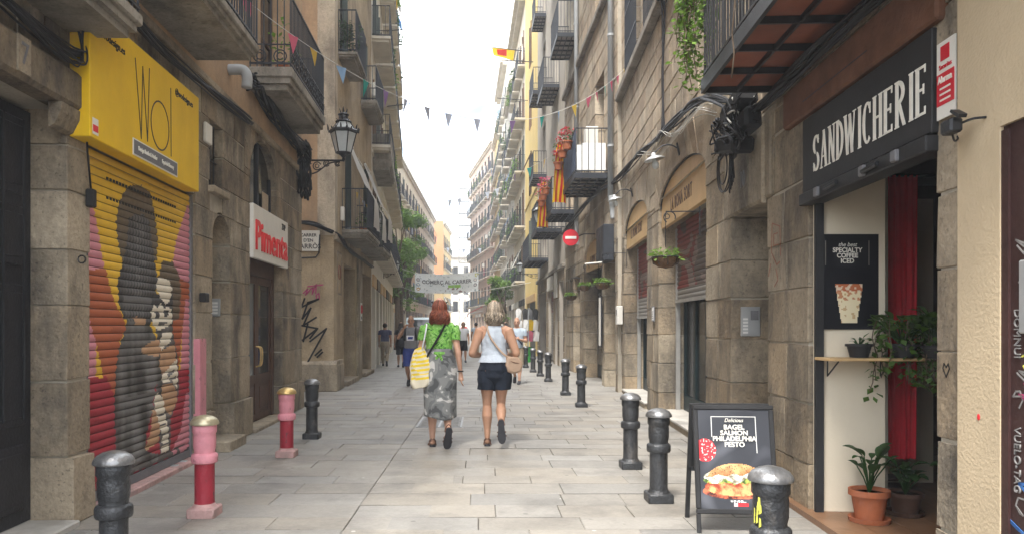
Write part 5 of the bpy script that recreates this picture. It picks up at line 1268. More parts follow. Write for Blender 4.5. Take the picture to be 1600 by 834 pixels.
# ------------------------------------------------------------------ bunting
def bunting(label, A, Bp, sag, n, cols, size=(.13, .22), seed=0, skip=(), us=None):
    A = Vector(A); Bp = Vector(Bp); t = thing('bunting', label, 'bunting', A); rr = random.Random(seed)
    f = lambda u: (Bp-A)*u-Vector((0, 0, 4*sag*u*(1-u)))
    MB().tube([f(i/40) for i in range(41)], .004, 4).build('string', 'cable_white', t)
    for i in range(n):
        u = us[i] if us else (i+.5)/n
        if i in skip: continue
        p = f(u); d = (f(min(u+.01, 1))-f(u-.01)).normalized(); an = math.atan2(d.y, d.x)+rr.uniform(-.5, .5)
        e = Vector((math.cos(an), math.sin(an), d.z*.8)); w_, h_ = size; sw = Vector((rr.uniform(-.04, .04), rr.uniform(-.05, .05), -h_))
        me = MB().add([Vector((0, 0, 0))-e*w_/2, e*w_/2, e*w_/4+sw*.5+Vector((0, .012, 0)), sw, -e*w_/4+sw*.5+Vector((0, .012, 0)), Vector((0, .006, 0))], [(0, 5, 4), (5, 1, 2), (5, 2, 4), (4, 2, 3)])
        me.build('pennant', cols[i % len(cols)], t, loc=p, fix=False)
PX = ((385, 'pink'), (458, 'pink'), (490, 'yellow'), (533, 'blue'), (572, 'teal'), (603, 'violet'), (634, 'slate'), (667, 'slate'), (701, 'slate'), (746, 'slate'), (801, 'violet'), (847, 'teal'), (873, 'blue'), (897, 'yellow'), (920, 'pink'), (932, 'pink'), (945, 'teal'), (955, 'pink'), (965, 'pink'), (977, 'yellow'), (984, 'slate'))
PT = [((2.72+8.3*(u_-755)/1200)/(5.72-7.7*(u_-755)/1200), 'pen_'+c_) for u_, c_ in PX]
bunting('string of coloured pennants sagging across the near street between balconies', (-2.72, 8.3, 5.10), (3.0, 16.0, 6.86), 1.28, len(PT), [c_ for _, c_ in PT], seed=1, us=[t_ for t_, _ in PT])
bunting('faded pennant string crossing beyond the large lantern', (-3.1, 18.6, 4.75), (-3.0, 24.2, 4.65), .08, 12, ['pen_yellow', 'pen_pink', 'pen_slate'], (.12, .18), 3)
bunting('pennant string running from the right balconies across the middle street', (2.2, 19.5, 6.1), (-3.0, 29, 7.5), .9, 14, ['pen_pink', 'pen_yellow', 'pen_teal', 'pen_violet', 'pen_slate'], (.16, .26), 4, skip=(4, 5, 6, 7, 8, 9, 10, 11, 12))
bunting('small far pennant string high over the far street', (2.0, 40, 9.2), (-4.6, 43, 8.7), .6, 13, ['pen_slate', 'pen_slate', 'pen_slate'], (.26, .42), 5, skip=(0, 1, 5, 8, 9, 10, 11, 12))
bunting('far pennant string by the trees', (1.9, 58, 7.8), (-5.5, 60, 8.4), .7, 12, ['pen_slate'], (.26, .4), 6, skip=(0, 1, 2, 4, 6, 8, 9, 10, 11))

# ------------------------------------------------------------------ street banner
bn = thing('street_banner', 'white printed banner reading Comerç al carrer hung across the far street', 'banner', (-1.9, 40, 3.28))
def bfn(u, v):
    c = lin(232,236,238)
    if .52 < u < .72 and .30 < v < .42: c = lin(150,196,96)
    if noise.noise((u*26, v*7, 1)) > .32 and v < .3 and .25 < u < .8: c = lin(150,120,120)
    for cx, cy, cc in ((.05, .18, (190,150,70)), (.05, .66, (150,150,160)), (.95, .34, (140,140,150)), (.97, .85, (190,190,90)), (.95, .6, (160,160,170)), (.05, .42, (140,160,180))):
        d = math.hypot((u-cx)*3.3, v-cy)
        if .05 < d < .09: c = lin(*cc)
        elif d <= .05: c = lin(235,232,225)
    if noise.noise((u*30, v*9, 5)) > .45: c = lin(175,185,190)
    return c
bp = panel('sheet', bn, 3.3, 1.0, 90, 28, bfn, 'banner_cloth', warp=0)
bp.rotation_euler = (0, 0, math.pi)
def drape(x_, z): u = x_/1.65; return -.10*(1-u*u)*(.4+.6*z)
for v in bp.data.vertices:
    v.co.z += -.10*(1-(v.co.x/1.65)**2)-.02*v.co.x; v.co.y += .05*math.sin(v.co.x*3+v.co.z*5)+.03*math.sin(v.co.z*9-v.co.x*7)
bt_ = text_mesh('COMERÇ AL CARRER', .27, .004, bold=.008)
for v in bt_.vertices:
    x_, y_, z_ = v.co; zz = y_+.56-.10*(1-(x_/1.65)**2)+.02*x_
    v.co = (x_, -.075+z_, zz)
bt_.materials.clear(); bt_.materials.append(M['sign_grey']); put('lettering', bt_, bn)
for sx_ in (-1, 1):
    for zz in (.0, .95): MB().tube([(sx_*1.65, 0, zz-.0), (sx_*(3.1 if sx_ < 0 else 4.4), .5, zz+.5)], .012, 4).build('rope', 'cable_white', bn)

# ------------------------------------------------------------------ lamps, baskets and signs along the right wall
def gooseneck(label, Y, z, reach=.36):
    t = thing('wall_lamp', label, 'lamp', R1.w(Y, .01, z), R1.rz, 'enamel wall lamps over the arched shopfronts')
    MB().box(-.03, .03, 0, .02, -.09, .09, ch=.006).build('wall_plate', 'black_iron', t)
    MB().tube(smooth_path([(0, .02, .02), (0, .10, .08), (0, .22, .09), (0, reach, .0)], 6), .011, 6).build('arm', 'black_iron', t, True)
    MB().lathe([(.145, -.06), (.14, -.045), (.09, -.015), (.04, .0), (.03, .04), (.012, .05)], 20, (0, reach, -.02)).build('shade', 'zinc', t, True)
    MB().lathe([(.004, -.19), (.03, -.18), (.048, -.145), (.045, -.11), (.03, -.07), (.03, -.03)], 12, (0, reach, -.02)).build('bulb', 'lamp_glass', t, True)
    for c in t.children: pass
    t.rotation_euler = (rad(-12), 0, R1.rz)
    return t
gooseneck('enamel gooseneck lamp over the nearer arched shop board', 10.75, 3.93)
gooseneck('enamel gooseneck lamp over the farther arched shop board', 15.3, 4.12)
def hang_basket(label, B, Y, z, reach, drop, seed, zb=0):
    t = thing('hanging_basket', label, 'flower basket', B.w(Y, .02, z), B.rz, 'planted baskets hung on scrolled brackets')
    b = MB(); b.box(-.012, .012, 0, .01, -.30, .06); b.tube([(0, .01, 0), (0, reach, .0)], .008, 5); b.ring((0, reach-.05, -.07), .07, .008, 16, 5, 'x', a0=-60, a1=200); b.ring((0, reach-.02, -.06), .03, .006, 10, 4, 'x', a0=0, a1=320)
    b.build('bracket', 'black_iron', t)
    MB().tube([(0, reach, -.02), (0, reach, -drop+.12)], .005, 4).build('chain', 'black_iron', t)
    c = (0, reach, -drop)
    MB().lathe([(.02, -.13), (.09, -.12), (.145, -.07), (.165, -.01), (.165, .0), (.15, .0), (.10, -.02)], 14, c).build('basket', 'basket', t, True)
    k = MB()
    for an in range(0, 360, 45): k.tube([(c[0]+.167*math.cos(rad(an)), c[1]+.167*math.sin(rad(an)), c[2]), (c[0]+.15*math.cos(rad(an)), c[1]+.15*math.sin(rad(an)), c[2]-.08), (c[0], c[1], c[2]-.135)], .005, 4)
    k.ring((c[0], c[1], c[2]), .168, .007, 18, 5, 'z'); k.build('wire_cage', 'black_iron', t)
    q = MB(); rr = random.Random(seed)
    for i in range(150):
        an = rr.uniform(0, 6.28); r_ = .19*math.sqrt(rr.random()); leaf(q, Vector((c[0]+r_*math.cos(an), c[1]+r_*math.sin(an), c[2]+rr.uniform(-.02, .09)-.25*max(0, r_-.15))), rr.uniform(.045, .085), rr, 0.0)
    q.build('foliage', 'leaf_light', t, fix=False)
    return t
hang_basket('planted wire basket hanging beside the nearer arched shopfront', R1, 9.42, 2.86, .42, .56, 1)
hang_basket('planted wire basket hanging before the farther arched shopfront', R1, 16.0, 2.98, .5, .62, 2)
hang_basket('planted wire basket second from the far end of the right wall', R2, 19.4, 3.02, .36, .54, 3)
hang_basket('planted wire basket farthest along the right wall', R2, 22.3, 2.86, .32, .52, 4)
ns = thing('no_entry_sign', 'round red no entry sign with a white bar on a wall bracket', 'traffic sign', R2.w(20.1, 0, 3.75), R2.rz)
ns.rotation_euler = (0, 0, math.pi); ns.location = (2.28, 20.0, 3.76)
MB().lathe([(.21, -.008), (.21, .008)], 28).build('disc', 'sign_red', ns)
for c in ns.children:
    c.rotation_euler = (rad(-90), 0, 0)
MB().box(-.145, .145, .010, .016, -.035, .035).build('bar', 'white_paint', ns)
MB().tube([(-.1, -.03, 0), (-.35, -.05, .10), (-.66, -.05, .10)], .016, 6).build('bracket', 'black_iron', ns)
eb = thing('electric_cabinet', 'dark blue grey electric cabinet fixed high on the wall', 'cabinet', R2.w(17.9, 0, 2.95), R2.rz)
MB().box(-.5, .5, 0, .24, 0, .82, ch=.012).build('housing', 'rail_paint', eb)
MB().box(-.45, -.02, .24, .25, .05, .77, ch=.004).build('door', 'sign_black', eb); MB().box(.02, .45, .24, .25, .05, .77, ch=.004).build('door', 'sign_black', eb)
MB().tube([(-.2, .2, -.02), (-.2, .62, -.06)], .02, 6).build('arm', 'off_white', eb)
# notices by the far dark doorway
nt_ = thing('menu_board', 'tall framed menu board leaning on the pier past the arched shopfronts', 'board', R2.w(18.86, .05, .95), R2.rz)
MB().box(-.16, .16, 0, .03, 0, 1.25, ch=.004).build('frame', 'dark_wood', nt_); MB().box(-.13, .13, .03, .034, .04, 1.21).build('sheet', 'sign_white', nt_)
mbx = thing('meter_box', 'grey meter box on the pier beside the tall menu board', 'box', R1.w(16.75, .02, 1.5), R1.rz)
MB().box(-.15, .15, 0, .12, 0, .4, ch=.01).build('housing', 'off_white', mbx); MB().box(-.06, .06, .12, .128, .2, .32).build('glass', 'glass_dark', mbx)

# ------------------------------------------------------------------ cables on the right wall
bundle('black cable bundle sweeping along the right wall under the balconies', [R1.w(7.5, .12, 3.62), R1.w(8.6, .12, 4.0), R1.w(10, .10, 4.25), R1.w(12, .10, 4.38), R1.w(14, .10, 4.55), R1.w(16.9, .10, 4.7), R2.w(18.5, .12, 4.75), R2.w(22, .12, 4.75), R2.w(26, .12, 4.6)], 9, .055, .016, seed=11)
bundle('thin pale cables looping below the black bundle on the right wall', [R1.w(8.2, .12, 3.75), R1.w(9.0, .13, 3.98), R1.w(10.4, .13, 4.05), R1.w(11.2, .12, 4.3), R1.w(12.2, .13, 4.22), R1.w(13.5, .1, 4.5)], 4, .05, .006, m='cable_white', seed=12)
bundle('dark cables climbing the right wall to the upper ledge', [R1.w(11.6, .08, 4.35), R1.w(11.7, .06, 5.2), R1.w(11.65, .06, 6.3), R1.w(11.7, .17, 6.5), R1.w(11.65, .06, 7.4), R1.w(11.6, .06, 9)], 3, .02, .014, seed=13)
bundle('black cables along the wooden beam under the terracotta balcony', [R1.w(4.0, .08, 3.44), R1.w(5.2, .10, 3.42), R1.w(6.3, .10, 3.40), R1.w(7.0, .12, 3.42), R1.w(7.5, .12, 3.6)], 7, .03, .014, seed=14)
tg = thing('cable_tangle', 'tangle of black cables and junction boxes under the terracotta balcony', 'cables', R1.w(7.3, .04, 3.30), R1.rz)
for (x_, y_, z_, s_, tl) in ((-.12, .14, .20, (.24, .10, .09), .3), (.12, .12, -.10, (.26, .11, .08), -.2), (-.3, .1, .02, (.13, .08, .10), .1)):
    bb = MB(); bb.box(-s_[0], s_[0], -s_[1], s_[1], -s_[2], s_[2], ch=.03); o = bb.build('junction_box', 'cable', tg, loc=(x_, y_, z_)); o.rotation_euler = (0, tl, .1)
rr = random.Random(77)
for k in range(34):
    p = [Vector((rr.uniform(-.5, .5), rr.uniform(.04, .28), rr.uniform(-.18, .28))) for _ in range(4)]
    MB().tube(smooth_path(p, 6), rr.choice((.006, .009, .013)), 5).build('loose_cable', 'cable' if k % 9 else 'cable_white', tg, True)
for k, (x_, r_) in enumerate(((.34, .26), (.3, .24), (.2, .15))):
    MB().ring((x_, .14+.03*k, -.25-.03*k), r_, .007, 26, 5, 'y', a0=60, a1=400).build('loose_cable', 'cable', tg, True)
for k in range(5): MB().tube(smooth_path([(.1+.03*k, .12, -.12), (.12+.02*k, .14, -.3), (.1+.04*k, .12, -.42-.03*k), (.16+.02*k, .12, -.2)], 6), .008, 5).build('loose_cable', 'cable', tg, True)

# ------------------------------------------------------------------ ivy and balcony plants
def ivy(label, loc, rz, strands, seed, m='leaf_light', size=.05):
    t = thing('hanging_ivy', label, 'plant', loc, rz); q = MB(); st_ = MB(); rr = random.Random(seed)
    for (x_, y_, ln, dn) in strands:
        P = [Vector((x_, y_, 0))]; n = max(4, int(ln/.06))
        for i in range(n): P.append(P[-1]+Vector((rr.uniform(-.022, .022), rr.uniform(-.022, .022), -ln/n)))
        st_.tube(P, .004, 4)
        for p in P:
            for _ in range(dn): leaf(q, p+Vector((rr.uniform(-.05, .05), rr.uniform(-.05, .05), rr.uniform(-.04, .04))), rr.uniform(.6, 1.2)*size, rr, .35)
    q.build('foliage', m, t, fix=False); st_.build('stem', 'bark', t)
    return t
rr = random.Random(5)
cx = R1.w(6.86, .6, 4.55)
ivy('light green ivy hanging from the far end of the terracotta balcony', cx, R1.rz, [(rr.uniform(-.1, .16), rr.uniform(-.12, .17), rr.uniform(.45, 1.0) if rr.random() < .45 else rr.uniform(.2, .5), 4) for _ in range(28)], 5, size=.062)
ivy('small sprig of ivy over the front rail of the terracotta balcony', R1.w(5.15, .66, 4.42), R1.rz, [(rr.uniform(-.22, .25), rr.uniform(-.05, .06), rr.uniform(.12, .5), 4) for _ in range(12)], 6)
tube_thing('dry_root', 'thin dry root dangling from the terracotta balcony', 'plant', [R1.w(5.6, .64, 3.9), R1.w(5.62, .66, 3.6), R1.w(5.6, .65, 3.45), R1.w(5.63, .66, 3.28)], .006, 'bark')
rr = random.Random(9)
ivy('trailing plants on the upper blue net balcony of the corner building', L2.w(18.15, .40, 8.55), L2.rz, [(rr.uniform(-.3, .3), rr.uniform(-.3, .12), rr.uniform(.2, .75), 3) for _ in range(14)], 9, 'leaf_grey', .09)
def potted(label, loc, seed, n=60, r=.2, h=.3, m='leaf', pot='terracotta', pr=.11, ph=.16, fl=None, name='potted_plant', size=.08, group=None):
    t = thing(name, label, 'plant', loc, 0, group); rr = random.Random(seed)
    MB().lathe([(pr*.72, 0), (pr*.95, ph*.82), (pr*1.08, ph*.84), (pr*1.08, ph), (pr*.95, ph), (pr*.9, ph*.9)], 14).build('pot', pot, t, 40)
    q = MB(); leaves(q, (0, 0, ph+h*.45), (r, r, h*.55), n, size, rr, .1, shell=.1); q.build('foliage', m, t, fix=False)
    if fl:
        f_ = MB()
        for _ in range(34):
            an = rr.uniform(0, 6.28); q_ = r*math.sqrt(rr.random()); c = Vector((q_*math.cos(an), q_*math.sin(an), ph+h*rr.uniform(.5, 1.05)))
            for _k in range(5): leaf(f_, c+Vector((rr.uniform(-.03, .03),)*3), .055, rr, -.3)
        f_.build('flowers', fl, t, fix=False)
    return t
gi = 0
for B, Y, o, z, f_ in ((R2, 18.7, .9, 5.75, 'flower_red'), (R2, 19.5, .92, 5.72, 'flower_red'), (R2, 20.4, .92, 5.6, 'flower_red'), (R2, 23.6, .95, 5.5, 'flower_pink'), (R2, 24.4, .95, 5.45, 'flower_pink'), (R2, 25.0, .95, 5.35, 'flower_pink')):
    nm = ['first', 'second', 'third', 'first', 'second', 'third'][gi]
    potted(('red' if 'red' in f_ else 'pink')+f' geranium pot, {nm} along the '+('nearer' if gi < 3 else 'farther')+' flag balcony', B.w(Y, o, z), 40+gi, 50, .2, .3, 'leaf', 'terracotta', .13, .2, f_, group='geranium pots on the right balconies'); gi += 1
potted('leafy plant in a pot on the scrolled iron balcony', L1.w(10.9, .35, 4.97), 61, 70, .25, .7, 'leaf_light')
potted('small plant in a pot on the first floor balcony of the corner building', L2.w(19.3, .4, 3.78), 62, 50, .22, .35, 'leaf')
# ------------------------------------------------------------------ hanging flags
def flag(label, B, Y, o, z, ln, wd, seed):
    t = thing('flag', label, 'flag', B.w(Y, o, z), rad(205), 'striped flags hung on the right balconies'); rr = random.Random(seed); n = 12
    ks = 9
    for k in range(ks):
        vs = []
        for j in range(n+1):
            for e in (0, 1):
                u = (k+e)/ks-.5; zz = -ln*j/n; pin = .35+.65*min(1, j/n*1.6)
                vs.append((u*wd*pin+.10*j/n, .06*math.sin(u*9+j*.4)+.16*(j/n)*.6, zz-.08*abs(u)))
        MB().add(vs, [(2*j, 2*j+1, 2*j+3, 2*j+2) for j in range(n)]).build('stripe', 'flag_red' if k % 2 else 'flag_yellow', t, True, fix=False)
flag('red and yellow striped flag hanging from the white screened balcony', R2, 20.5, .86, 6.35, 1.6, .42, 1)
flag('red and yellow striped flag hanging from the second balcony', R2, 25.1, .88, 6.2, 1.5, .42, 2)

# ------------------------------------------------------------------ poster stand
af = thing('sandwich_board', 'black folding poster stand advertising a salmon bagel', 'poster stand', (1.80, 5.50, 0), rad(180-4))
W_, H_ = .57, .77; tl = rad(11)
def tilt_part(o, s=1): o.rotation_euler = (s*tl, 0, 0); return o
fz = .13
q = MB(); q.box(-W_/2, W_/2, -.015, .015, fz, fz+.035, ch=.006); q.box(-W_/2, W_/2, -.015, .015, fz+H_-.035, fz+H_, ch=.006); q.box(-W_/2, -W_/2+.035, -.015, .015, fz+.035, fz+H_-.035, ch=.006); q.box(W_/2-.035, W_/2, -.015, .015, fz+.035, fz+H_-.035, ch=.006)
q.box(-W_/2+.03, W_/2-.03, -.012, 0, fz+.03, fz+H_-.03)
front = [q.build('frame', 'sign_black', af)]
for s_ in (-1, 1): front.append(MB().box(s_*W_/2-(.03 if s_ > 0 else 0), s_*W_/2+(0 if s_ > 0 else .03), -.012, .012, -.03, fz, ch=.004).build('leg', 'sign_black', af))
def bagel(u, v):
    c = lin(52,54,60)
    w_ = noise.noise((u*3.1, v*4.2, 3)); 
    if w_ > .15: c = lin(52+int(60*(w_-.15)*1.6), 54+int(60*(w_-.15)*1.6), 60+int(62*(w_-.15)*1.6))
    ar = H_/W_
    # thin white frame
    if (.19 < u < .81 and abs(v-.925) < .004) or (abs(u-.19) < .006 and .72 < v < .925) or (abs(u-.81) < .006 and .56 < v < .925): return lin(215,215,212)
    d = math.hypot(u-.09, (v-.585)*ar)
    if d < .155:
        t = noise.noise((u*45, v*60, 1)); return lin(232,222,215) if t > .28 else lin(205,52,60)
    bx_, by_ = u-.50, (v-.26)*ar
    F_ = lambda k, sd: noise.fractal((u*k, v*k*ar, sd), .6, 2.1, 5)
    mixc = lambda a, b, t: tuple(p_+(q_-p_)*max(0, min(1, t)) for p_, q_ in zip(a, b))
    if (bx_/.41)**2+((by_-.02)/.245)**2 < 1 and by_ > .11+.05*bx_+.015*math.sin(u*30):
        c = mixc(lin(150,92,48), lin(222,172,118), .55+.9*(by_-.14)/.13*.5+F_(9, 2)*.6)
        return lin(58,42,32) if noise.noise((u*70, v*95, 6)) > .40 else c
    if (bx_/.44)**2+((by_-.07)/.13)**2 < 1 and by_ > .03+.03*math.sin(u*22)+.03*F_(6, 1):
        return mixc(lin(120,112,88), lin(240,238,224), .62+F_(12, 4)*1.1)
    if (bx_/.45)**2+((by_-.03)/.10)**2 < 1 and by_ > .0+.03*F_(8, 9): return mixc(lin(60,84,34), lin(168,182,88), .5+F_(16, 5))
    if (bx_/.43)**2+((by_+.05)/.12)**2 < 1:
        return mixc(lin(150,58,36), lin(246,168,112), .5+F_(7, 8)*1.2+.25*math.sin((by_+.3*bx_)*60))
    if (bx_/.46)**2+((by_+.11)/.10)**2 < 1: return mixc(lin(70,30,24), lin(214,110,76), .45+F_(8, 3)*1.2)
    if .42 < u < .62 and abs(v-.085) < .011: return lin(230,230,228) if noise.noise((u*120, v*50, 1)) > -.1 else c
    if .46 < u < .66 and .032 < v < .064: return lin(190,40,48) if u > .51 else lin(230,200,200)
    return c
pp = panel('poster', af, W_-.06, H_-.06, 96, 150, bagel, 'print', (0, .006, fz+.03), warp=.008); front.append(pp)
for tx, v, s_, xs in (('Delicious', .885, .05, .9), ('BAGEL', .815, .060, 1.05), ('SALMON', .757, .060, 1.05), ('PHILADELPHIA', .699, .060, 1.0), ('PESTO', .641, .060, 1.05)):
    front.append(lettering(tx, af, 'letter_white', (0, .016, fz+.03+v*(H_-.06)), s_*.78, xs, .0012 if tx != 'Delicious' else 0, .001, shear=.3 if tx == 'Delicious' else 0))
for o in front:
    # lean the front leaf back about its foot
    m_ = Matrix.Translation((0, .105, 0)) @ Matrix.Rotation(tl, 4, 'X'); o.matrix_local = m_ @ Matrix.Translation(o.location)
back = []
q = MB(); q.box(-W_/2, W_/2, -.015, .015, fz+.25, fz+.285); q.box(-W_/2, W_/2, -.015, .015, fz+H_-.035, fz+H_); q.box(-W_/2, -W_/2+.03, -.015, .015, -.03, fz+H_-.035); q.box(W_/2-.03, W_/2, -.015, .015, -.03, fz+H_-.035); q.box(-W_/2+.03, W_/2-.03, -.006, .004, fz+.285, fz+H_-.035)
bk = q.build('back_frame', 'sign_black', af); bk.matrix_local = Matrix.Translation((0, -.335, 0)) @ Matrix.Rotation(-tl, 4, 'X')

# ------------------------------------------------------------------ inside the sandwich shop
ps = thing('coffee_poster', 'dark poster advertising iced specialty coffee on the shop partition', 'poster', (2.765, 5.833, 1.44), math.pi)
def coffee(u, v):
    c = lin(24,25,30)
    if (.14 < u < .86 and abs(v-.945) < .004) or ((abs(u-.14) < .007 or abs(u-.86) < .007) and .68 < v < .945): return lin(120,116,108)
    w_ = .13+.10*(v-.06)/.42
    if .06 < v < .48 and abs(u-.53) < w_:
        t = noise.noise((u*14, v*22, 2))
        if v > .40: return lin(190,110,70) if t > -.1 else lin(225,205,180)
        if v > .30 and t > .1: return lin(200,140,100)
        return lin(236,222,186) if t > -.35 else lin(205,175,130)
    return c
panel('sheet', ps, .46, .70, 60, 90, coffee, 'print')
MB().box(-.24, .24, -.012, -.002, -.01, .71).build('backing', 'sign_black', ps)
for tx, v, s_ in (('the best', .90, .045), ('SPECIALTY', .84, .049), ('COFFEE', .782, .049), ('ICED', .724, .049)): lettering(tx, ps, 'letter_white', (0, .003, v*.70), s_, .95, .0012 if s_ > .046 else 0, .001, shear=.3 if s_ < .046 else 0)
cu = thing('curtain', 'red velvet curtain hanging inside the sandwich shop', 'curtain', (3.30, 6.12, .40))
vs = []; n = 46; 
for j, zz in enumerate((0, .5, 1.0, 1.6, 2.25)):
    for i in range(n+1):
        u = i/n-.5; wd = (.27, .28, .29, .31, .32)[j]
        vs.append((u*wd, .028*math.sin(i*.95)+.012*math.sin(i*.37+j), zz))
MB().add(vs, [(j*(n+1)+i, j*(n+1)+i+1, (j+1)*(n+1)+i+1, (j+1)*(n+1)+i) for j in range(4) for i in range(n)]).build('drape', 'curtain_red', cu, True, fix=False)
MB().tube([(-.25, 0, 2.25), (.3, 0, 2.25)], .012, 6).build('rail', 'black_iron', cu)
shf = thing('wall_shelf', 'thin wooden shelf under the coffee poster', 'shelf', (2.80, 5.70, 1.20))
MB().box(-.29, .42, -.13, .12, 0, .022, ch=.004).build('board', 'board_wood', shf)
for xx in (-.2, .2): MB().tube([(xx, .1, 0), (xx, .1, -.12), (xx, -.08, -.005)], .006, 5).build('bracket', 'black_iron', shf)
def bigplant(label, loc, seed, nl, ln, m, pot, pr, ph, rise, spread=.5, name='potted_plant'):
    t = thing(name, label, 'plant', loc); rr = random.Random(seed)
    MB().lathe([(pr*.7, 0), (pr*.93, ph*.8), (pr*1.08, ph*.82), (pr*1.08, ph), (pr*.96, ph), (pr*.9, ph*.88)], 22).build('pot', pot, t, 40)
    MB().lathe([(.0, ph*.86), (pr*.92, ph*.88)], 14).build('soil', 'soil', t)
    if ph > .15: MB().lathe([(pr*.8, -.012), (pr*1.05, .0), (pr*1.1, .03), (pr*1.0, .03), (pr*.8, .01)], 20).build('saucer', pot, t)
    st_ = MB()
    for k in range(nl):
        an = 2.4*k+rr.uniform(-.3, .3); s_ = spread*rr.uniform(.35, 1); h_ = rise*rr.uniform(.55, 1.1)
        d = Vector((math.cos(an), math.sin(an), 0)); base = Vector((0, 0, ph*.88)); top = base+d*s_*.55*pr*3+Vector((0, 0, h_))
        st_.tube([base, base+d*s_*.1+Vector((0, 0, h_*.6)), top], .005, 5)
        l_ = ln*rr.uniform(.5, 1.25); wd = l_*rr.uniform(.22, .33); up_ = Vector((0, 0, 1)); dirn = (d+up_*rr.uniform(.2, 1.6)).normalized(); sd_ = dirn.cross(up_).normalized(); nn = sd_.cross(dirn)
        vs = []
        for i in range(7):
            u = i/6; ww = wd*math.sin(math.pi*min(1, u*.92+.06))**.8; c = top+dirn*l_*u-up_*l_*.35*u*u
            vs += [c-sd_*ww+nn*ww*.35, c, c+sd_*ww+nn*ww*.35]
        MB().add(vs, [q_ for i in range(6) for q_ in ((3*i, 3*i+1, 3*i+4, 3*i+3), (3*i+1, 3*i+2, 3*i+5, 3*i+4))]).build('leaf', m, t, True, fix=False)
    st_.build('stem', 'leaf_dark', t)
    return t
bigplant('broad leaved plant in a terracotta pot on the sandwich shop floor', (2.79, 5.55, .048), 3, 16, .15, 'leaf_dark', 'terracotta', .13, .23, .26)
bigplant('leafy plant in a wooden tub beside the terracotta pot', (3.16, 5.75, .048), 4, 16, .13, 'leaf_dark', 'brown_wood', .12, .17, .2)
bigplant('bushy plant trailing from the shelf in front of the red curtain', (3.07, 5.62, 1.225), 6, 60, .11, 'leaf', 'sign_black', .10, .10, .18, 1.2)
bigplant('leafy plant on the shelf end at the right of the sandwich shop', (3.24, 5.50, 1.225), 17, 44, .11, 'leaf', 'sign_black', .09, .09, .22, .9)
bigplant('floor plant at the right side of the sandwich shop doorway', (3.38, 5.45, .048), 18, 20, .14, 'leaf_dark', 'sign_black', .12, .2, .3)
rr = random.Random(41)
ivy('mass of trailing foliage hanging below the shelf beside the red curtain', (3.10, 5.60, 1.50), 0, [(rr.uniform(-.20, .22), rr.uniform(-.14, .12), rr.uniform(.15, .58), 3) for _ in range(26)], 41, 'leaf', .07)
bigplant('little potted plant on the shelf under the coffee poster', (2.78, 5.68, 1.224), 7, 8, .05, 'leaf_dark', 'sign_black', .09, .10, .05, .4)
ldr = thing('ladder_shelf', 'dark ladder shelf with small pots at the back of the sandwich shop', 'shelf', (3.32, 6.35, .045))
for s_ in (-.2, .2): MB().tube([(s_, 0, 0), (s_, .25, 1.5)], .016, 5).build('side_rail', 'brown_wood', ldr)
for k in range(5): MB().box(-.21, .21, .0+.05*k-.1, .05*k+.12, .15+.29*k, .17+.29*k).build('tread', 'brown_wood', ldr)
for k, (x_, lv) in enumerate(((-.08, 1), (.1, 1), (.05, 2), (-.1, 3))):
    potted('small pot on the ladder shelf, '+['lower left', 'lower right', 'middle', 'upper'][k], (3.32+x_, 6.36+.05*lv-.03, .045+.172+.29*lv), 90+k, 20, .06, .08, 'leaf_dark', 'terracotta', .045, .08, size=.04)

# ------------------------------------------------------------------ trees down the street
def tree(label, X, Y, h, cr, seed, m, n=5200, size=.34, lean=0):
    t = thing('street_tree', label, 'tree', (X, Y, 0)); rr = random.Random(seed)
    tk = MB(); top = Vector((lean, 0, h*.62)); tk.tube([(0, 0, 0), (.05, 0, h*.2), (lean*.5, .05, h*.42), top], [.2, .16, .13, .07], 8)
    q = MB(); cl = []
    for k in range(15):
        an = rr.uniform(0, 6.28); rz_ = rr.uniform(-.9, 1); r_ = cr*rr.uniform(.3, .85)*math.sqrt(max(.1, 1-rz_*rz_*.6)); c = Vector((lean+r_*math.cos(an), r_*math.sin(an), h*.64+rz_*h*.30)); cl.append(c)
        tk.tube([(lean*.4, 0, h*rr.uniform(.3, .5)), ((lean*.4+c.x)/2+rr.uniform(-.2, .2), c.y/2, c.z*.8), c], [.07, .045, .015], 5)
    for c in cl:
        s_ = cr*rr.uniform(.3, .52); leaves(q, c, (s_, s_, s_*.8), n//15, size, rr, .25, shell=.5)
    tk.build('trunk', 'bark', t, True); q.build('crown', m, t, fix=False)
tree('leafy street tree nearest of those past the tan building', -5.45, 48.5, 9.5, 1.15, 1, 'leaf_light', 1700, .25)
tree('darker street tree just behind the nearest leafy tree', -5.9, 55, 8, 1.4, 2, 'leaf_light', 1700, .28)
tree('pale street tree farthest down the left side', -6.3, 64, 12, 1.5, 3, 'leaf_light', 2600, .34)
tree('low bushy green tree on the right behind the woman in the tank top', 1.75, 50, 5.0, .85, 4, 'leaf_light', 3600, .2, lean=-.7)
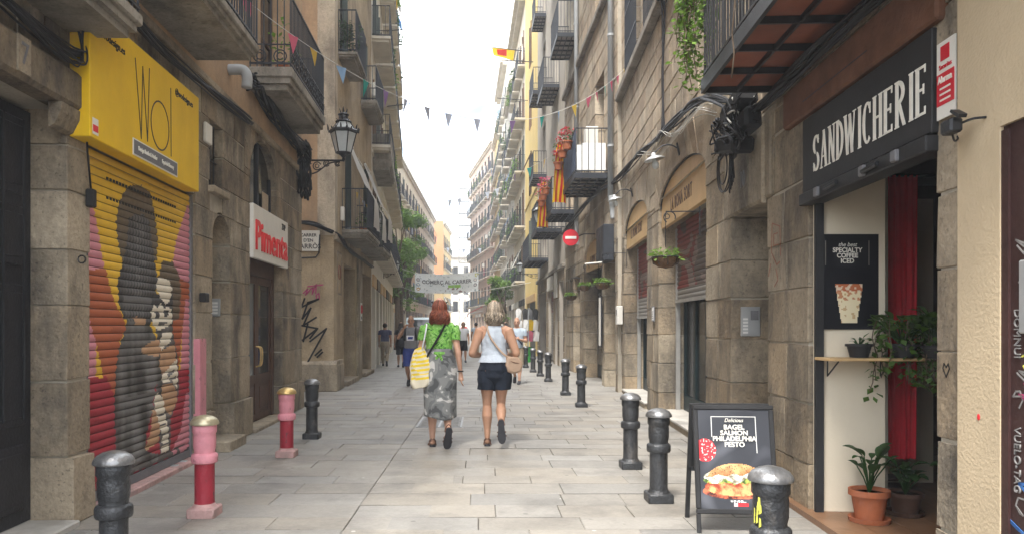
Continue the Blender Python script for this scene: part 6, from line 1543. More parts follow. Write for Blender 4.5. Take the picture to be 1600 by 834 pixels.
# ------------------------------------------------------------------ far street clutter
vn = thing('parked_van', 'pale blue van parked past the trees behind the walking men', 'van', (-4.05, 50, 0))
b = MB(); b.prism([(-2.4, .35), (2.3, .35), (2.4, .8), (2.35, 1.1), (1.6, 1.25), (1.05, 1.95), (.8, 2.05), (-2.3, 2.05), (-2.4, 1.9)], -.85, .85, 'x'); 
b.v = [(x_, -y_, z) for x_, y_, z in b.v]; mat('van_paint', (.42,.52,.56), .3, .05, 3, 0, spec=.6); b.build('body', 'van_paint', vn, 40)
MB().add([(-.72, -1.66, 1.27), (.72, -1.66, 1.27), (.66, -1.12, 1.9), (-.66, -1.12, 1.9)], [(0, 1, 2, 3)]).build('windscreen', 'glass_dark', vn)
for s_ in (-1, 1):
    for yy in (-1.6, 1.5): w_ = MB().lathe([(.32, -.1), (.34, -.06), (.34, .06), (.32, .1)], 16).build('wheel', 'cable', vn, loc=(s_*.8, yy, .34)); w_.rotation_euler = (0, rad(90), 0)
    MB().box(s_*.55-.14, s_*.55+.14, -2.42, -2.36, .75, .92, ch=.02).build('headlight', 'lamp_glass', vn)
MB().box(-.4, .4, -2.41, -2.37, .5, .62).build('number_plate', 'white_paint', vn)
bnn = thing('litter_bin', 'small bright green bin beside the bollards far on the right', 'bin', (1.78, 31.5, 0))
mat('bin_green', (.06,.45,.08), .5, .1, 3, 0)
MB().lathe([(.17, 0), (.22, .55), (.235, .57), (.235, .62), (.2, .63)], 14).build('body', 'bin_green', bnn, 40); MB().lathe([(.236, .60), (.24, .62), (.236, .64)], 14).build('rim', 'leaf_dark', bnn)
rk = thing('clothes_rack', 'rack of colourful clothes outside a far shop on the right', 'rack', (2.05, 35.2, 0))
for s_ in (-.55, .55): MB().tube([(0, s_, 0), (0, s_, 2.3)], .02, 5).build('post', 'pipe_grey', rk)
for zz in (1.3, 2.3): MB().tube([(0, -.6, zz), (0, .6, zz)], .018, 5).build('rail', 'pipe_grey', rk)
rr = random.Random(31); cm = ['sheet_white', 'letter_red', 'sheet_white', 'ink', 'pen_blue', 'sheet_white', 'sign_grey', 'pen_violet', 'flag_yellow', 'ink', 'pen_pink']
for r_i, zz in enumerate((2.28, 1.78, 1.28)):
    for k in range(4):
        xx = -.42+.26*k+rr.uniform(-.04, .04); yy = -.5+.3*k+rr.uniform(-.1, .1); wd = rr.uniform(.12, .17)
        MB().add([(xx-wd, yy, zz-.10), (xx-.05, yy, zz), (xx+.05, yy, zz), (xx+wd, yy, zz-.10), (xx+wd*.8, yy+.03, zz-.5), (xx-wd*.8, yy-.03, zz-.5)], [(0, 1, 2, 3, 4, 5)]).build('garment', cm[(k*3+r_i*2) % len(cm)], rk, fix=False)
aw_ = thing('shop_awning', 'red awning over a far shop on the right of the street end', 'awning', (1.15, 92, 3.0))
q = MB(); q.add([(-1.2, -2, .9), (-1.2, 2.5, .9), (-3.0, 2.5, 0), (-3.0, -2, 0), (-3.0, -2, -.4), (-3.0, 2.5, -.4)], [(0, 1, 2, 3), (3, 2, 5, 4)]); q.build('cloth', 'letter_red', aw_, fix=False)
for yy in (-2, 2.5): MB().tube([(-1.2, yy, .3), (-3.0, yy, 0)], .02, 5).build('arm', 'pipe_grey', aw_)
wb = thing('wooden_screen', 'brown reed screen tied to a far right balcony', 'screen', R2b.w(37.3, .75, 4.35), R2b.rz)
for k in range(16): MB().box(-1.1+.12*k, -.99+.12*k, 0, .02, .05, 1.05).build('reed_strip', 'persiana_brown', wb)
# aerials and roof poles against the sky
for k, (B, Y, z, ln) in enumerate(((L2b, 29, 12.6, .9), (L2b, 29.5, 9.9, .9), (R2b, 36.5, 14, 2.2), (R3, 40, 13.2, 1.6))):
    tag(MB().tube([(0, 0, 0), (0, ln, .12)], .02, 4).build('flag_pole', 'rail_paint', None, loc=B.w(Y, .3, z), rz=B.rz), ['upper thin pole sticking out from the tan building', 'lower thin pole sticking out from the tan building', 'long thin pole jutting over the street on the right', 'thin pole jutting from the yellow building'][k], 'pole')
fg = thing('flag', 'orange and yellow flag on a pole high on the right', 'flag', (1.62, 46.5, 18.3))
MB().tube([(.9, 0, -.2), (-1.6, 0, .1)], .03, 5).build('pole', 'rail_paint', fg)
MB().add([(.3, 0, -.1), (-1.1, 0, 0), (-1.0, .05, -.45), (.2, .05, -.75)], [(0, 1, 2, 3)]).build('cloth', 'flag_yellow', fg, fix=False); MB().add([(-.2, -.02, -.12), (-.8, -.02, -.1), (-.75, .03, -.4), (-.2, .03, -.5)], [(0, 1, 2, 3)]).build('cloth_band', 'flag_red', fg, fix=False)
hzm = bpy.data.materials.new('haze_air'); hzm.use_nodes = True; t_ = hzm.node_tree; t_.nodes.clear()
pv = t_.nodes.new('ShaderNodeVolumePrincipled'); pv.inputs['Color'].default_value = (.92, .95, 1, 1); pv.inputs['Density'].default_value = .0024; pv.inputs['Anisotropy'].default_value = .2
ou = t_.nodes.new('ShaderNodeOutputMaterial'); t_.links.new(pv.outputs[0], ou.inputs['Volume'])
hz = MB().box(-30, 30, -12, 190, -1.6, 27).build('haze', hzm); tag(hz, kind='stuff')
# ------------------------------------------------------------------ people
import numpy as np
mat('skin_light', (.56,.33,.23), .55, .10, 9, .1, 120, spec=.35, coord='obj', stain=(.50,.25,.17), st_amt=.35, st_scale=5)
mat('skin_tan', (.42,.235,.15), .55, .10, 9, .1, 120, spec=.35, coord='obj', stain=(.36,.18,.11), st_amt=.35, st_scale=5)
mat('hair_red', (.17,.046,.022), .45, .6, 60, .3, 150, spec=.4, coord='obj')
mat('hair_blonde', (.27,.22,.165), .45, .65, 60, .3, 150, spec=.4, coord='obj')
mat('hair_dark', (.022,.017,.014), .5, .4, 40, .3, 150, spec=.4, coord='obj')
mat('hair_grey', (.16,.15,.14), .6, .4, 40, .3, 150, coord='obj')
for hn in ('hair_red', 'hair_blonde', 'hair_dark', 'hair_grey'):
    c_ = {'hair_red': (.17,.046,.022), 'hair_blonde': (.27,.22,.165), 'hair_dark': (.022,.017,.014), 'hair_grey': (.16,.15,.14)}[hn]
    mat(hn+'_lo', tuple(v*.45 for v in c_), .5, .4, 60, 0, coord='obj'); mat(hn+'_hi', tuple(v*1.7 for v in c_), .4, .4, 60, 0, coord='obj')
mat('top_blue', (.44,.49,.55), .85, .06, 14, .35, 60, coord='obj')
mat('short_black', (.010,.015,.026), .9, .2, 14, .4, 50, coord='obj')
mat('leather_beige', (.40,.28,.20), .55, .1, 9, .2, 80, coord='obj')
mat('sole_dark', (.035,.035,.04), .8, .2, 20, .2, 80)
mat('leather_brown', (.13,.065,.04), .6, .2, 20, .2, 80)
mat('cloth_black', (.012,.012,.014), .9, .2, 14, .3, 50, coord='obj')
mat('cloth_grey', (.18,.18,.185), .9, .1, 14, .3, 50, coord='obj')
mat('cloth_blue', (.028,.05,.22), .85, .15, 14, .3, 50, coord='obj')
mat('cloth_navy', (.055,.06,.12), .85, .15, 14, .3, 50, coord='obj')
mat('cloth_khaki', (.33,.27,.19), .9, .1, 14, .3, 50, coord='obj')
mat('cloth_white', (.72,.73,.75), .85, .05, 14, .3, 50, coord='obj')
mat('cloth_sky', (.42,.50,.58), .85, .05, 14, .3, 50, coord='obj')
mat('cloth_yellow', (.65,.50,.05), .85, .05, 14, .3, 50, coord='obj')
mat('eye_dark', (.01,.008,.006), .2, 0, bump=0)
mat('lip', (.38,.13,.11), .5, 0, bump=0)
def print_mat(name, cols, scale, thr, dist=0):
    """dyed cloth: hard edged patches"""
    m = bpy.data.materials.new(name); m.use_nodes = True; M[name] = m; t = m.node_tree; bs = t.nodes['Principled BSDF']; bs.inputs['Roughness'].default_value = .9; bs.inputs['Specular IOR Level'].default_value = .2
    tc_ = t.nodes.new('ShaderNodeTexCoord'); nz = t.nodes.new('ShaderNodeTexNoise'); nz.inputs['Scale'].default_value = scale; nz.inputs['Detail'].default_value = 2.5; nz.inputs['Distortion'].default_value = dist
    cr_ = t.nodes.new('ShaderNodeValToRGB'); cr_.color_ramp.interpolation = 'CONSTANT'
    e = cr_.color_ramp.elements; e[0].position = 0; e[0].color = (*cols[0], 1); e[1].position = thr[0]; e[1].color = (*cols[1], 1)
    for c, p in zip(cols[2:], thr[1:]): q = e.new(p); q.color = (*c, 1)
    t.links.new(tc_.outputs['Object'], nz.inputs['Vector']); t.links.new(nz.outputs['Fac'], cr_.inputs['Fac']); t.links.new(cr_.outputs['Color'], bs.inputs['Base Color'])
    n2 = t.nodes.new('ShaderNodeTexNoise'); n2.inputs['Scale'].default_value = 26; b = t.nodes.new('ShaderNodeBump'); b.inputs['Strength'].default_value = .4; b.inputs['Distance'].default_value = .01
    t.links.new(tc_.outputs['Object'], n2.inputs['Vector']); t.links.new(n2.outputs['Fac'], b.inputs['Height']); t.links.new(b.outputs[0], bs.inputs['Normal'])
print_mat('camo_grey', [(.075,.078,.080), (.15,.155,.155), (.21,.215,.21), (.50,.49,.47)], 6.5, [.42, .52, .60], .9)
print_mat('leaf_print', [(.035,.12,.025), (.15,.36,.07), (.19,.42,.085), (.33,.53,.19)], 20, [.40, .50, .60], 1.5)
print_mat('stripe_tee', [(.17,.17,.175), (.17,.17,.175), (.17,.17,.175)], 3, [.5, .6])

def limb_geo(mb, P, n=12):
    V = [Vector(p[:3]) for p in P]; A = [p[3] for p in P]; Bq = [p[4] if len(p) > 4 else p[3] for p in P]
    t0 = (V[1]-V[0]).normalized(); t1 = (V[-1]-V[-2]).normalized()
    pre = [(V[0]-t0*Bq[0]*k, A[0]*s, Bq[0]*s) for k, s in ((.85, .35), (.5, .78))]
    post = [(V[-1]+t1*Bq[-1]*k, A[-1]*s, Bq[-1]*s) for k, s in ((.5, .78), (.85, .35))]
    S = pre+list(zip(V, A, Bq))+post; vs = []; k = len(S)
    for i, (c, a, b) in enumerate(S):
        t = (S[min(i+1, k-1)][0]-S[max(i-1, 0)][0]).normalized()
        r_ = Vector((1, 0, 0)) if abs(t.x) < .85 else Vector((0, 1, 0))
        ax = (r_-t*r_.dot(t)).normalized(); ay = t.cross(ax)
        for j in range(n): an = 2*math.pi*j/n; vs.append(c+ax*(a*math.cos(an))+ay*(b*math.sin(an)))
    fs = [(i*n+j, i*n+(j+1) % n, (i+1)*n+(j+1) % n, (i+1)*n+j) for i in range(k-1) for j in range(n)]+[tuple(range(n))[::-1], tuple(range((k-1)*n, k*n))]
    mb.add(vs, fs)
def remesh(mb, voxel, smooth=4, name='body'):
    me = mb.mesh('tmp', 'skin_light'); o = bpy.data.objects.new('tmp', me); COL.objects.link(o)
    m_ = o.modifiers.new('r', 'REMESH'); m_.mode = 'VOXEL'; m_.voxel_size = voxel; m_.use_smooth_shade = True
    s_ = o.modifiers.new('s', 'SMOOTH'); s_.factor = .5; s_.iterations = smooth
    bpy.context.view_layer.update()
    r_ = bpy.data.meshes.new_from_object(o.evaluated_get(bpy.context.evaluated_depsgraph_get()))
    bpy.data.objects.remove(o); r_.name = name; r_.materials.clear(); r_.polygons.foreach_set('use_smooth', [True]*len(r_.polygons))
    return r_
def hand_limbs(L, key, wr, fwd, side, curl=.5, s=1.0):
    """palm and five fingers; fwd = direction of the fingers, side = towards the thumb"""
    wr = Vector(wr); f = Vector(fwd).normalized(); sd_ = (Vector(side)-f*Vector(side).dot(f)).normalized(); nn = f.cross(sd_)
    L[key+'_palm'] = [(*(wr-f*.01), .022*s, .018*s), (*(wr+f*.035*s), .030*s, .016*s), (*(wr+f*.08*s), .034*s, .015*s)]
    bend = nn*(1 if nn.z*0+1 else 1)
    for i, (o, ln) in enumerate(((.028, .066), (.010, .076), (-.009, .071), (-.026, .056))):
        b0 = wr+f*.082*s+sd_*o*s; c1 = (f*math.cos(curl*.6)+nn*math.sin(curl*.6)); c2 = (f*math.cos(curl*1.5)+nn*math.sin(curl*1.5))
        p1 = b0+c1*ln*.5*s; p2 = p1+c2*ln*.5*s
        L[f'{key}_f{i}'] = [(*(b0-f*.015), .0088*s), (*b0, .0088*s), (*p1, .0080*s), (*p2, .0070*s)]
    b0 = wr+f*.025*s+sd_*.025*s; p1 = b0+(sd_*.7+f*.7)*.035*s; p2 = p1+(sd_*.35+f*.9+nn*.3).normalized()*.03*s
    L[key+'_th'] = [(*(b0-sd_*.012), .011*s), (*b0, .011*s), (*p1, .0095*s), (*p2, .008*s)]
TORSO_F = [(.79,.10,.085,0),(.84,.165,.115,-.012),(.90,.178,.128,-.018),(.98,.160,.112,-.01),(1.06,.132,.092,0),(1.15,.138,.098,.004),(1.25,.153,.110,.008),(1.33,.160,.100,0),(1.385,.135,.080,-.01),(1.425,.075,.062,-.012),(1.46,.054,.054,-.008),(1.53,.054,.058,.008)]
TORSO_M = [(.79,.10,.09,0),(.84,.158,.112,-.01),(.90,.165,.122,-.012),(.98,.155,.115,-.002),(1.06,.152,.115,.008),(1.15,.160,.118,.01),(1.25,.175,.120,.006),(1.34,.185,.108,-.004),(1.40,.150,.085,-.012),(1.44,.085,.068,-.012),(1.475,.062,.062,-.008),(1.54,.060,.062,.008)]
def figure(sp):
    """sp: joints. returns limbs dict (local: y forward, x right)"""
    L = {}; male = sp.get('male'); dx = 0
    L['torso'] = [(0, y_, z, a, b) for z, a, b, y_ in (TORSO_M if male else TORSO_F)]
    hy = .015; tn = sp.get('turn', 0)
    L['head'] = [(0, hy-.004, 1.50, .050, .060), (0, hy+.006, 1.535, .062, .078), (0, hy, 1.58, .073, .092), (0, hy-.006, 1.62, .074, .095), (0, hy-.008, 1.655, .062, .080)]
    L['nose'] = [(0, hy+.088, 1.585, .008), (0, hy+.108, 1.563, .012), (0, hy+.095, 1.552, .011)]
    for s_ in (-1, 1): L[f'ear{s_}'] = [(s_*.074, hy-.008, 1.555, .006, .012), (s_*.080, hy-.012, 1.575, .007, .017), (s_*.079, hy-.014, 1.592, .006, .013)]
    for s_, k in ((-1, 'l'), (1, 'r')):
        hip, kn, an, toe = sp['leg_'+k]; g = 1.08 if male else 1.0; th = sp.get('thick', 1)
        H_ = Vector((s_*.088, -.005, .87)); K = Vector(kn); A_ = Vector(an); T = Vector(toe)
        m1 = H_.lerp(K, .45); c1 = K.lerp(A_, .32)+Vector((0, -.014, 0)); c2 = K.lerp(A_, .7)
        L['thigh_'+k] = [(*H_, .090*th, .098*th), (*m1, .074*th*g, .080*th), (*H_.lerp(K, .8), .058*g, .061), (*K, .052*g, .054)]
        L['shin_'+k] = [(*K, .052*g, .054), (*c1, .055*g*sp.get('calf', 1.04), .059*g*sp.get('calf', 1.04)), (*c2, .042, .044), (*A_, .032, .037)]
        f = (T-A_); fl = Vector((f.x, f.y, f.z)); fd = fl.normalized()
        up_ = (K-A_).normalized(); up_ = (up_-fd*up_.dot(fd)).normalized()
        heel = A_-fd*.045-up_*.045
        L['foot_'+k] = [(*heel, .030, .030), (*(A_-up_*.042+fd*.02), .033, .034), (*(A_-up_*.05+fd*.09), .040, .024), (*(A_-up_*.058+fd*.145), .043, .018), (*(A_-up_*.06+fd*.185), .034, .014)]
        sh, el, wr, fw, sd_, cu_ = sp['arm_'+k]; S = Vector((s_*(.165 if not male else .185), -.008, 1.365 if not male else 1.375)); E = Vector(el); W = Vector(wr); ag = 1.22 if male else sp.get('armg', 1.0)
        L['upper_'+k] = [(*(S+Vector((-s_*.035, 0, .012))), .048, .05), (*S, .050*ag, .050*ag), (*S.lerp(E, .5), .042*ag, .043*ag), (*E, .034*ag, .035*ag)]
        L['fore_'+k] = [(*E, .034*ag, .035*ag), (*E.lerp(W, .3), .035*ag, .034*ag), (*W, .022*ag, .020*ag)]
        hand_limbs(L, 'hand_'+k, W, fw, sd_, cu_, 1.1 if male else 1.0)
    return L
def classify(me, L):
    """nearest limb of every face centre"""
    C = np.zeros(len(me.polygons)*3); me.polygons.foreach_get('center', C); C = C.reshape(-1, 3)
    best = np.full(len(C), 9.0); lab = np.zeros(len(C), int); names = list(L)
    for k, nm in enumerate(names):
        P = L[nm]
        for a, b in zip(P, P[1:]):
            A, B_ = np.array(a[:3]), np.array(b[:3]); d = B_-A; t = np.clip(((C-A)@d)/max(d@d, 1e-9), 0, 1)
            r_ = ((a[3]+(a[4] if len(a) > 4 else a[3]))/2)*(1-t)+((b[3]+(b[4] if len(b) > 4 else b[3]))/2)*t
            q = np.linalg.norm(C-(A+t[:, None]*d), axis=1)-r_
            m_ = q < best; best[m_] = q[m_]; lab[m_] = k
    return C, np.array([names[i].split('_')[0] for i in lab])
def garment(me, sel, off, name, mt, parent, fold=.004, fs=14):
    """a shell of cloth lifted off the chosen part of the body"""
    bm = bmesh.new(); bm.from_mesh(me); bm.faces.ensure_lookup_table()
    bmesh.ops.delete(bm, geom=[f for f, s_ in zip(bm.faces, sel) if not s_], context='FACES')
    bm.normal_update()
    for _ in range(3):
        bd = [v for v in bm.verts if v.is_boundary]
        new = {v: sum((e.other_vert(v).co for e in v.link_edges if e.is_boundary), Vector())/max(1, sum(e.is_boundary for e in v.link_edges)) for v in bd}
        for v, c in new.items(): v.co = v.co.lerp(c, .6)
    mv = []
    for v in bm.verts:
        o = off(v.co) if callable(off) else off
        mv.append((v, v.normal*(o+fold*noise.noise(v.co*fs)+fold*noise.noise((v.co.x*9, v.co.y*9, v.co.z*5)))))
    for v, d in mv: v.co += d
    r_ = bpy.data.meshes.new(name); bm.to_mesh(r_); bm.free(); r_.materials.clear(); r_.materials.append(M[mt]); r_.polygons.foreach_set('use_smooth', [True]*len(r_.polygons))
    o = put(name, r_, parent); s_ = o.modifiers.new('thickness', 'SOLIDIFY'); s_.thickness = .004; s_.offset = -1
    return o
def hair(parent, mt, length, spread, seed, n=150, wave=.01, face=.35, vol=1.0, back=True, rs=.0065, curl=0):
    """cap plus many thin locks that follow the skull and fall"""
    rr = random.Random(seed); c = Vector((0, .004, 1.595)); q = MB(); Rr = Vector((.080*vol, .100*vol, .106*vol))
    for i in range(n):
        az = rr.uniform(-math.pi, math.pi); el = rr.uniform(.05, 1.5)
        d = Vector((math.sin(az)*math.cos(el), -math.cos(az)*math.cos(el), math.sin(el)))
        if d.y > face and el < 1.0: continue
        hd = Vector((d.x, d.y if d.y < .25 else -.1, 0)); hd = hd.normalized() if hd.length > .05 else Vector((0, -1, 0))
        P = []; e = math.asin(max(-1, min(1, d.z))); k_ = rr.uniform(.99, 1.06)
        for k in range(6):
            ee = e+(-.12-e)*k/5; P.append(c+Vector((hd.x*Rr.x*math.cos(ee)*k_, hd.y*Rr.y*math.cos(ee)*k_, Rr.z*math.sin(ee)*k_)))
        b = P[-1]; ph = rr.uniform(0, 6.28); L_ = length*rr.uniform(.6, 1.1)*(1 if hd.y < .1 else .8)
        for k in range(1, 7):
            u = k/6; o = spread*(math.sin(u*1.9) if curl == 0 else math.sin(u*math.pi*.95))-.018*u
            P.append(b+Vector((hd.x*o+wave*u*math.sin(u*8+ph), hd.y*o+wave*u*math.cos(u*7+ph*1.3), -L_*u)))
        P = smooth_path(P, 2); m_ = len(P); q.tube(P, [rs*(1 if t < m_*.7 else max(.15, 1-(t-m_*.7)/(m_*.3))) for t in range(m_)], 5, m=rr.choice((0, 0, 1, 2)))
    q.ball((0, -.004, 1.605), (.079*vol, .096*vol, .102*vol), 16, 12)
    if back:
        vs = []; nn = 14
        for j in range(7):
            u = j/6; z = 1.60-(.06+length*.92)*u; rx = (.076+spread*.5*math.sin(u*2))*vol*(1-.12*u); ry = (.088+spread*.35*math.sin(u*2))*vol*(1-.12*u)
            for i in range(nn+1): an = math.pi*(.93+1.14*i/nn); vs.append((rx*math.cos(an), .002+ry*math.sin(an), z))
        q.add(vs, [(j*(nn+1)+i, j*(nn+1)+i+1, (j+1)*(nn+1)+i+1, (j+1)*(nn+1)+i) for j in range(6) for i in range(nn)])
    return q.build('hair', [mt, mt+'_lo', mt+'_hi'], parent, True, fix=False)
def face(parent, smile=True):
    for s_ in (-1, 1): MB().ball((s_*.031, .098, 1.592), (.012, .006, .006), 8, 6).build('eye', 'eye_dark', parent); MB().ball((s_*.032, .100, 1.612), (.019, .006, .004), 8, 5).build('eyebrow', 'hair_dark', parent)
    MB().ball((0, .098, 1.527), (.023, .006, .006), 8, 6).build('mouth', 'lip', parent)
def sandal(parent, L, k, mt='leather_brown', sole='sole_dark'):
    F = [Vector(p[:3]) for p in L['foot_'+k]]; K = Vector(L['shin_'+k][0][:3]); fd = (F[-1]-F[0]).normalized(); up_ = (K-F[1]); up_ = (up_-fd*up_.dot(fd)).normalized(); sd_ = fd.cross(up_)
    b = MB(); out = []
    for t, w_ in ((-.045, .018), (-.025, .034), (.03, .036), (.08, .038), (.13, .047), (.18, .046), (.215, .032), (.232, .012)): out.append((t, w_))
    base = F[0]-up_*.034
    ring = [base+fd*t+sd_*w_ for t, w_ in out]+[base+fd*t-sd_*w_ for t, w_ in out[::-1]]; n = len(ring)
    b.add(ring+[p-up_*.022 for p in ring], [tuple(range(n)), tuple(range(n, 2*n))[::-1]]+[(i, (i+1) % n, n+(i+1) % n, n+i) for i in range(n)])
    o = b.build('sandal', sole, parent)
    s_ = MB()
    for t, h_, w_ in ((.10, .040, .046), (.145, .034, .050), (.015, .075, .040)):
        s_.tube([base+fd*t+sd_*w_, base+fd*t+sd_*w_*.8+up_*h_*.8, base+fd*t+up_*(h_+.012), base+fd*t-sd_*w_*.8+up_*h_*.8, base+fd*t-sd_*w_], .009, 5)
    s_.tube([base+fd*.015+sd_*.038+up_*.05, base-fd*.03+up_*.06+sd_*.02, base-fd*.045+up_*.062, base-fd*.03+up_*.06-sd_*.02, base+fd*.015-sd_*.038+up_*.05], .007, 5)
    s_.build('strap', mt, o)
def person(label, loc, rz, s, sp, skin, voxel, group=None):
    t = thing('person', label, 'person', loc, rz, group); t.scale = (s, s, s)
    L = figure(sp); mb = MB()
    for nm, P in L.items(): limb_geo(mb, P, 8 if nm.split('_')[-1].startswith('f') or nm.startswith('nose') else 12)
    me = remesh(mb, voxel, 3 if voxel < .01 else 2); me.materials.append(M[skin]); body = put('body', me, t)
    C, lab = classify(me, L)
    return t, L, me, C, lab
ARM_DN = lambda s_, y0=0, y1=.06, x=.235: (None, (s_*.225, y0-.02, 1.10), (s_*x, y1, .865), (0, .25, -1), (-s_*.2, 1, 0), .35)
# ---- woman in the green top and camouflage skirt
spA = {'leg_l': (None, (-.085, .06, .47), (-.085, .045, .085), (-.10, .2, .06)), 'leg_r': (None, (.085, .07, .47), (.10, -.20, .215), (.075, -.10, .02)),
       'arm_l': (None, (-.225, .02, 1.10), (-.235, .16, .90), (0, .6, -.8), (.6, .5, .2), .6), 'arm_r': (None, (.215, -.04, 1.09), (.245, .02, .845), (.05, .15, -1), (-.15, 1, 0), .35), 'turn': 0}
wa, L, me, C, lab = person('woman in a green patterned top and grey camouflage skirt with a yellow striped tote', (-.53, 9.32, 0), rad(2), 1.045, spA, 'skin_light', .0065)
up_arm = (lab == 'upper') & (C[:, 2] > 1.235)
sel = ((lab == 'torso') & (C[:, 2] > 1.06) & (C[:, 2] < 1.425)) | up_arm
garment(me, sel, lambda p: .014+.012*max(0, 1-abs(p.z-1.1)/.1)+(.008 if abs(p.x) > .19 else 0), 'top', 'leaf_print', wa, .010, 18)
k = MB(); limb_geo(k, [(-.05, -.118, 1.085, .02), (0, -.13, 1.075, .028), (.05, -.118, 1.085, .02)]); limb_geo(k, [(0, -.13, 1.07, .02), (.025, -.14, 1.02, .018), (.035, -.14, .98, .008)]); limb_geo(k, [(0, -.13, 1.07, .02), (-.03, -.14, 1.03, .018), (-.04, -.135, 1.0, .008)])
k.build('knot', 'leaf_print', wa, True)
prof = [(1.135, .140, .104), (1.10, .150, .112), (1.02, .176, .132), (.92, .192, .146), (.80, .192, .150), (.66, .184, .158), (.50, .178, .172), (.37, .176, .185), (.345, .175, .186)]; n = 56; vs = []
for j, (z, a, b) in enumerate(prof):
    dn = max(0, (1.0-z))/.65
    for i in range(n):
        an = 2*math.pi*i/n; w_ = 1+dn*.05*math.sin(an*5+1.3+z*2)+dn*.03*math.sin(an*9+z*5)+.015*noise.noise((an*2, z*9, 1))
        vs.append((a*w_*math.cos(an)+.008*dn, b*w_*math.sin(an)-.014-.02*dn*(1 if math.sin(an) < 0 else 0), z+(.02*math.sin(an*2+.6) if j > 6 else 0)))
sk = MB().add(vs, [(j*n+i, j*n+(i+1) % n, (j+1)*n+(i+1) % n, (j+1)*n+i) for j in range(len(prof)-1) for i in range(n)]).build('skirt', 'camo_grey', wa, True, fix=False)
md = sk.modifiers.new('thickness', 'SOLIDIFY'); md.thickness = .005
hair(wa, 'hair_red', .165, .030, 5, 700, .030, vol=1.02, rs=.0048)
q = MB(); q.tube([(.088*math.cos(a_), .015+.10*math.sin(a_), 1.675-.02*math.sin(a_)) for a_ in [math.pi*k_/12 for k_ in range(13)]], .008, 5); q.build('hair_band', 'cloth_black', wa)
sandal(wa, L, 'l'); sandal(wa, L, 'r')
MB().ring((.243, .015, .872), .030, .007, 14, 5, 'z').build('wrist_band', 'cloth_black', wa)
stp = MB(); stp.tube(smooth_path([(.075, .03, 1.45), (.06, -.085, 1.40), (-.02, -.132, 1.25), (-.11, -.135, 1.10), (-.18, -.08, .98)], 6), .013, 6, flat=.35); stp.build('strap', 'cloth_black', wa, True)
# tote
tb = thing('tote_bag', 'white tote bag with yellow stripes hanging from the left shoulder of the woman in green', 'bag', wa.matrix_basis @ Vector((-.215, -.10, 1.02)), rad(2)); tb.scale = (1.045,)*3
n = 40; rows_ = 34; vs = []; cols = []; fs = []
for j in range(rows_+1):
    v = j/rows_; z = -.33+v*.46; hw = (.135 if v < .55 else .135-.085*(v-.55)/.45)*(1-.35*max(0, .14-v)/.14); th = .055*(1-.7*v)+.004
    for i in range(n): an = 2*math.pi*i/n; c_, s_ = math.cos(an), math.sin(an); vs.append((hw*math.copysign(abs(c_)**.75, c_)+.02*math.sin(v*5), th*math.copysign(abs(s_)**.75, s_)+.006*math.sin(i*.9+v*11), z+.02*c_*(1-v)+.025*c_*v))
for j in range(rows_):
    for i in range(n):
        fs.append((j*n+i, j*n+(i+1) % n, (j+1)*n+(i+1) % n, (j+1)*n+i)); v = (j+.5)/rows_; an = 2*math.pi*i/n
        w_ = v+.02*math.cos(an)+.008*math.sin(i*.7)
        cols.append(lin(226,198,58) if (w_*9.5) % 1 < .52 and w_ > .2 and abs(math.cos(an)) < .93 else lin(214,205,182))
fs.append(tuple(range(n))[::-1]); cols.append(lin(214,205,182))
bme = bpy.data.meshes.new('bag'); bme.from_pydata(vs, [], fs); bme.materials.append(M['cloth_print']); set_cols(bme, cols); bme.polygons.foreach_set('use_smooth', [True]*len(fs)); put('bag', bme, tb)
MB().tube(smooth_path([(.02, -.03, .12), (.05, -.06, .25), (.07, -.03, .37), (.065, .05, .395), (.05, .16, .35), (.02, .12, .15), (.0, .02, .11)], 5), .009, 6).build('handle', 'cloth_white', tb, True)
# ---- woman in the pale blue tank top
spB = {'leg_l': (None, (-.085, .03, .47), (-.082, .0, .085), (-.085, .17, .055)), 'leg_r': (None, (.08, .06, .47), (.088, -.23, .26), (.10, -.20, .05)),
       'arm_l': (None, (-.262, -.05, 1.09), (-.17, .20, 1.06), (.5, .9, .1), (0, .2, 1), .5), 'arm_r': (None, (.265, -.04, 1.09), (.18, .21, 1.05), (-.5, .9, .1), (0, .2, 1), .5), 'armg': 1.32, 'thick': 1.12, 'calf': 1.14}
wb_, L, me, C, lab = person('woman in a pale blue tank top and black shorts with a beige shoulder bag', (.135, 9.42, 0), rad(-2), 1.03, spB, 'skin_tan', .0065)
x_, y_, z_ = C[:, 0], C[:, 1], C[:, 2]
lim = np.where(z_ < 1.20, .30, np.where(y_ < .02, np.interp(z_, [1.20, 1.28, 1.34, 1.44], [.165, .115, .088, .078]), np.interp(z_, [1.20, 1.32, 1.44], [.17, .13, .09])))
sel = (lab == 'torso') & (z_ > .98) & (z_ < 1.415) & (abs(x_) < lim)
garment(me, sel, lambda p: .012+.026*max(0, 1-(p.z-.98)/.20), 'tank_top', 'top_blue', wb_, .008, 18)
leg = np.isin(lab, ['thigh']) & (z_ > .675); sel = leg | ((lab == 'torso') & (z_ < 1.005))
garment(me, sel, lambda p: .016+.022*max(0, (.86-p.z)/.18), 'shorts', 'short_black', wb_, .011)
hair(wb_, 'hair_blonde', .125, .022, 8, 760, .014, vol=1.08, rs=.0048)
sandal(wb_, L, 'l'); sandal(wb_, L, 'r')
bg_ = thing('shoulder_bag', 'beige half moon shoulder bag at the hip of the woman in the tank top', 'bag', wb_.matrix_basis @ Vector((.225, -.06, .97)), rad(25)); bg_.scale = (.86,)*3
poly = [(-.10, .10), (.06, .10), (.13, .03), (.135, -.05), (.09, -.12), (.0, -.14), (-.09, -.11), (-.125, -.02)]
b = MB(); 
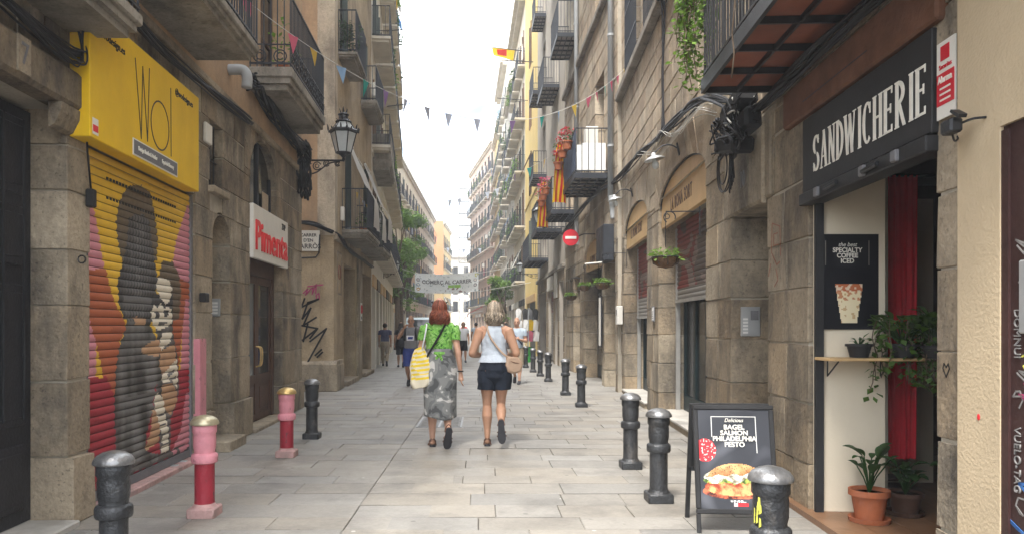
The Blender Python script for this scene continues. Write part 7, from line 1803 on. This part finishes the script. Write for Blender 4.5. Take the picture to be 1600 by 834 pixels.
for (y0, s0), (y1, s1) in zip(((-.045, .8), (-.03, 1), (.03, 1)), ((-.03, 1), (.03, 1), (.045, .8))):
    n = len(poly); b.add([(p[0]*s0, y0, p[1]*s0) for p in poly]+[(p[0]*s1, y1, p[1]*s1) for p in poly], [(i, (i+1) % n, n+(i+1) % n, n+i) for i in range(n)])
b.add([(p[0]*.8, -.045, p[1]*.8) for p in poly], [tuple(range(8))]); b.add([(p[0]*.8, .045, p[1]*.8) for p in poly], [tuple(range(8))]); b.build('body', 'leather_beige', bg_, 30)
MB().tube([(-.09, -.036, .05), (.0, -.05, .02), (.11, -.036, .0)], .006, 5).build('flap_seam', 'leather_brown', bg_)
sb_ = MB(); sb_.tube(smooth_path([(-.07, .04, 1.455), (-.085, -.06, 1.42), (-.05, -.118, 1.30), (.03, -.128, 1.18), (.12, -.13, 1.08), (.21, -.09, 1.04)], 6), .012, 6, flat=.35); sb_.build('strap', 'leather_beige', wb_, True)
# ---- passers-by further off
def walker(label, X, Y, rz, s, top, bottom, skin='skin_tan', hairm='hair_dark', male=True, shorts=False, seed=0, stride=1, arm='down', sleeves=1.24, belly=0):
    k = stride
    sp = {'male': male, 'leg_l': (None, (-.085, .10*k, .48), (-.085, .16*k, .10), (-.09, .34*k+(.17 if k < .2 else 0), .07)), 'leg_r': (None, (.085, .05*k, .47), (.085, -.22*k, .19 if k > .2 else .09), (.085, -.10*k+(.15 if k < .2 else 0), .05)),
          'arm_l': ARM_DN(-1, -.03, .10), 'arm_r': ARM_DN(1, .0, -.02)}
    if arm == 'up': sp['arm_r'] = (None, (.30, .03, 1.18), (.17, .09, 1.40), (-.5, -.2, .7), (0, .5, .5), .6)
    if arm == 'front': sp['arm_l'] = (None, (-.24, -.02, 1.1), (-.10, .22, 1.15), (.6, .6, .3), (0, 0, 1), .6); sp['arm_r'] = (None, (.24, -.02, 1.1), (.10, .22, 1.15), (-.6, .6, .3), (0, 0, 1), .6)
    t, L, me, C, lab = person(label, (X, Y, 0), rz, s, sp, skin, .012)
    z_ = C[:, 2]
    garment(me, ((lab == 'torso') & (z_ > .93) & (z_ < 1.43)) | ((lab == 'upper') & (z_ > sleeves)), .016, 'shirt', top, t, .006)
    if shorts: garment(me, ((lab == 'torso') & (z_ < .98)) | ((lab == 'thigh') & (z_ > .50)), lambda p: .014+.03*max(0, (.85-p.z)/.35), 'shorts', bottom, t, .007)
    else: garment(me, ((lab == 'torso') & (z_ < .98)) | (lab == 'thigh') | ((lab == 'shin') & (z_ > .11)), .02, 'trousers', bottom, t, .007)
    garment(me, lab == 'foot', .008, 'shoes', 'sole_dark', t, .0)
    if hairm: hair(t, hairm, .02 if male else .14, .0 if male else .03, seed, 90, .004, vol=.99, back=not male)
    face(t)
    return t, L, me, C, lab
t, *_ = walker('man in a grey printed T shirt and blue shorts walking towards the camera', -1.75, 18.6, rad(178), 1.0, 'cloth_grey', 'cloth_blue', hairm=None, shorts=True, arm='up', seed=3)
MB().add([(-.09, .142, 1.24), (.09, .142, 1.24), (.085, .146, 1.12), (-.085, .146, 1.12)], [(0, 1, 2, 3)]).build('shirt_print', 'cloth_white', t)
MB().add([(-.07, .147, 1.21), (.05, .147, 1.21), (.06, .149, 1.15), (-.06, .149, 1.15)], [(0, 1, 2, 3)]).build('shirt_print', 'cloth_blue', t)
for s_ in (-1, 1): MB().tube(smooth_path([(s_*.12, -.1, 1.38), (s_*.125, .02, 1.435), (s_*.125, .125, 1.32), (s_*.14, .10, 1.12)], 5), .022, 6, flat=.4).build('backpack_strap', 'cloth_black', t, True)
walker('man in a purple grey shirt and khaki trousers walking away by the left wall', -3.62, 28.3, rad(4), .93, 'cloth_navy', 'cloth_khaki', seed=4)
walker('person in black with a dark bag walking past the trees on the left', -2.95, 27.5, rad(8), .94, 'cloth_black', 'cloth_black', male=False, hairm='hair_dark', shorts=True, seed=5)
t, *_ = walker('man in a pale blue shirt and dark strap behind the tank top woman', .86, 19.6, rad(170), .98, 'cloth_sky', 'cloth_khaki', hairm=None, skin='skin_light', shorts=True, seed=6, arm='front')
MB().tube(smooth_path([(.11, .0, 1.45), (.06, .13, 1.30), (-.06, .15, 1.15), (-.15, .1, 1.02)], 5), .015, 6, flat=.4).build('strap', 'cloth_navy', t, True)
walker('man in a white shirt and yellow black shorts in the far street', -.82, 31.5, rad(185), .96, 'cloth_white', 'cloth_black', shorts=True, seed=7, skin='skin_tan')
walker('woman in white beside the far man in the white shirt', -1.15, 33.5, rad(10), .9, 'cloth_white', 'cloth_khaki', male=False, seed=8)
walker('far walker in a pale top near the middle of the street', -.35, 38, rad(0), .98, 'cloth_sky', 'cloth_khaki', seed=9)
walker('far walker in black by the right bollards', .55, 44, rad(180), 1.0, 'cloth_black', 'cloth_navy', seed=10)
walker('far walker in red at the end of the street', -1.4, 56, rad(0), 1.0, 'sign_red', 'cloth_navy', seed=11)
walker('far walker in grey beside the van', -2.6, 46, rad(180), 1.0, 'cloth_grey', 'cloth_black', seed=12)
walker('far standing man in khaki by the clothes rack', 1.05, 36, rad(90), .97, 'cloth_khaki', 'cloth_navy', seed=13, stride=.1)
